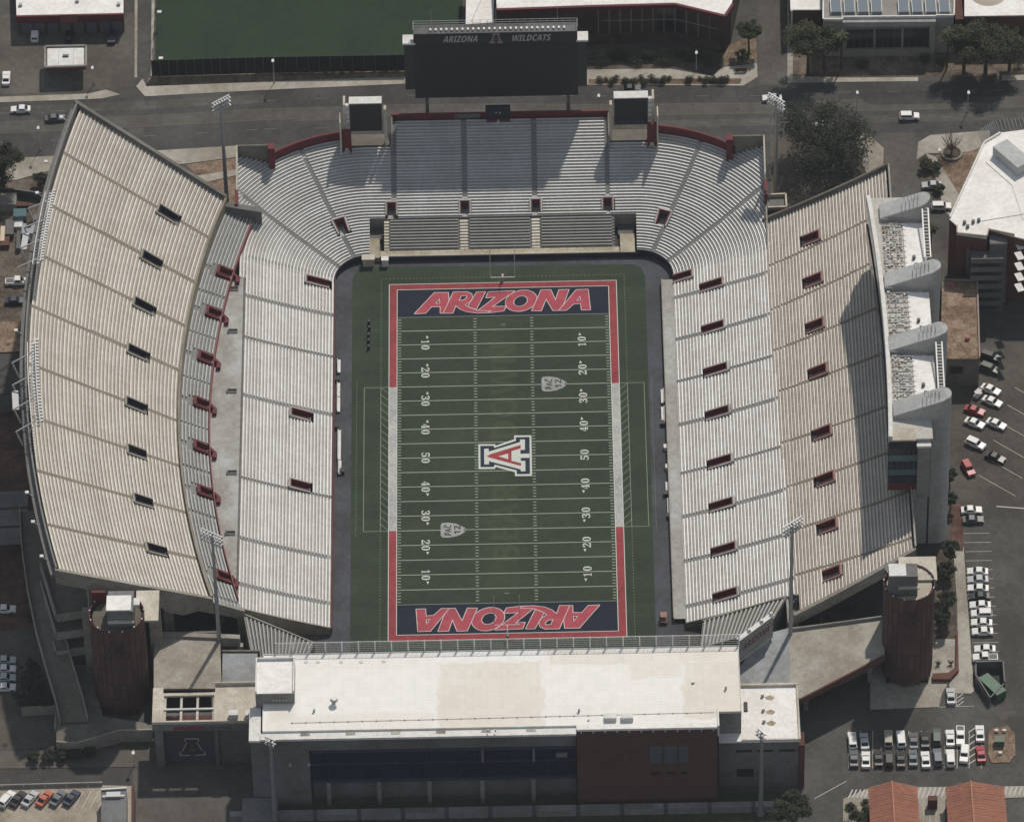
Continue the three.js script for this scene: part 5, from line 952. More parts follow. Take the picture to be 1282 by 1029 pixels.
{ // net fence on the roof edge toward the field
  const z = 82.3, y = 24.0, t = thing('net_fence', 'row of pale posts with netting along the edge of the long white roof', 'fence', null, V(0, 22, z));
  const xa = P(345, 800, 26).x, xb = P(925, 790, 26).x, n = 28;
  for (let i = 0; i <= n; i++) { const x = lerp(xa, xb, i / n); mesh('post', bar(V(x, y - 1.5, z), V(x, y + 3.1, z), 0.28), M.white, t); }
  mesh('top_rail', bar(V(xa, y + 3.1, z), V(xb, y + 3.1, z), 0.1), M.metal, t);
  const g = []; for (let i = 0; i < 112; i++) { const x = lerp(xa, xb, (i + 0.5) / 112); g.push(bar(V(x, y, z - 0.05), V(x, y + 3.05, z - 0.05), 0.035)); } for (const d of [0.4, 1, 1.6, 2.2, 2.7]) g.push(bar(V(xa, y + d, z - 0.05), V(xb, y + d, z - 0.05), 0.035));
  mesh('netting', g, M.metal, t).userData.kind = 'stuff';
}
// --- raised terraces at the corners
{
  const ph = 9.5, pr = thing('terrace', 'pale concrete terrace between the brown tower and the tan tier, edged in brick', 'terrace', null, V(75, 0, 68));
  mesh('slab', prism(XZ([[988, 786], [1108, 772], [1108, 822], [1003, 876], [990, 862]], ph), ph - 0.6, ph), M.concrete, pr);
  mesh('brick_edge', wall(XZ([[1109, 822], [1003, 877]], ph), ph - 1.0, ph + 0.6, 0.4), M.brickDark, pr); mesh('under_wall', wall(XZ([[1108, 795], [1000, 842]], ph), 0.02, ph - 0.62, 0.4), M.under, pr);
  mesh('parapet', wall(XZ([[990, 790], [1108, 774]], ph), ph - 0.6, ph + 0.8, 0.3), M.concreteGrey, pr);
  for (const [u, v] of [[1010, 850], [1060, 800], [1090, 815]]) { const q = P(u, v, ph); mesh('column', box(q.x - 0.5, q.x + 0.5, 0.02, ph - 0.6, q.z - 0.5, q.z + 0.5), M.under, pr); }
  const pb = thing('terrace', 'blue grey roof terrace behind the small red lettered board', 'terrace', null, V(56, 0, 70));
  mesh('slab', prism(XZ([[926, 838], [950, 796], [988, 786], [990, 862], [926, 862]], ph), ph - 0.8, ph - 0.004), mat([0.33, 0.355, 0.37], 0.85, T.concrete), pb);
  mesh('edge_wall', wall(XZ([[985, 748], [988, 786]], 7), 0.02, 8.6, 0.5), M.fascia, pb); mesh('edge_wall', wall([[50.4, 72], [50.4, 85.6]], 0.02, ph - 0.01, 0.4), M.under, pb);
  mesh('block', prism(XZ([[985, 748], [1000, 752], [1000, 792], [985, 786]], 7), 0.02, 7), M.concreteDark, pb);
  const pl = thing('terrace', 'tan concrete terrace between the brown tower and the pergola roof', 'terrace', null, V(-70, 0, 75));
  mesh('slab', prism(XZ([[192, 800], [275, 795], [277, 862], [192, 862]], ph), ph - 0.6, ph), M.concrete, pl); mesh('back_wall', wall(XZ([[195, 795], [274, 793]], ph), 0.02, ph + 0.6, 0.5), M.under, pl);
  const p2 = thing('terrace', 'blue grey flat roof beside the lift tower', 'terrace', null, V(-57, 0, 75));
  mesh('slab', prism(XZ([[278, 818], [322, 818], [322, 862], [278, 862]], ph), ph - 0.6, ph - 0.02), mat([0.33, 0.355, 0.37], 0.85, T.concrete), p2); mesh('front_wall', wall(XZ([[278, 816], [325, 816]], ph), 0.02, ph + 0.4, 0.4), M.concreteDark, p2);
  // concrete link beam and stub wall
  const lb = thing('link_beam', 'concrete beam bridging from the stair tower to the east stands', 'beam', null, V(-66, 0, 60));
  const A = P(200, 802, 9), Bq = P(300, 806, 9); mesh('beam', wall([[A.x, A.z - 1], [Bq.x, Bq.z - 1]], 7.6, 10.2, 1.2), M.fascia, lb); mesh('beam_pier', box(A.x - 0.6, A.x + 0.6, 0.02, 7.6, A.z - 1.6, A.z - 0.4), M.fascia, lb); mesh('beam_pier', box(Bq.x - 0.6, Bq.x + 0.6, 0.02, 7.6, Bq.z - 1.6, Bq.z - 0.4), M.fascia, lb);
}
{ // small lettered board
  const ph = 9.5, a = P(924, 832, ph), b = P(967, 800, ph), t = thing('lettered_board', 'pale slanted sign board with dark red lettering and white lamps on top', 'sign', null, V((a.x + b.x) / 2, ph, (a.z + b.z) / 2));
  const A = [a.x, a.z], Bq = [b.x, b.z], hh = 6.4; mesh('panel', wall([A, Bq], ph + 1.2, ph + 1.2 + hh, 0.5), mat([0.33, 0.34, 0.33], 0.8, T.fine), t);
  mesh('top_shelf', wall([A, Bq], ph + 1.2 + hh + 0.003, ph + 1.5 + hh, 1.1), M.white, t); mesh('bottom_rail', wall([A, Bq], ph + 0.9, ph + 1.195, 0.9), M.cream, t);
  for (const f of [0.05, 0.95]) mesh('leg', obox(lerp(a.x, b.x, f), ph + 0.45, lerp(a.z, b.z, f), 0.4, 0.9, 0.4), M.greyDark, t);
  for (const f of [0.32, 0.68, 0.96]) mesh('lamp', rod(V(lerp(a.x, b.x, f), ph + hh + 1.503, lerp(a.z, b.z, f)), V(lerp(a.x, b.x, f), ph + hh + 2.2, lerp(a.z, b.z, f)), 0.5, 0.3, 10), M.white, t);
  const ang = Math.atan2(-(b.z - a.z), b.x - a.x), g = skew(textFlat(font, 'ARIZONA', 1.5), 0.25); g.computeBoundingBox(); g.scale(8.2 / (g.boundingBox.max.x - g.boundingBox.min.x), 1.25, 1); g.rotateY(ang); g.translate(lerp(a.x, b.x, 0.52) + 0.28 * Math.sin(ang), ph + 1.2 + hh * 0.52, lerp(a.z, b.z, 0.52) + 0.28 * Math.cos(ang)); mesh('lettering', g, mat([0.16, 0.02, 0.03], 0.7), t);
}
// --- round stair towers clad in brown screens
function stairTower(c, R, h, label, pent, deckM = M.cream) {
  const t = thing('stair_tower', label, 'tower', 'round stair towers', V(c.x, 0, c.z));
  const core = mesh('core', rod(V(c.x, 0.02, c.z), V(c.x, h - 1.2, c.z), R - 0.7, R - 0.7, 28), mat([0.2, 0.15, 0.13], 0.9, T.concrete), t);
  mesh('deck', rod(V(c.x, h - 1.19, c.z), V(c.x, h - 0.9, c.z), R - 0.6, R - 0.6, 28), deckM, t);
  const pm = [0.9, 1, 1.1, 1.22].map(k => mat([0.105 * k, 0.056 * k, 0.048 * k], 0.85, T.fine)), n = 26, m = 6;
  for (let i = 0; i < n; i++) for (let j = 0; j < m; j++) {
    const a0 = i / n * 2 * Math.PI + 0.012, a1 = (i + 1) / n * 2 * Math.PI - 0.012, y0 = lerp(1.6, h, j / m) + 0.05, y1 = lerp(1.6, h, (j + 1) / m) - 0.05;
    mesh('screen_panel', wall([[c.x + R * Math.sin(a0), c.z + R * Math.cos(a0)], [c.x + R * Math.sin(a1), c.z + R * Math.cos(a1)]], y0, y1, 0.12), pm[(i * 5 + j * 3) % 4], t);
  }
  for (let i = 0; i < n; i++) { const a = i / n * 2 * Math.PI; mesh('post', bar(V(c.x + (R - 0.2) * Math.sin(a), 0.02, c.z + (R - 0.2) * Math.cos(a)), V(c.x + (R - 0.2) * Math.sin(a), h + 0.3, c.z + (R - 0.2) * Math.cos(a)), 0.16), M.steelDark, t); if (i % 2) mesh('rim_lamp', obox(c.x + R * Math.sin(a), h + 0.25, c.z + R * Math.cos(a), 0.3, 0.35, 0.3), M.white, t); }
  const ring = Array.from({ length: 41 }, (_, i) => [c.x + R * Math.sin(i / 40 * 6.2832), c.z + R * Math.cos(i / 40 * 6.2832)]); mesh('rim', wall(ring, h, h + 0.14, 0.2), M.maroonDark, t);
  const e = emblemA(5.4), p = e.attributes.position; for (let i = 0; i < p.count; i++) { const a = p.getX(i) / R; p.setXYZ(i, c.x + (R + 0.1) * Math.sin(a), h - 5 + p.getY(i), c.z + (R + 0.1) * Math.cos(a)); } e.computeVertexNormals(); mesh('tower_emblem', e, mat([0.045, 0.022, 0.022], 0.8), t);
  pent(t);
}
{
  const R = 5.5, f = P(1137, 862, 0), c = V(f.x, 0, f.z - R), h = 27.5;
  stairTower(c, R, h, 'round brown clad stair tower beside the tan tier', t => {
    mesh('penthouse', box(c.x - 4.6, c.x + 1.6, h - 0.88, h + 5.2, c.z - 0.6, c.z + 3.2), M.greyWall, t); mesh('penthouse_roof', box(c.x - 4.6, c.x - 0.9, h + 5.202, h + 5.5, c.z - 0.4, c.z + 3.2), M.white, t); mesh('penthouse_ledge', box(c.x - 2.6, c.x + 2, h + 1.9, h + 2.2, c.z + 3.21, c.z + 3.9), M.cream, t);
    mesh('lift_shaft', box(c.x - 5, c.x - 1, 0.02, h - 1.3, c.z - 7.4, c.z - 5.02), M.greyWall, t);
    mesh('landing', box(c.x - 2, c.x + R + 0.6, h - 0.8, h - 0.3, c.z - 8, c.z - 1), M.cream, t);
    mesh('foot_dark_strip', box(c.x - 4.6, c.x + 4.6, 0.14, 1.5, c.z + 3.6, c.z + 3.9), M.black, t);  // solid black strip paints the gloom under the lowest screens
  });
  const R2 = 5.9, f2 = P(153, 898, 0), c2 = V(f2.x, 0, f2.z - R2), h2 = 26.5;
  stairTower(c2, R2, h2, 'round brown clad stair tower beside the curved ramps and cream deck', t => {
    mesh('penthouse', box(c2.x - 1.7, c2.x + 3.9, h2 - 0.88, h2 + 4.2, c2.z - 2.6, c2.z + 3.6), M.greyWall, t); mesh('penthouse_roof', box(c2.x - 1.9, c2.x + 3.4, h2 + 4.202, h2 + 4.5, c2.z - 1.0, c2.z + 3.4), M.roofWhite, t); mesh('penthouse_ledge', box(c2.x - 1.7, c2.x + 3.9, h2 + 1.2, h2 + 1.5, c2.z + 3.61, c2.z + 4.3), M.cream, t);
    mesh('roof_unit', box(c2.x + 3.42, c2.x + 5.2, h2 + 3.4, h2 + 4, c2.z - 0.6, c2.z + 1.4), M.white, t); mesh('landing', box(c2.x + 3.95, c2.x + R2 + 3, h2 - 2.4, h2 - 1.9, c2.z - 8.5, c2.z + 0.5), M.cream, t);
    mesh('side_stair', box(c2.x + R2 + 0.4, c2.x + R2 + 3, 0.02, h2 - 2.42, c2.z - 7.5, c2.z - 6.5), M.fascia, t); mesh('maroon_wall', box(c2.x - 5.4, c2.x - 2.4, h2 - 0.88, h2 + 2.6, c2.z - 4.4, c2.z - 3.8), M.maroon, t);
  }, M.concreteDark);
}
// --- ramps at the east side
{
  const t = thing('pedestrian_ramp', 'long curved concrete ramp climbing beside the cream deck', 'ramp', null, V(-97, 0, 50));
  const c = [[24, 640, 16], [27, 690, 14.5], [34, 740, 12.5], [44, 790, 10], [56, 835, 7.5], [68, 875, 5], [75, 905, 3]], w = 6;
  const L = c.map(([u, v, h]) => { const p = P(u, v, h); return [p.x, h, p.z]; }), q = [];
  for (let i = 0; i < L.length - 1; i++) { const [a, b] = [L[i], L[i + 1]]; q.push([a, [a[0] + w, a[1], a[2]], [b[0] + w, b[1], b[2]], b], [[a[0], a[1] - 0.6, a[2]], [a[0] + w, a[1] - 0.6, a[2]], [b[0] + w, b[1] - 0.6, b[2]], [b[0], b[1] - 0.6, b[2]]]); }
  mesh('ramp_deck', quads(q), M.concreteDark, t);
  for (const o of [0, w]) mesh('ramp_wall', wall(L.map(p => [p[0] + o, p[2]]), i => L[i][1] - 0.7, i => L[i][1] + 1.2, 0.25), M.fascia, t);
  for (const p of L.slice(0, -1)) mesh('column', box(p[0] + 2.2, p[0] + 3.4, 0.02, p[1] - 0.6, p[2] - 0.6, p[2] + 0.6), M.under, t);
  const s = thing('ramp_stack', 'stacked concrete ramp landings between the curved ramp and the brown tower', 'ramp', null, V(-92, 0, 62));
  for (const [v, h] of [[775, 16], [798, 12], [821, 8]]) { const a = P(70, v, h), b = P(113, v - 6, h); mesh('landing', prism([[a.x, a.z], [b.x, b.z], [b.x, b.z - 8], [a.x - 4, a.z - 16]], h - 0.7, h), M.concreteDark, s); mesh('landing_wall', wall([[a.x - 4, a.z - 16], [a.x, a.z], [b.x, b.z]], h - 0.75, h + 1.3, 0.4), M.fascia, s); }
  for (const [u, v] of [[112, 835], [114, 790]]) { const p = P(u, v, 4); mesh('pier', box(p.x - 0.7, p.x + 0.9, 0.02, 22, p.z - 0.8, p.z + 0.8), M.fascia, s); }
  { const a = P(72, 826, 4); mesh('column', box(a.x - 0.5, a.x + 0.5, 0.02, 8, a.z - 3, a.z - 2), M.under, s); }
  const b = thing('ramp_bridge', 'concrete ramp foot curving to the wall in front of the brown tower', 'ramp', null, V(-88, 0, 85));
  mesh('deck', prism(XZ([[68, 832], [112, 830], [128, 895], [190, 905], [190, 915], [150, 916], [95, 932], [70, 930]], 3), 0.5, 2.6), M.concreteDark, b);
  mesh('parapet', wall(XZ([[70, 931], [95, 933], [150, 917], [190, 916]], 3), 0.02, 3.8, 0.4), M.fascia, b); mesh('parapet', wall(XZ([[26, 888], [70, 886], [68, 915]], 2), 0.02, 2.6, 0.35), M.fascia, b);
}

// ---------------------------------------------------------------- buildings round the stadium
function block(name, label, cat, pts, h, wallM, roofM, y0 = 0.02, group) {   // pts: roof outline in photo pixels at height h
  const q = XZ(pts, h), c = q.reduce((a, p) => [a[0] + p[0] / q.length, a[1] + p[1] / q.length], [0, 0]);
  const t = thing(name, label, cat, group, V(c[0], 0, c[1])); t.plan = q;
  mesh('wall', prism(q.map(([x, z]) => [lerp(x, c[0], 0.004), lerp(z, c[1], 0.004)]), y0, h - 0.3), wallM, t);
  t.roof = mesh('roof', prism(q, h - 0.298, h), roofM, t); return t;
}
const faceZ = q => Math.max(...q.map(p => p[1]));
{
  const t = block('garage_building', 'low building with white roof and dark red fascia above parked cars', 'building', [[18, -40], [154, -40], [154, 16], [20, 19]], 6, mat([0.12, 0.1, 0.085], 0.9, T.concrete), M.roofWhite);
  const a = P(20, 19, 6), b = P(154, 16, 6), z = (a.z + b.z) / 2 + 0.45; mesh('fascia', wall([[a.x, a.z + 0.4], [b.x, b.z + 0.4]], 4.2, 6.1, 0.5), M.maroon, t); mesh('sign_panel', box(P(75, 18, 6).x, P(97, 18, 6).x, 4.0, 6.6, z + 0.35, z + 0.5), mat([0.2, 0.06, 0.06], 0.8), t);
  for (let i = 0; i < 8; i++) { const x = lerp(a.x + 1, b.x - 2.8, i / 7); mesh('garage_door', box(x, x + 2.4, 0.05, 3.6, a.z + 0.1, a.z + 0.22), M.steelDark, t); }
  for (const [u, v] of [[25, 7], [96, 2], [148, 6]]) { const p = P(u, v, 6); mesh('roof_vent', box(p.x - 0.4, p.x + 0.4, 6, 6.7, p.z - 0.4, p.z + 0.4), M.metal, t.roof); }
}
{
  const t = thing('canopy', 'flat white canopy with a grey rim standing alone in the parking apron', 'canopy', null, P(81, 98, 0)), q = XZ([[56, 58], [107, 57], [107, 82], [56, 84]], 5), c = [q[0][0] / 2 + q[2][0] / 2, q[0][1] / 2 + q[2][1] / 2];
  mesh('roof', prism(q.map(([x, z]) => [lerp(x, c[0], 0.1), lerp(z, c[1], 0.14)]), 4.4, 4.8), M.white, t); mesh('rim', wall([...q, q[0]], 4.2, 5.2, 0.5), M.concreteGrey, t); mesh('fascia', wall([q[2], q[3]].map(([x, z]) => [x, z + 0.32]), 4.1, 4.7, 0.14), M.maroon, t);
  for (const [i, j] of [[0.2, 0.25], [0.8, 0.25], [0.2, 0.75], [0.8, 0.75]]) { const x = lerp(q[3][0], q[2][0], i), z = lerp(q[0][1], q[3][1], j); mesh('post', box(x - 0.15, x + 0.15, 0.02, 4.4, z - 0.15, z + 0.15), M.steelDark, t); }
  for (const f of [0.32, 0.68]) { const x = lerp(q[3][0], q[2][0], f); mesh('roof_seam', box(x - 0.06, x + 0.06, 4.802, 4.86, q[0][1] + 1, q[3][1] - 1), M.metal, t); }
  mesh('roof_hatch', box(c[0] - 0.7, c[0] + 0.7, 4.802, 5.2, c[1] - 0.4, c[1] + 0.2), M.steelDark, t);
}
{ // indoor sports hall beyond the road
  const h = 12, t = block('sports_hall', 'large hall with white roof, dark red edge and tall glass front beyond the road', 'building', [[618, -60], [930, -60], [916, 6], [908, 20], [845, 5], [735, 8], [622, 12]], h, mat([0.07, 0.045, 0.035], 0.9, T.concrete), M.roofWhite);
  const e = XZ([[622, 12], [735, 8], [845, 5], [908, 20], [918, 5]], h); mesh('roof_edge', wall(e, h - 0.9, h + 0.15, 0.7), M.maroonDark, t);
  const g = XZ([[640, 12], [735, 9], [845, 7], [903, 20]], h - 1); for (let k = 0; k < 3; k++) { const n = [6, 8, 4][k]; for (let i = 0; i < n; i++) { const A = [lerp(g[k][0], g[k + 1][0], (i + 0.05) / n), lerp(g[k][1], g[k + 1][1], (i + 0.05) / n) + 0.5], B2 = [lerp(g[k][0], g[k + 1][0], (i + 0.95) / n), lerp(g[k][1], g[k + 1][1], (i + 0.95) / n) + 0.5]; mesh('window_pane', wall([A, B2], 3.4, h - 1.4, 0.2), M.glassDark, t); mesh('mullion', box(B2[0] + 0.05, B2[0] + 0.25, 3.2, h - 1.2, B2[1], B2[1] + 0.3), M.metal, t); } }
  for (let k = 0; k < 3; k++) mesh('transom', wall([[g[k][0], g[k][1] + 0.72], [g[k + 1][0], g[k + 1][1] + 0.72]], 7.2, 7.4, 0.12), M.metal, t);
  mesh('plinth', wall(g.map(([x, z]) => [x, z + 0.6]), 0.02, 3.3, 0.8), mat([0.12, 0.085, 0.065], 0.95, T.dirt), t);
  const r = thing('entrance_canopy', 'white striped canopy roof beside the practice field and the sports hall', 'canopy', null, P(600, 30, 0)); const q = XZ([[584, -40], [619, -40], [618, 28], [583, 30]], 8); mesh('roof', prism(q, 7.6, 8), M.roofWhite, r);
  for (const u of [589, 612]) for (const v of [40, 55]) { const p = P(u, v, 0); mesh('post', box(p.x - 0.2, p.x + 0.2, 0.02, 7.6, p.z - 0.2, p.z + 0.2), M.steelDark, r); }
  mesh('roof_rib', [bar(V(...[P(590, 26, 8.2)].map(p => [p.x, 8.1, p.z])[0]), V(...[P(606, -10, 8.2)].map(p => [p.x, 8.1, p.z])[0]), 0.15)], M.metal, r);
}
{ // white hall with skylights, top right
  const h = 11, t = block('skylight_hall', 'grey walled building with a row of roof skylights and three dark windows', 'building', [[1030, -60], [1196, -60], [1195, 22], [1172, 23], [1172, 27], [1056, 28], [1054, 27], [1031, 27]], h, mat([0.42, 0.415, 0.385], 0.9, T.concrete), mat([0.36, 0.37, 0.36], 0.85, T.concrete));
  mesh('parapet', wall(XZ([[1031, -40], [1031, 26], [1055, 26], [1056, 23], [1172, 22], [1173, 21], [1195, 21], [1196, -40]], h), h + 0.002, h + 0.7, 0.35), M.white, t);
  for (let i = 0; i < 9; i++) if (i !== 4) { const p = P(1047 + i * 17, 12, h + 0.5), s = mesh('skylight', box(p.x - 1.15, p.x + 1.15, h + 0.002, h + 0.9, p.z - 3.6, p.z + 1.2), mat([0.16, 0.19, 0.22], 0.2), t); mesh('skylight_frame', [box(p.x - 1.3, p.x - 1.152, h + 0.002, h + 1, p.z - 3.6, p.z + 1.3), box(p.x + 1.152, p.x + 1.3, h + 0.002, h + 1, p.z - 3.6, p.z + 1.3)], M.white, s); }
  const zf = P(1110, 28, h).z + 0.12; for (const [a, b] of [[1061, 1094], [1097, 1129], [1132, 1164]]) { const w = mesh('window', box(P(a, 45, 7).x, P(b, 45, 7).x, 3.2, 9.2, zf - 0.6, zf - 0.02), M.glassDark, t); for (const f of [0.25, 0.5, 0.75]) { const x = lerp(P(a, 45, 7).x, P(b, 45, 7).x, f); mesh('mullion', box(x - 0.05, x + 0.05, 3.2, 9.2, zf - 0.018, zf + 0.06), M.steelDark, w); } mesh('window_frame', [box(P(a, 45, 7).x - 0.2, P(b, 45, 7).x + 0.2, 9.21, 9.5, zf - 0.5, zf + 0.2), box(P(a, 45, 7).x - 0.2, P(b, 45, 7).x + 0.2, 2.9, 3.19, zf - 0.5, zf + 0.2)], M.greyWall, w); }
  const l = block('annex', 'narrow white roofed annex with brick base beside the side street', 'building', [[988, -60], [1029, -60], [1029, 12], [990, 12]], 9, M.brickDark, M.roofWhite); mesh('downpipe', box(P(991, 20, 5).x - 0.2, P(991, 20, 5).x + 0.2, 0.02, 9, P(991, 12, 9).z + 0.1, P(991, 12, 9).z + 0.4), M.white, l);
  const r = block('brick_hall', 'brick building with a broad white roof beyond the row of trees', 'building', [[1208, -60], [1340, -60], [1340, 18], [1208, 20]], 10, M.brick, M.roofWhite); const d = new THREE.SphereGeometry(9, 32, 10, 0, 6.2832, 0, 0.5); const p = P(1238, -4, 10); d.scale(1, 0.35, 1); d.translate(p.x, 10 - 9 * 0.35 * Math.cos(0.5), p.z - 1); mesh('roof_dome', d.toNonIndexed(), M.cream, r); mesh('link_roof', box(P(1197, 20, 10).x, P(1207, 20, 10).x, 0.02, 9, P(1202, 20, 10).z - 12, P(1202, 20, 10).z), M.brickDark, r);
  const zz = P(1270, 19, 10).z; for (let i = 0; i < 5; i++) mesh('window', box(P(1225 + i * 12, 40, 5).x, P(1232 + i * 12, 40, 5).x, 2, 6, zz + 0.06, zz + 0.16), M.glassDark, r);
}
{ // white roofed brick offices on the right
  const h = 20, t = block('brick_offices', 'dark red brick building with white roof and a grey outside staircase', 'building', [[1189, 274], [1233, 178], [1253, 166], [1300, 160], [1340, 300], [1286, 300], [1271, 296], [1238, 287], [1236, 298], [1198, 293], [1199, 283]], h, M.brick, M.roofWhite);
  mesh('parapet', wall(XZ([[1190, 273], [1233, 179], [1253, 167]], h), h + 0.002, h + 0.5, 0.4), M.white, t); mesh('parapet', wall(XZ([[1199, 283], [1199, 293], [1236, 297], [1238, 288], [1271, 295]], h), h + 0.002, h + 0.6, 0.3), M.cream, t);
  const rl = []; const r0 = XZ([[1231, 176], [1250, 163]], h), r1 = XZ([[1253, 163], [1300, 158]], h); for (const [a, b] of [r0, r1]) for (let i = 0; i <= 10; i++) { const x = lerp(a[0], b[0], i / 10), z = lerp(a[1], b[1], i / 10); rl.push(bar(V(x, h - 1, z), V(x - 1, h + 2.2, z - 1), 0.12)); } mesh('roof_screen', rl, M.rail, t);
  { const p = P(1268, 195, h + 2); mesh('roof_unit', obox(p.x, h + 1.4, p.z, 4.2, 2.8, 9, 0.62), mat([0.5, 0.53, 0.53], 0.7, T.fine), t.roof); }
  for (const [[a, b], [c, d]] of [[[1235, 203], [1268, 232]], [[1268, 232], [1282, 275]], [[1228, 277], [1300, 265]]]) { const p = P(a, b, h), q = P(c, d, h); mesh('roof_seam', bar(V(p.x, h + 0.05, p.z), V(q.x, h + 0.05, q.z), 0.18), M.metal, t.roof); }
  for (const [u, v] of [[1208, 280], [1212, 285], [1219, 279], [1226, 277]]) { const p = P(u, v, h); mesh('roof_vent', rod(V(p.x, h, p.z), V(p.x, h + 0.8, p.z), 0.4, 0.4, 8), M.steelDark, t.roof); }
  const a = P(1214, 306, 17), st = mesh('stair_frame', box(a.x, a.x + 8.2, 0.02, 0.3, a.z, a.z + 4.5), M.greyDark, t);
  for (let k = 0; k < 6; k++) { mesh('stair_flight', box(a.x + 0.2, a.x + 7.6, 1.6 + k * 2.7, 2.1 + k * 2.7, a.z + 0.4, a.z + 4.4), M.greyWall, st); mesh('stair_guard', box(a.x + 0.2, a.x + 7.6, 2.102 + k * 2.7, 3.1 + k * 2.7, a.z + 4.2, a.z + 4.45), M.greyWall, st); }
  mesh('stair_wall', box(a.x + 4.6, a.x + 8.6, 0.02, 18.6, a.z - 1.2, a.z + 1.6), M.greyWall, st); mesh('stair_wall', box(a.x - 0.6, a.x + 0.1, 0.02, 16.6, a.z - 0.6, a.z + 1.4), M.greyDark, st);
  for (let k = 0; k < 5; k++) mesh('window', box(P(1203, 310, 15).x, P(1208, 310, 15).x, 2 + k * 3.2, 3.6 + k * 3.2, a.z - 0.9, a.z - 0.6), M.glassDark, t);
  for (let k = 0; k < 6; k++) { const p = P(1277, 292 + k * 14, 18 - k * 0.2); mesh('sun_shade', obox(p.x, 17.5, p.z, 1.6, 0.25, 2.6, 0.3), M.white, t); }
}
{ // brown gravel roof behind the press box
  const h = 9, t = block('service_building', 'low building with a tan gravel roof behind the press box', 'building', [[1180, 352], [1224, 353], [1227, 449], [1178, 449]], h, mat([0.16, 0.155, 0.145], 0.9, T.concrete), mat([0.36, 0.27, 0.2], 1, T.dirt));
  mesh('parapet', wall(XZ([[1182, 351], [1224, 352], [1227, 449]], h), h + 0.002, h + 0.6, 0.35), mat([0.3, 0.24, 0.22], 0.9), t); mesh('parapet', wall(XZ([[1183, 350], [1222, 351]], h), h + 0.61, h + 0.9, 0.5), M.navy, t);
  for (const [u, v] of [[1193, 359], [1212, 425]]) { const p = P(u, v, h); mesh('roof_vent', rod(V(p.x, h, p.z), V(p.x, h + 0.8, p.z), 0.6, 0.5, 8), mat([0.34, 0.12, 0.1], 0.8), t.roof); }
  mesh('dock_dark_panel', box(P(1190, 462, 6).x, P(1206, 462, 6).x, 4.5, 6.5, P(1200, 449, h).z + 0.06, P(1200, 449, h).z + 0.2), M.black, t);  // flat black slab on the wall, painted dark where a dock would open
}
{ // two houses with terracotta roofs
  const tileMs = [0, 1, 2, 3, 4].map(i => mat([0.34 * (0.93 + i * 0.03), 0.14, 0.09], 0.85, T.fine));
  const house = (us, lbl) => { const [a, m, b] = us, e = 5, r = 7, A = P(a, 986, e), Bq = P(b, 985, e), Mm = P(m, 978, r), zB = Mm.z + 46;
    const t = thing('tile_roof_house', lbl, 'house', 'houses with terracotta roofs', V(Mm.x, 0, Mm.z + 20));
    mesh('wall', box(A.x + 0.5, Bq.x - 0.5, 0.02, e - 0.05, A.z + 0.5, zB), mat([0.42, 0.36, 0.28], 0.9, T.concrete), t);
    const n = 60; for (const [X, s] of [[A.x, -1], [Bq.x, 1]]) for (let i = 0; i < n; i++) { const z0 = lerp(A.z, zB, i / n), z1 = lerp(A.z, zB, (i + 1) / n) - 0.06; const zr0 = i === 0 ? Mm.z : lerp(Mm.z, zB, i / n), zr1 = lerp(Mm.z, zB, (i + 1) / n) - 0.06, dy = (i % 2) * 0.025; mesh('tile_course', quads([[[X, e + dy, z0], [X, e + dy, z1], [Mm.x + s * 0.02, r + dy, zr1], [Mm.x + s * 0.02, r + dy, zr0]], [[X, e + dy - 0.15, z0], [X, e + dy - 0.15, z1], [X, e + dy, z1], [X, e + dy, z0]]]), tileMs[i * 7 % 5], t); }
    mesh('ridge', bar(V(Mm.x, r + 0.08, Mm.z), V(Mm.x, r + 0.08, zB), 0.3), mat([0.38, 0.18, 0.12], 0.85), t); mesh('gable', quads([[[A.x + 0.4, e - 0.1, A.z + 0.3], [Bq.x - 0.4, e - 0.1, A.z + 0.3], [Mm.x, r - 0.1, Mm.z + 0.2], [Mm.x, r - 0.1, Mm.z + 0.2]]]), M.cream, t);
    for (const f of [0.25, 0.75]) mesh('window', box(lerp(A.x, Bq.x, f) - 0.6, lerp(A.x, Bq.x, f) + 0.6, 1.2, 2.8, A.z + 0.42, A.z + 0.52), M.glassDark, t); };
  house([1087, 1117, 1149], 'terracotta roofed house nearer the leafy tree at the edge of the car park'); house([1184, 1216, 1258], 'terracotta roofed house nearer the planted island in the car park');
  const c = thing('house_court', 'narrow tan court with a dark doorway between the two terracotta roofs', 'court', null, P(1167, 1020, 0)); mesh('paving', prism(XZ([[1150, 1000], [1184, 998], [1184, 1060], [1150, 1060]], 0.2), 0.02, 0.2), M.concrete, c); const p = P(1168, 1000, 2); mesh('doorway', box(p.x - 1, p.x + 1, 0.2, 3, p.z, p.z + 1.4), M.brickDark, c); for (const u of [1156, 1164, 1172]) mesh('kerb_line', prism(XZ([[u, 1001], [u + 0.8, 1001], [u + 0.8, 1060], [u, 1060]], 0.3), 0.2, 0.3), M.cream, c);
}
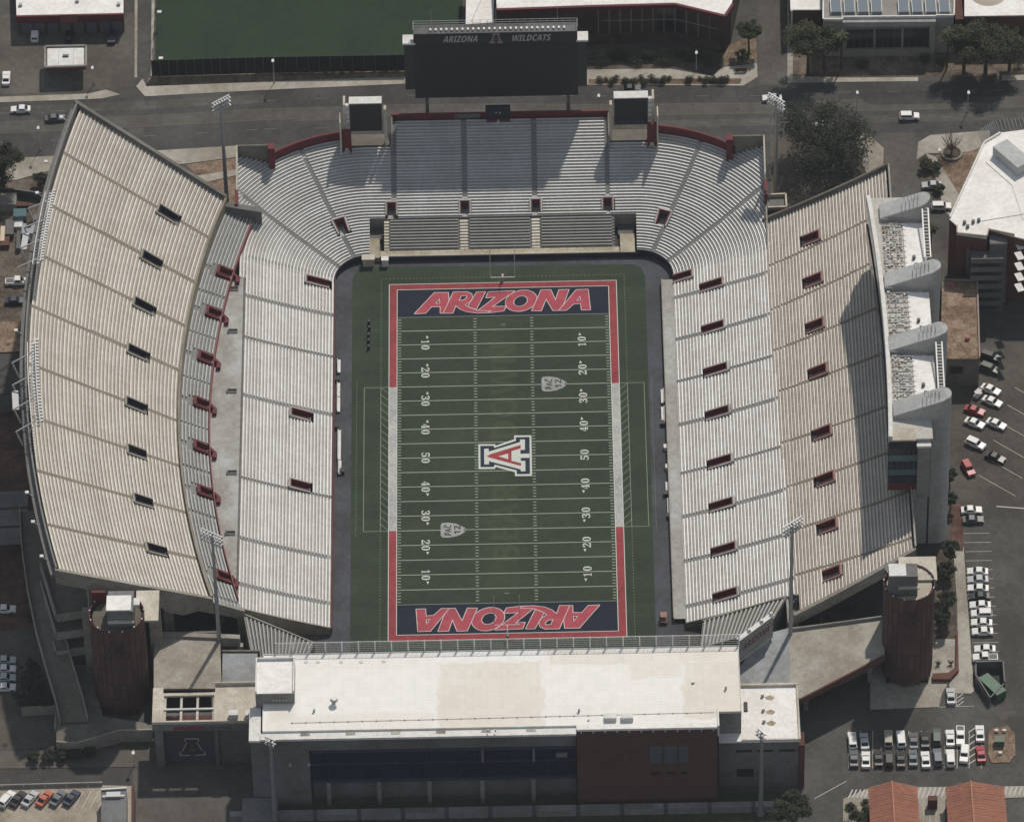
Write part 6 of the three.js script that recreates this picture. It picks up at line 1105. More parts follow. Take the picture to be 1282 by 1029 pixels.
{ // garage deck bottom left
  const h = 5, t = thing('parking_deck', 'pale concrete parking deck with a grey stair house beside the gate court', 'parking garage', null, P(60, 1040, 0));
  const q = XZ([[-60, 988], [128, 983], [166, 984], [166, 1080], [-60, 1080]], h); mesh('deck', prism(q, h - 0.5, h), mat([0.4, 0.36, 0.3], 0.92, T.concrete), t); mesh('wall', prism(q.map(([x, z]) => [x - 0.02, z + 0.02]), 0.02, h - 0.502), M.concreteDark, t);
  mesh('parapet', wall(XZ([[-60, 988], [128, 983]], h), h + 0.002, h + 1, 0.3), M.concreteGrey, t);
  for (let i = 0; i < 5; i++) { const [a, b] = XZ([[2 + i * 27, 986.5], [2 + i * 27, 985.5]], h + 1); mesh('rail_post', rod(V(a[0], h + 1, a[1]), V(a[0], h + 1.7, a[1]), 0.07, 0.07, 5), M.rail, t); }
  const s = XZ([[126, 990], [158, 988], [158, 1040], [126, 1040]], h + 4); mesh('stair_house', prism(s, h + 0.003, h + 3.7), M.greyWall, t); mesh('stair_roof', prism(s, h + 3.702, h + 4), M.greyDark, t); mesh('stair_roof_rim', wall([s[0], s[1]], h + 4.002, h + 4.5, 0.3), M.rail, t);
  { const [[x, z]] = XZ([[142, 1000]], h + 4); const b = XZ([[128, 1003], [156, 1002]], h + 3); mesh('white_parapet', wall(b, h + 0.01, h + 4.6, 0.4), M.white, t); mesh('roof_unit', box(x - 1.6, x + 1.4, h + 4.002, h + 4.7, z - 1.4, z), M.metal, t); }
  mesh('brick_side', wall(XZ([[166.5, 984], [166.5, 1080]], h), 0.02, h + 0.8, 0.4), M.brickDark, t);
  const l = []; for (let i = 0; i < 12; i++) l.push(strip(...XZ([[12 + i * 10, 1012], [24 + i * 10, 990]], h), 0.14, h + 0.012)); mesh('bay_marking', l, M.paint, t);
}
// left edge roofs
{
  block('shed', 'tan flat roofed shed beside the cream deck', 'shed', [[-40, 404], [26, 402], [27, 440], [-40, 442]], 6, M.concreteDark, M.paver).userData.label = 'tan flat roofed shed at the foot of the cream deck';
  block('shed', 'dark grey flat roofed shed between the tan shed and the brick plaza', 'shed', [[-40, 444], [24, 442], [25, 492], [-40, 494]], 6, M.greyDark, mat([0.09, 0.09, 0.088], 0.9, T.concrete));
  const t = thing('slatted_canopy', 'grey canopy of three wide roof panels between the brick plaza and the ramps', 'canopy', null, P(10, 660, 0)); for (let i = 0; i < 3; i++) { const q = XZ([[-60, 618 + i * 23], [34, 614 + i * 23], [34, 634 + i * 23], [-60, 638 + i * 23]], 6); mesh('roof_panel', prism(q, 5.7, 6), M.greyWall, t); for (const k of [2, 3]) mesh('post', box(q[k][0] * 0.999 - 0.2, q[k][0] * 0.999 + 0.2, 0.02, 5.7, q[k][1] - 0.6, q[k][1] - 0.2), M.steelDark, t); }
  const y = thing('service_yard', 'cluster of small plant units in the yard beside the cream deck', 'equipment', null, P(20, 290, 0)); for (const [u, v, w, d, h, m] of [[25, 275, 3, 2.6, 2.4, M.glassTeal], [22, 283, 2.4, 3, 1.2, M.white], [10, 258, 4, 4, 2.4, M.concreteGrey], [12, 290, 2, 5, 1.6, M.greyDark], [36, 296, 3.2, 3.4, 2.6, mat([0.3, 0.33, 0.36], 0.7)], [23, 305, 1, 6, 1.4, M.greyDark], [6, 306, 2, 3, 1.2, M.brick], [25, 262, 4, 1, 1.6, M.brickDark], [3, 298, 1, 5, 1.5, mat([0.6, 0.5, 0.36], 0.8)], [48, 280, 2.4, 2, 2.2, M.greyWall]]) { const p = P(u, v, 0); mesh('plant_unit', box(p.x - w / 2, p.x + w / 2, 0.02, h, p.z - d / 2, p.z + d / 2), m, y); }
  const s = thing('site_wall', 'dark wall closing the yard from the sidewalk', 'wall', null, P(20, 246, 0)); mesh('panel', wall(XZ([[-40, 246], [10, 244], [52, 250]]), 0.02, 2.2, 0.3), M.steelDark, s);
}
// fence with dark wind screens along the practice field
{
  const A = XZ([[190, 96], [330, 92], [512, 89]]), t = thing('screen_fence', 'tall dark screened fence along the practice field by the road', 'fence', null, V(A[1][0], 0, A[1][1])), h = 5.2, n = 26, scr = mat([0.014, 0.017, 0.015], 0.9, T.fine);
  const at = f => { const k = f * 2, i = Math.min(1, Math.floor(k)); return [lerp(A[i][0], A[i + 1][0], k - i), lerp(A[i][1], A[i + 1][1], k - i)]; };
  for (let i = 0; i <= n; i++) { const [x, z] = at(i / n); mesh('post', rod(V(x, 0.02, z), V(x, h + 0.2, z), 0.09, 0.09, 6), M.steelDark, t); if (i < n) mesh('screen_panel', wall([at((i + 0.01) / n), at((i + 0.99) / n)], 0.2, h, 0.05), scr, t); }
  const B2 = XZ([[191, 76], [200, -40]]); for (let i = 0; i < 8; i++) { const x = lerp(B2[0][0], B2[1][0], i / 8), z = lerp(A[0][1], B2[1][1], i / 8); mesh('post', rod(V(x, 0.02, z), V(x, 5, z), 0.09, 0.09, 6), M.metal, t); }
  const gp = thing('field_lights', 'pair of small white lamp boxes on the corner of the practice field', 'lamp', null, P(200, 74, 0)); for (const [u, v] of [[199, 15], [201, 73]]) { const p = P(u, v, 4.5); mesh('pole', rod(V(p.x, 0.02, p.z), V(p.x, 4.4, p.z), 0.08, 0.08, 6), M.metal, gp); mesh('lamp_head', box(p.x - 0.5, p.x + 0.5, 4.4, 4.7, p.z - 0.4, p.z + 0.4), M.white, gp); }
}
// bin enclosure with a green container, island utility box
{
  const q = XZ([[1222, 839], [1256, 838], [1258, 864], [1240, 882], [1222, 854]]), t = thing('bin_enclosure', 'dark walled enclosure round the green container', 'enclosure', null, V(q[2][0], 0, q[2][1])); mesh('wall', wall([q[0], q[1], q[2]], 0.02, 2.6, 0.25), M.steelDark, t); mesh('wall', wall([q[0], q[4], q[3]], 0.02, 2.2, 0.2), M.greyDark, t); mesh('coping', wall([q[0], q[1], q[2]], 2.602, 2.75, 0.3), M.greyWall, t); mesh('coping', wall([q[0], q[4], q[3], q[2]], 2.202, 2.32, 0.28), M.greyWall, t);
  const c = P(1243, 859, 1.5), g = thing('container', 'green steel waste container in the dark walled enclosure', 'container', null, V(c.x, 0, c.z)); mesh('bin_body', obox(c.x, 1.05, c.z, 2.5, 2.0, 6.4, 0.62), mat([0.05, 0.12, 0.075], 0.6, T.fine), g); for (let i = 0; i < 6; i++) { const f = (i - 2.5) * 1.1; mesh('rib', obox(c.x + f * Math.sin(0.62), 1.05, c.z + f * Math.cos(0.62), 2.7, 1.9, 0.14, 0.62), mat([0.04, 0.1, 0.062], 0.6), g); } mesh('lid', obox(c.x, 2.12, c.z, 2.6, 0.12, 6.5, 0.62), mat([0.07, 0.16, 0.1], 0.55, T.fine), g);
  const p = P(1252, 928, 1), u = thing('utility_box', 'green utility box on the planted island in the car park', 'utility box', null, V(p.x, 0.2, p.z)); mesh('cabinet', box(p.x - 1, p.x + 1, 0.2, 1.7, p.z - 0.8, p.z + 0.8), mat([0.07, 0.1, 0.075], 0.6), u); mesh('lid', box(p.x - 1.1, p.x + 1.1, 1.702, 1.8, p.z - 0.9, p.z + 0.9), mat([0.1, 0.13, 0.1], 0.6), u);
  for (const [uu, v] of [[1248, 916], [1258, 916], [1253, 944]]) { const k = P(uu, v, 0.2); single('signal_box', box(k.x - 0.4, k.x + 0.4, 0.2, 0.8, k.z - 0.3, k.z + 0.3), M.white, 'small white box on the planted island in the car park', 'utility box', 'white boxes on the island'); }
}
// team benches along both sidelines
for (const [u0, v0, v1, l] of [[424.5, 449, 465, 'a'], [424, 478, 495, 'a'], [424, 496, 514, 'a'], [425, 537, 574, 'a'], [425.5, 575, 592, 'a'], [829, 486, 503, 'b'], [829.5, 508, 528, 'b'], [835, 602, 618, 'b'], [837, 622, 645, 'b']]) {
  const a = P(u0, v0, 0.9), b = P(u0, v1, 0.9), t = thing('team_bench', l === 'a' ? 'long white team bench on the grey apron below the east lower stand' : 'long white team bench on the grey apron below the west lower stand', 'bench', l === 'a' ? 'east team benches' : 'west team benches', V(a.x, 0.03, (a.z + b.z) / 2));
  mesh('seat', box(a.x - 0.3, a.x + 0.3, 0.5, 0.6, a.z, b.z), M.white, t); mesh('backrest', box(a.x - 0.38 * (l === 'a' ? 1 : -1) - 0.05, a.x - 0.38 * (l === 'a' ? 1 : -1) + 0.05, 0.55, 1.1, a.z, b.z), M.white, t);
  for (const z of [a.z + 0.4, (a.z + b.z) / 2, b.z - 0.4]) mesh('leg', box(a.x - 0.25, a.x + 0.25, 0.03, 0.498, z - 0.06, z + 0.06), M.metal, t);
}
// dark bags on the turf and kit at the sidelines
for (const [u, v] of [[461.5, 405], [462, 412], [461, 421], [461, 428], [461, 436]]) { const p = P(u, v, 0.4); const t = thing('tackle_bag', 'black upright tackle bag in the row on the turf beside the red border', 'tackle bag', 'tackle bags on the turf', V(p.x, 0.05, p.z)); mesh('bag', rod(V(p.x, 0.05, p.z), V(p.x, 1.25, p.z), 0.34, 0.28, 10), M.black, t); mesh('cap', rod(V(p.x, 1.25, p.z), V(p.x, 1.34, p.z), 0.28, 0.16, 10), M.steelDark, t); }
for (const [u, v, m, l] of [[422, 475, M.black, 'east'], [421, 534, M.black, 'east'], [428, 590, M.black, 'east'], [830, 530, M.black, 'west'], [834, 618, M.black, 'west'], [838, 646, M.black, 'west'], [834, 560, M.white, 'west'], [836, 585, M.white, 'west']]) { const p = P(u, v, 0.5); const t = thing('equipment_case', (m === M.black ? 'black' : 'white') + ' equipment case on the apron below the ' + l + ' lower stand', 'case', l + ' equipment cases', V(p.x, 0.03, p.z)); mesh('case_body', box(p.x - 0.5, p.x + 0.5, 0.03, 0.9, p.z - 0.6, p.z + 0.6), m, t); mesh('case_lid', box(p.x - 0.52, p.x + 0.52, 0.902, 1, p.z - 0.62, p.z + 0.62), m, t); }
{ const p = P(831, 775, 0.5), t = thing('utility_cart', 'brown utility cart parked at the end of the west lower stand', 'cart', null, V(p.x, 0.03, p.z)); mesh('cart_body', box(p.x - 0.7, p.x + 0.7, 0.35, 0.9, p.z - 1.6, p.z + 1.4), mat([0.2, 0.1, 0.07], 0.7), t); mesh('cart_roof', box(p.x - 0.7, p.x + 0.7, 1.75, 1.85, p.z - 0.9, p.z + 0.7), mat([0.26, 0.16, 0.12], 0.7), t); for (const [a, b] of [[-1, -1], [1, -1], [-1, 1], [1, 1]]) { mesh('wheel', rod(V(p.x + a * 0.6, 0.3, p.z + b * 1.0), V(p.x + a * 0.75, 0.3, p.z + b * 1.0), 0.27, 0.27, 12), M.black, t); mesh('roof_post', box(p.x + a * 0.62 - 0.03, p.x + a * 0.62 + 0.03, 0.9, 1.75, p.z + b * 0.7 - 0.03, p.z + b * 0.7 + 0.03), M.steelDark, t); } }

{ // small stair enclosure outside the horseshoe, and a dark hut on the other side
  const t = block('stair_enclosure', 'small pale walled enclosure between the horseshoe stand and the floodlight pole', 'enclosure', [[960, 247], [984, 246], [985, 262], [961, 263]], 5, M.concreteDark, M.greyWall); mesh('rim', wall([...t.plan, t.plan[0]], 5.002, 6, 0.4), M.cream, t);
  const p = thing('ramp_wall', 'tan wall beside the small pale enclosure', 'wall', null, P(972, 290, 0)); mesh('panel', wall(XZ([[962, 268], [984, 267], [986, 285]], 3), 0.02, 3, 0.4), M.concrete, p);
}

// ---------------------------------------------------------------- vehicles
const CG = (() => {
  const ext = (pts, w, b = 0.07) => { const g = new THREE.ExtrudeGeometry(new THREE.Shape(pts.map(p => new THREE.Vector2(...p))), { depth: w - 2 * b, bevelEnabled: true, bevelSize: b, bevelThickness: b, bevelSegments: 2 }); g.translate(0, 0, -w / 2 + b); return g.index ? g.toNonIndexed() : g; };
  const kinds = {
    sedan: { L: 4.7, body: [[-2.28, 0.3], [2.24, 0.3], [2.3, 0.55], [2.2, 0.78], [1.05, 0.9], [-1.55, 0.92], [-2.25, 0.88], [-2.32, 0.6]], cab: [[-1.72, 0.88], [0.98, 0.88], [0.2, 1.36], [-0.85, 1.38]], wb: 1.42 },
    suv: { L: 4.8, body: [[-2.3, 0.35], [2.26, 0.35], [2.32, 0.65], [2.22, 0.95], [1.1, 1.05], [-2.25, 1.05], [-2.34, 0.7]], cab: [[-2.2, 1.0], [1.05, 1.0], [0.4, 1.66], [-1.95, 1.68]], wb: 1.42 },
    pickup: { L: 5.6, body: [[-2.7, 0.4], [2.66, 0.4], [2.74, 0.7], [2.6, 1.0], [1.3, 1.1], [-0.7, 1.1], [-0.72, 0.98], [-2.72, 0.98]], cab: [[-0.68, 1.05], [1.25, 1.05], [0.6, 1.78], [-0.5, 1.8]], wb: 1.75 },
  };
  for (const k of Object.values(kinds)) {
    k.g = { body: ext(k.body, 1.86), cab: ext(k.cab, 1.62, 0.1) };
    const [a, b, c, d] = k.cab, o = 0.11, in2 = (p, q, f) => [lerp(p[0], q[0], f), lerp(p[1], q[1], f)];
    const pane = (p, q, w) => { const A = in2(p, q, 0.1), B = in2(p, q, 0.86), nx = q[1] - p[1], ny = -(q[0] - p[0]), l = Math.hypot(nx, ny) * (nx * (p[0] - k.cab[3][0]) >= 0 ? 1 : 1), ex = nx / l * o, ey = Math.abs(ny / l) * o, s = p[0] > 0 ? 1 : -1; return quads([[[A[0] + s * Math.abs(ex), A[1] + ey, -w], [A[0] + s * Math.abs(ex), A[1] + ey, w], [B[0] + s * Math.abs(ex), B[1] + ey, w * 0.94], [B[0] + s * Math.abs(ex), B[1] + ey, -w * 0.94]]]); };
    k.g.windscreen = pane(b, c, 0.72); k.g.rear = pane(a, d, 0.7);
    const sw = z => quads([[[a[0] + 0.35, a[1] + 0.1, z], [b[0] - 0.3, b[1] + 0.1, z], [c[0] - 0.05, c[1] - 0.06, z], [d[0] + 0.08, d[1] - 0.06, z]]]); k.g.sideL = sw(0.815); k.g.sideR = sw(-0.815);
    k.g.wheel = new THREE.CylinderGeometry(0.34, 0.34, 0.22, 14).toNonIndexed(); k.g.wheel.rotateX(Math.PI / 2); k.g.hub = new THREE.CylinderGeometry(0.2, 0.2, 0.24, 8).toNonIndexed(); k.g.hub.rotateX(Math.PI / 2);
    const fx = Math.max(...k.body.map(p => p[0])) + 0.03, bx = Math.min(...k.body.map(p => p[0])) - 0.05; k.lamp = new THREE.BoxGeometry(0.12, 0.16, 0.36).toNonIndexed(); k.fx = fx; k.bx = bx;
    if (k === kinds.pickup) k.g.bed = box(-2.6, -0.85, 0.99, 1.06, -0.74, 0.74);
  }
  return kinds;
})();
const paintOf = {};
const CARCOL = { white: [0.72, 0.72, 0.7], silver: [0.42, 0.44, 0.45], grey: [0.09, 0.095, 0.1], black: [0.009, 0.009, 0.01], darkblue: [0.022, 0.03, 0.055], red: [0.34, 0.03, 0.035], orange: [0.42, 0.1, 0.055], tan: [0.34, 0.31, 0.25], green: [0.06, 0.075, 0.06], bluegrey: [0.11, 0.13, 0.15] };
const glassM = mat([0.012, 0.014, 0.016], 0.08), tyreM = mat([0.015, 0.015, 0.015], 0.9), hubM = mat([0.3, 0.3, 0.31], 0.4, null, { metalness: 0.6 }), lampM = mat([0.6, 0.6, 0.58], 0.2), tailM = mat([0.3, 0.02, 0.02], 0.3);
const protoCar = {};
function car(kind, col, u, v, deg, label, group, h = 0.02) {
  const key = kind + col, y = h, p = P(u, v, y + 0.8);
  const paint = paintOf[col] ??= new THREE.MeshPhysicalMaterial({ color: rgb(...CARCOL[col]), roughness: 0.35, clearcoat: 0.2, clearcoatRoughness: 0.15, side: THREE.DoubleSide });
  if (protoCar[key]) return copyOf(protoCar[key], label, group, p.x, y, p.z, deg * Math.PI / 180);
  const t = thing(kind === 'pickup' ? 'pickup_truck' : 'parked_car', label, kind === 'pickup' ? 'pickup' : 'car', group), k = CG[kind]; protoCar[key] = t;
  const body = mesh('body', k.g.body, paint, t); mesh('cabin', k.g.cab, paint, t);
  mesh('windscreen', k.g.windscreen, glassM, t); mesh('rear_window', k.g.rear, glassM, t); mesh('side_window', k.g.sideL, glassM, t); mesh('side_window', k.g.sideR, glassM, t);
  for (const sx of [-1, 1]) for (const sz of [-1, 1]) { const w = mesh('wheel', k.g.wheel, tyreM, t); w.position.set(sx * k.wb, 0.34, sz * 0.84); mesh('hub', k.g.hub, hubM, w); }
  for (const sz of [-1, 1]) { const a = mesh('headlight', k.lamp, lampM, body); a.position.set(k.fx, 0.66, sz * 0.66); const b = mesh('taillight', k.lamp, tailM, body); b.position.set(k.bx, 0.72, sz * 0.7); }
  if (k.g.bed) mesh('load_bed', k.g.bed, M.steelDark, t);
  t.position.set(p.x, y, p.z); t.rotation.y = deg * Math.PI / 180; return t;
}
const RD = 'cars on the road', ST = 'cars by the garage building', AN = 'cars in angled bays behind the press box', CO = 'cars parked along the sidewalk', D1 = 'cars in the double row by the planted island', GD = 'cars on the parking deck', LE = 'cars beside the curved ramp';
car('sedan', 'white', 25, 136, 180, 'white car driving on the road past the red edged garage', RD, 0.06); car('sedan', 'grey', 68, 147, 4, 'dark grey car driving on the road near the tip of the cream deck', RD, 0.06);
car('sedan', 'white', 967, 122, 180, 'white car on the road beside the floodlight pole', RD, 0.06); car('suv', 'white', 1139, 145, 0, 'white minivan on the road beyond the big tree', RD, 0.06); car('sedan', 'silver', 1033, 156, 0, 'silver car half hidden under the big leafy tree', RD, 0.06); car('sedan', 'black', 790, 110, 0, 'dark car on the road hidden behind the corner board', RD, 0.06);
car('suv', 'white', 43, 43, 90, 'white car parked in front of the red edged garage', ST); car('sedan', 'black', 86, 45, 90, 'black car parked in front of the red edged garage', ST); car('sedan', 'darkblue', 139, 45, 90, 'dark blue car parked in front of the red edged garage', ST); car('sedan', 'white', 7, 97, 90, 'white car parked on the apron across from the canopy', ST);
car('pickup', 'white', 21, 352, 0, 'white pickup parked in the yard beside the cream deck', 'cars in the yard'); car('sedan', 'darkblue', 18, 376, 0, 'dark blue car parked in the yard beside the cream deck', 'cars in the yard');
car('sedan', 'silver', 1167, 231, 180, 'silver car parked on the side street by the shrubs', 'cars on the side street'); car('suv', 'white', 1179, 258, 0, 'white car on the side street behind the press box', 'cars on the side street');
car('suv', 'black', 1241, 446, -28, 'black car with cream roof in the angled bays', AN); car('suv', 'green', 1240, 461, -30, 'dark green car in the angled bays beside the tan gravel roof', AN); car('sedan', 'white', 1241, 487, -32, 'white car in the angled bays', AN); car('sedan', 'white', 1243, 502, -32, 'white car in the angled bays', AN); car('sedan', 'red', 1221, 513, -26, 'dark red sedan in the angled bays', AN); car('sedan', 'white', 1221, 529, -30, 'white car in the angled bays', AN); car('sedan', 'white', 1248, 530, -32, 'white car in the angled bays', AN); car('suv', 'white', 1222, 555, -34, 'white estate car in the angled bays', AN); car('sedan', 'black', 1247, 572, -32, 'black sedan in the angled bays', AN); car('suv', 'red', 1213, 586, -70, 'red car standing skew at the end of the angled bays', AN);
car('sedan', 'white', 1217, 638, 0, 'white car parked nose to the red brick sidewalk', CO); car('sedan', 'grey', 1219, 650, 0, 'grey car parked nose to the red brick sidewalk', CO);
const lc = 'white car in the row along the concrete sidewalk'; [['sedan', 'white', 1225, 715, lc], ['sedan', 'silver', 1225, 725, 'silver car in the row along the concrete sidewalk'], ['sedan', 'white', 1225, 736, lc], ['sedan', 'black', 1226, 746, 'black car in the row along the concrete sidewalk'], ['sedan', 'white', 1228, 757, lc], ['suv', 'white', 1230, 768, 'white tall car in the row along the concrete sidewalk'], ['sedan', 'white', 1230, 779, lc], ['sedan', 'white', 1231, 790, lc], ['sedan', 'white', 1234, 812, 'white sedan parked next to the dark bin enclosure']].forEach(([k, c, u, v, l], i) => car(k, c, u + rr(-0.6, 0.6), v, 178 + rr(-2, 2), l, CO)); car('pickup', 'white', 1234, 823, 180, 'white pickup parked against the dark bin enclosure', CO);
car('sedan', 'silver', 1191, 871, 90, 'silver car parked alone at the foot of the brown stair tower', CO);
for (const [k, c, u, v, l] of [['suv', 'white', 1067, 927, 'white car at the end of the double row toward the white roofed wing'], ['sedan', 'silver', 1083, 928, 'silver car in the back of the double row'], ['suv', 'tan', 1113, 925, 'tan car in the back of the double row'], ['suv', 'white', 1128, 925, 'white tall car in the back of the double row beside the tan car'], ['sedan', 'grey', 1144, 927, 'grey car in the back of the double row'], ['sedan', 'black', 1158, 926, 'black car in the back of the double row'], ['suv', 'green', 1174, 922, 'dark green car in the back of the double row'], ['sedan', 'white', 1190, 924, 'white sedan in the back of the double row beside the dark green car'], ['sedan', 'white', 1227, 918, 'white sedan nose to nose with the red car'],
  ['sedan', 'grey', 1069, 949, 'grey car in the front of the double row at its end'], ['sedan', 'white', 1085, 950, 'white sedan in the front of the double row beside the grey end car'], ['sedan', 'black', 1100, 949, 'black car in the front of the double row'], ['suv', 'black', 1114, 950, 'black tall car in the front of the double row'], ['sedan', 'black', 1128, 950, 'black car in the front of the double row'], ['sedan', 'bluegrey', 1144, 949, 'blue grey car in the front of the double row'], ['sedan', 'white', 1159, 950, 'white sedan in the front of the double row beside the blue grey car'], ['suv', 'bluegrey', 1175, 948, 'blue grey tall car in the front of the double row'], ['suv', 'white', 1191, 949, 'white tall car in the front of the double row'], ['sedan', 'red', 1229, 943, 'bright red car next to the planted island']]) car(k, c, u + rr(-0.7, 0.7), v + rr(-0.8, 0.8), 90 + rr(-2.5, 2.5), l, D1);
car('pickup', 'white', 1203, 921, -93, 'white pickup in the back of the double row beside the hatched bay', D1); car('suv', 'white', 1208, 944, -98, 'white van in the front of the double row beside the hatched bay', D1);
for (const [k, c, u, l] of [['suv', 'white', 8, 'white'], ['sedan', 'black', 22, 'black'], ['sedan', 'silver', 37, 'silver'], ['sedan', 'orange', 55, 'orange red'], ['sedan', 'bluegrey', 72, 'blue grey'], ['sedan', 'darkblue', 89, 'dark blue']]) car(k, c, u, 1000 - u * 0.02, 58, l + ' car parked at a slant on the parking deck', GD, 5.02);
for (const [v, c] of [[762, 'white'], [826, 'silver'], [837, 'white'], [848, 'silver'], [860, 'white']]) car('sedan', c, 6, v, 0, c + (v < 800 ? ' car parked alone beside the slatted canopy' : ' car in the row beside the curved ramp'), LE);
{ const p = P(1225, 493, 0.9); const t = thing('golf_cart', 'small white cart between the angled cars', 'cart', null, V(p.x, 0.02, p.z)); mesh('cart_body', obox(p.x, 0.55, p.z, 2.2, 0.5, 1.1, 0.9), M.white, t); mesh('cart_roof', obox(p.x, 1.75, p.z, 1.7, 0.1, 1.15, 0.9), M.white, t); for (const [a, b] of [[-0.75, -0.5], [0.75, -0.5], [-0.75, 0.5], [0.75, 0.5]]) { const x = p.x + a * Math.cos(0.9) + b * Math.sin(0.9), z = p.z - a * Math.sin(0.9) + b * Math.cos(0.9); mesh('wheel', obox(x, 0.25, z, 0.46, 0.46, 0.16, 0.9), tyreM, t); mesh('roof_post', bar(V(x, 0.7, z), V(x, 1.72, z), 0.05), M.steelDark, t); } }

// ---------------------------------------------------------------- trees, shrubs, lamps
const leafMs = [[0.034, 0.044, 0.018], [0.045, 0.056, 0.024], [0.062, 0.068, 0.031], [0.08, 0.08, 0.042], [0.026, 0.032, 0.019]].map(c => mat(c, 0.9, null, {}));
function leafCloud(n, spots, size, s0) {                            // small faces spread round clump centres
  let s = s0; const r = () => { s = (s * 1664525 + 1013904223) >>> 0; return s / 4294967296; };
  const pos = new Float32Array(n * 9); let o = 0;
  for (let i = 0; i < n; i++) {
    const [cx, cy, cz, cr] = spots[Math.floor(r() * spots.length)], a = r() * 6.283, b = Math.acos(2 * r() - 1), q = cr * Math.pow(r(), 0.4);
    const x = cx + q * Math.sin(b) * Math.cos(a), y = cy + q * Math.cos(b) * 0.8, z = cz + q * Math.sin(b) * Math.sin(a), k = size * (0.6 + 0.8 * r());
    for (let j = 0; j < 3; j++) { const t1 = r() * 6.283, t2 = (r() - 0.5) * 1.6; pos[o++] = x + k * Math.cos(t1) * Math.cos(t2); pos[o++] = y + k * Math.sin(t2) * 0.8; pos[o++] = z + k * Math.sin(t1) * Math.cos(t2); }
  }
  const g = new THREE.BufferGeometry(); g.setAttribute('position', new THREE.BufferAttribute(pos, 3)); g.computeVertexNormals(); return g;
}
const barkM = mat([0.09, 0.07, 0.05], 0.95, T.fine);
function tree(u, v, h0, rx, hgt, label, group, o = {}) {            // u,v: pixel of the trunk foot
  const b = P(u, v, 0.02), t = thing(o.name || 'shade_tree', label, o.cat || 'tree', group, V(b.x, 0.02, b.z)), cy = hgt - rx * 0.55, spots = [], limbs = [];
  mesh('trunk', rod(V(b.x, 0.02, b.z), V(b.x + rr(-0.3, 0.3), cy * 0.6, b.z + rr(-0.3, 0.3)), rx * 0.07 + 0.08, rx * 0.045 + 0.05, 8), barkM, t);
  const nc = o.clumps || Math.round(14 + rx * 3.2);
  for (let i = 0; i < nc; i++) { const a = rr(0, 6.283), q = rx * Math.sqrt(rnd()) * 0.86, yy = cy + rr(-0.42, 0.5) * rx * (1.15 - q / rx * 0.6) * (o.flat || 0.85); const c = [b.x + q * Math.cos(a) * (o.sx || 1), yy, b.z + q * Math.sin(a), rr(0.2, 0.36) * Math.max(rx, 1.6)]; spots.push(c); if (i % 2 === 0) limbs.push(rod(V(b.x, cy * 0.5, b.z), V(c[0], c[1], c[2]), rx * 0.022 + 0.03, 0.03, 5)); }
  mesh('limbs', limbs, barkM, t);
  const per = o.n || Math.round(900 + rx * rx * 55), f = o.leaf || 0.3, mi = o.tones || [0, 1, 2];
  const crown = mesh('crown', leafCloud(per, spots, f, 7000 + Math.round(u * 13 + v)), leafMs[mi[0]], t); crown.userData.kind = 'stuff';
  mi.slice(1).forEach((m, k) => { const c = mesh('foliage', leafCloud(Math.round(per * (k ? 0.45 : 0.8)), spots, f * 0.95, 9000 + Math.round(u * 7 + v * 3) + k), leafMs[m], crown); c.userData.kind = 'stuff'; });
  return t;
}
tree(1031, 206, 0, 11.6, 15, 'very broad dark leafy tree in the ring planter beside the floodlight pole', null, { leaf: 0.34, n: 8200, tones: [4, 4, 0], clumps: 70 });
{ const b = P(1028, 206, 0), g = new THREE.TorusGeometry(3.0, 0.28, 6, 30); g.rotateX(Math.PI / 2); g.translate(b.x, 0.25, b.z); single('ring_planter', g.toNonIndexed(), M.concreteGrey, 'round concrete planter kerb under the very broad leafy tree', 'planter'); const c = P(1192, 193, 0), k = thing('ring_planter', 'round concrete planter with a bare tree beside the side street', 'planter', null, V(c.x, 0.02, c.z)); const g2 = new THREE.TorusGeometry(2.3, 0.3, 6, 30); g2.rotateX(Math.PI / 2); g2.translate(c.x, 0.3, c.z); mesh('kerb', g2.toNonIndexed(), M.concrete, k); mesh('soil', rod(V(c.x, 0.02, c.z), V(c.x, 0.3, c.z), 2.1, 2.1, 24), M.soil, k);
  const t = thing('bare_tree', 'bare branched tree growing from the round planter', 'tree', null, V(c.x, 0.3, c.z)), br = []; mesh('trunk', rod(V(c.x, 0.3, c.z), V(c.x, 1.6, c.z), 0.22, 0.16, 7), barkM, t); for (let i = 0; i < 46; i++) { const a = rr(0, 6.283), l = rr(1.5, 3.4), m = V(c.x + Math.cos(a) * l * 0.5, 1.6 + rr(1, 2.4), c.z + Math.sin(a) * l * 0.5), e = V(c.x + Math.cos(a + rr(-0.4, 0.4)) * l, 3 + rr(1, 3.2), c.z + Math.sin(a) * l); br.push(rod(V(c.x, 1.3, c.z), m, 0.09, 0.06, 5), rod(m, e, 0.06, 0.02, 4)); } mesh('limbs', br, mat([0.17, 0.14, 0.1], 0.9), t); const fl = mesh('foliage', leafCloud(260, [[c.x, 4.6, c.z, 2.6]], 0.12, 321), leafMs[2], t); fl.userData.kind = 'stuff'; }
const TR1 = 'trees beyond the road';
tree(1012, 92, 0, 6, 14.5, 'round olive tree by the downpipe of the white annex', TR1, { tones: [0, 2, 3], n: 3600 }); tree(1032, 88, 0, 4.4, 11, 'olive tree leaning over the first of the dark windows', TR1, { tones: [0, 1, 2], n: 2200 });
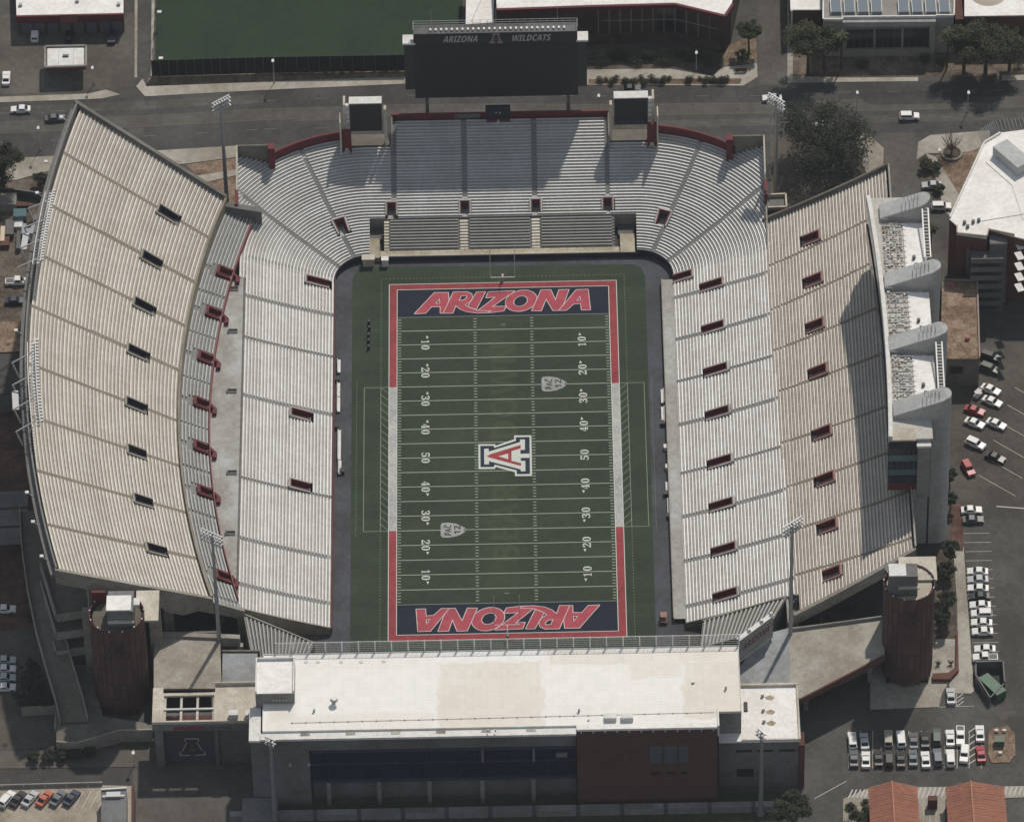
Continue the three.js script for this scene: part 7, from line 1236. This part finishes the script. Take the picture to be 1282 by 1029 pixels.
tree(1207, 92, 0, 5.8, 13, 'broad olive tree in front of the brick hall beside the palm', TR1, { tones: [0, 2, 3], n: 3400 }); tree(1234, 94, 0, 6.8, 14.5, 'largest olive tree in front of the white roofed brick hall', TR1, { tones: [4, 2, 3], n: 4200 }); tree(1264, 88, 0, 4.6, 11, 'olive tree beside the windows of the brick hall', TR1, { tones: [0, 1, 3], n: 2200 });
tree(938, 64, 0, 3.1, 9, 'small green tree at the corner of the sports hall', TR1, { tones: [0, 1, 2], n: 1600 }); tree(930, 78, 0, 1.9, 3.4, 'low olive bush on the corner bed by the side street', TR1, { tones: [1, 2], n: 600 });
tree(5, 240, 0, 5.2, 13, 'tall dark tree beside the road and the yard wall', 'trees by the yard', { tones: [4, 0, 0], n: 3600 }); tree(-8, 252, 0, 4.6, 10, 'dark tree behind the yard wall', 'trees by the yard', { tones: [4, 0], n: 2200 }); tree(51, 232, 0, 1.9, 3.4, 'small dark bush on the sidewalk behind the cream deck', 'trees by the yard', { tones: [4, 0], n: 700 }); tree(38, 292, 0, 1.6, 3, 'bush among the plant units in the yard', 'trees by the yard', { tones: [4, 0], n: 500 });
tree(992, 1040, 0, 4.6, 9, 'dark leafy tree at the corner of the white roofed wing', null, { tones: [4, 0, 1], n: 3200 }); tree(1076, 1030, 0, 3, 5.4, 'round green tree next to the terracotta roof', null, { tones: [0, 1], n: 1500 });
for (const [u, v, r, h, l] of [[1182, 745, 2.6, 9, 'next to the rim of the brown stair tower'], [1185, 775, 2.4, 7.5, 'between the brown tower and the terrace wall'], [1178, 790, 2.2, 6, 'lowest beside the brown tower'], [1190, 715, 2.2, 8, 'behind the white capped fin'], [1190, 640, 1.7, 5, 'beside the red brick sidewalk'], [1190, 612, 1.6, 5.5, 'at the end of the angled bays']]) tree(u, v, 0, r, h, 'dark narrow tree ' + l, 'trees along the west sidewalk', { tones: [4, 0], n: 1300, name: 'narrow_tree' });
for (const [u, v, r, l] of [[1158, 212, 2.0, 'biggest dark shrub in the side street bed'], [1170, 214, 1.7, 'grey green shrub in the side street bed'], [1176, 240, 1.3, 'shrub beside the parked silver car']]) tree(u, v, 0, r, r * 1.5, l, 'side street shrubs', { tones: [0, 2], n: 500, name: 'shrub', cat: 'shrub' });
for (const [u, v, r] of [[42, 870, 3.4], [34, 884, 3], [52, 886, 2.6], [38, 850, 2.6], [46, 786, 2.2], [60, 952, 1.5], [78, 951, 1.4], [96, 949, 1.3], [42, 953, 1.4], [112, 946, 1.2]]) tree(u, v, 0, r, r * 1.7, v > 920 ? 'low dark hedge bush below the ramp foot' : 'dark bushy tree beside the curved ramp', v > 920 ? 'hedge below the ramp foot' : 'bushes beside the curved ramp', { tones: [4, 0], n: 900, name: v > 920 ? 'hedge_bush' : 'bushy_tree', cat: v > 920 ? 'bush' : 'tree' });
// shrubs in the strip beyond the road
{
  let proto = null; const lab = 'small dark round shrub in the planting strip along the road', gr = 'shrubs in the planting strip';
  for (const [u, v] of [[751, 102], [759, 101], [766, 104], [771, 100], [782, 103], [785, 105], [794, 104], [803, 99], [807, 105], [816, 101], [822, 103], [829, 104], [831, 102], [838, 100], [861, 103], [863, 101], [877, 100], [884, 103], [892, 101], [895, 103], [902, 103], [905, 103], [910, 101]]) {
    const p = P(u, v, 0.14); if (!proto) { proto = thing('shrub', lab, 'shrub', gr); const c = mesh('leaves', leafCloud(420, [[0, 0.8, 0, 0.9], [0.4, 0.6, 0.3, 0.7], [-0.3, 0.6, -0.3, 0.7]], 0.16, 55), mat([0.03, 0.03, 0.018], 0.9), proto); c.userData.kind = 'stuff'; mesh('stem', rod(V(0, 0, 0), V(0, 0.7, 0), 0.08, 0.05, 5), barkM, proto); proto.position.set(p.x, 0.14, p.z); }
    else { const s = rr(0.7, 1.25), c = copyOf(proto, lab, gr, p.x, 0.14, p.z, rr(0, 6)); c.scale.setScalar(s); }
  }
  let pb = null; const lb = 'dark desert shrub in the shaded bed along the sports hall', gb = 'shrubs along the sports hall';
  for (let i = 0; i < 16; i++) { const p = P(745 + i * 10.4 + rr(-3, 3), rr(70, 82), 0.03); if (!pb) { pb = thing('desert_shrub', lb, 'shrub', gb); mesh('leaves', leafCloud(520, [[0, 1.1, 0, 1.3], [0.9, 0.8, 0.4, 1], [-0.8, 0.8, 0.3, 1], [0, 0.8, -0.9, 1]], 0.2, 66), leafMs[0], pb).userData.kind = 'stuff'; mesh('stem', rod(V(0, 0, 0), V(0, 0.9, 0), 0.1, 0.05, 5), barkM, pb); pb.position.set(p.x, 0.03, p.z); } else copyOf(pb, lb, gb, p.x, 0.03, p.z, rr(0, 6)).scale.setScalar(rr(0.6, 1.3)); }
  const lg = 'dry grey green bush on the verge below the screened fence', gg = 'verge bushes'; let pg = null;
  for (let i = 0; i < 14; i++) { const p = P(330 + i * 12.5 + rr(-4, 4), 91.5 - i * 0.15 + rr(-1, 1), 0.03); if (!pg) { pg = thing('dry_bush', lg, 'bush', gg); mesh('leaves', leafCloud(420, [[0, 1, 0, 1.2], [0.8, 0.7, 0.2, 0.9], [-0.8, 0.8, 0, 0.9]], 0.17, 77), mat([0.075, 0.078, 0.05], 0.95), pg).userData.kind = 'stuff'; mesh('stem', rod(V(0, 0, 0), V(0, 0.9, 0), 0.08, 0.05, 5), barkM, pg); pg.position.set(p.x, 0.03, p.z); } else copyOf(pg, lg, gg, p.x, 0.03, p.z, rr(0, 6)).scale.setScalar(rr(0.5, 1.2)); }
  for (const [u, v, l] of [[1079, 84, 'low shrub below the first dark window'], [1158, 76, 'round shrub below the last dark window'], [1180, 80, 'shrub between the last dark window and the palm'], [1275, 88, 'reddish shrub in front of the brick hall']]) { const p = P(u, v, 0.03); copyOf(pb, l, 'shrubs below the dark windows', p.x, 0.03, p.z, rr(0, 6)); }
  for (const [u, v, l] of [[1175, 833, 'agave in the terrace corner'], [1191, 832, 'darker agave against the brick terrace wall']]) { const p = P(u, v, 0.14), t = thing('agave', l, 'plant', 'terrace plants', V(p.x, 0.14, p.z)), g = []; for (let i = 0; i < 18; i++) { const a = i * 2.4, e = V(p.x + Math.cos(a) * rr(0.5, 1), 0.14 + rr(0.8, 1.8), p.z + Math.sin(a) * rr(0.5, 1)); g.push(rod(V(p.x, 0.2, p.z), e, 0.1, 0.01, 4)); } mesh('leaves', g, leafMs[2], t); }
}
// palms
for (const [u, v, h, l] of [[1053, 88, 11, 'tall palm beside the first dark window'], [1186, 86, 11.5, 'tall palm beside the last dark window'], [1165, 320, 9, 'palm in the gap behind the press box']]) {
  const p = P(u, v, 0.02), t = thing('palm_tree', l, 'palm', 'palms', V(p.x, 0.02, p.z)); mesh('trunk', rod(V(p.x, 0.02, p.z), V(p.x + 0.15, h, p.z), 0.24, 0.16, 8), barkM, t);
  for (let i = 0; i < 22; i++) { const a = i * 2.4, tilt = 0.9 - (i / 22) * 1.5, L = 2.3, q = []; let x = 0, y = h; for (let k = 0; k < 6; k++) { const e = tilt - k * 0.28, nx = x + Math.cos(e) * L / 6, ny = y + Math.sin(e) * L / 6, w0 = 0.26 * Math.sin(Math.PI * (k + 0.4) / 6.6), w1 = 0.26 * Math.sin(Math.PI * (k + 1.4) / 6.6), R = (d, yy, s) => [p.x + 0.15 + Math.cos(a) * d - Math.sin(a) * s, yy, p.z + Math.sin(a) * d + Math.cos(a) * s]; q.push([R(x, y, -w0), R(nx, ny, -w1), R(nx, ny + 0.05, w1), R(x, y + 0.05, w0)]); x = nx; y = ny; } mesh('frond', quads(q), leafMs[i % 3], t); }
}
// street lamps and small poles
for (const [u, v, h, l] of [[343, 104, 8, 'street lamp on the verge in front of the screened fence'], [1073, 140, 7, 'street lamp at the median opposite the dark windows'], [1212, 140, 7, 'street lamp at the median opposite the brick hall'], [872, 88, 6.5, 'street lamp in the bed of the sports hall'], [750, 140, 6, 'street lamp on the sidewalk between the video boards'], [117, 105, 6, 'lamp post beside the canopy'], [168, 958, 5, 'white lamp post on the gate court path'], [1176, 200, 4, 'short lamp post in the paved corner by the side street'], [50, 188, 8, 'lamp post on the sidewalk behind the cream deck tip']]) {
  const p = P(u, v, 0.05), t = thing('street_lamp', l, 'street lamp', 'street lamps', V(p.x, 0.03, p.z)); mesh('pole', rod(V(p.x, 0.03, p.z), V(p.x, h, p.z), 0.11, 0.07, 7), M.rail, t); mesh('arm', bar(V(p.x, h, p.z), V(p.x, h + 0.1, p.z + 0.9), 0.08), M.rail, t); mesh('lamp_head', box(p.x - 0.3, p.x + 0.3, h, h + 0.22, p.z + 0.6, p.z + 1.5), M.white, t); mesh('foot', rod(V(p.x, 0.03, p.z), V(p.x, 0.35, p.z), 0.26, 0.22, 8), M.concreteGrey, t);
}
// sign on the corner verge, railing frames in the gate court
{ const p = P(928, 90, 0.12), t = thing('corner_sign', 'low brown sign on the paved corner by the side street', 'sign', null, V(p.x, 0.12, p.z)); mesh('panel', box(p.x - 1.4, p.x + 1.4, 0.5, 1.5, p.z - 0.1, p.z + 0.1), M.brick, t); for (const s of [-1, 1]) mesh('post', box(p.x + s * 1.1 - 0.1, p.x + s * 1.1 + 0.1, 0.12, 0.5, p.z - 0.08, p.z + 0.08), M.steelDark, t);
  const k = P(300, 1000, 0), r = thing('court_kiosk', 'dark low kiosk in the gate court shade', 'kiosk', null, V(k.x + 4, 0.03, k.z + 4)); mesh('walls', box(k.x + 1, k.x + 8, 0.03, 2.8, k.z + 3, k.z + 9), M.greyDark, r); mesh('roof', box(k.x + 0.7, k.x + 8.3, 2.802, 3.05, k.z + 2.7, k.z + 9.3), M.greyWall, r);
}

renderer.render(scene, camera);
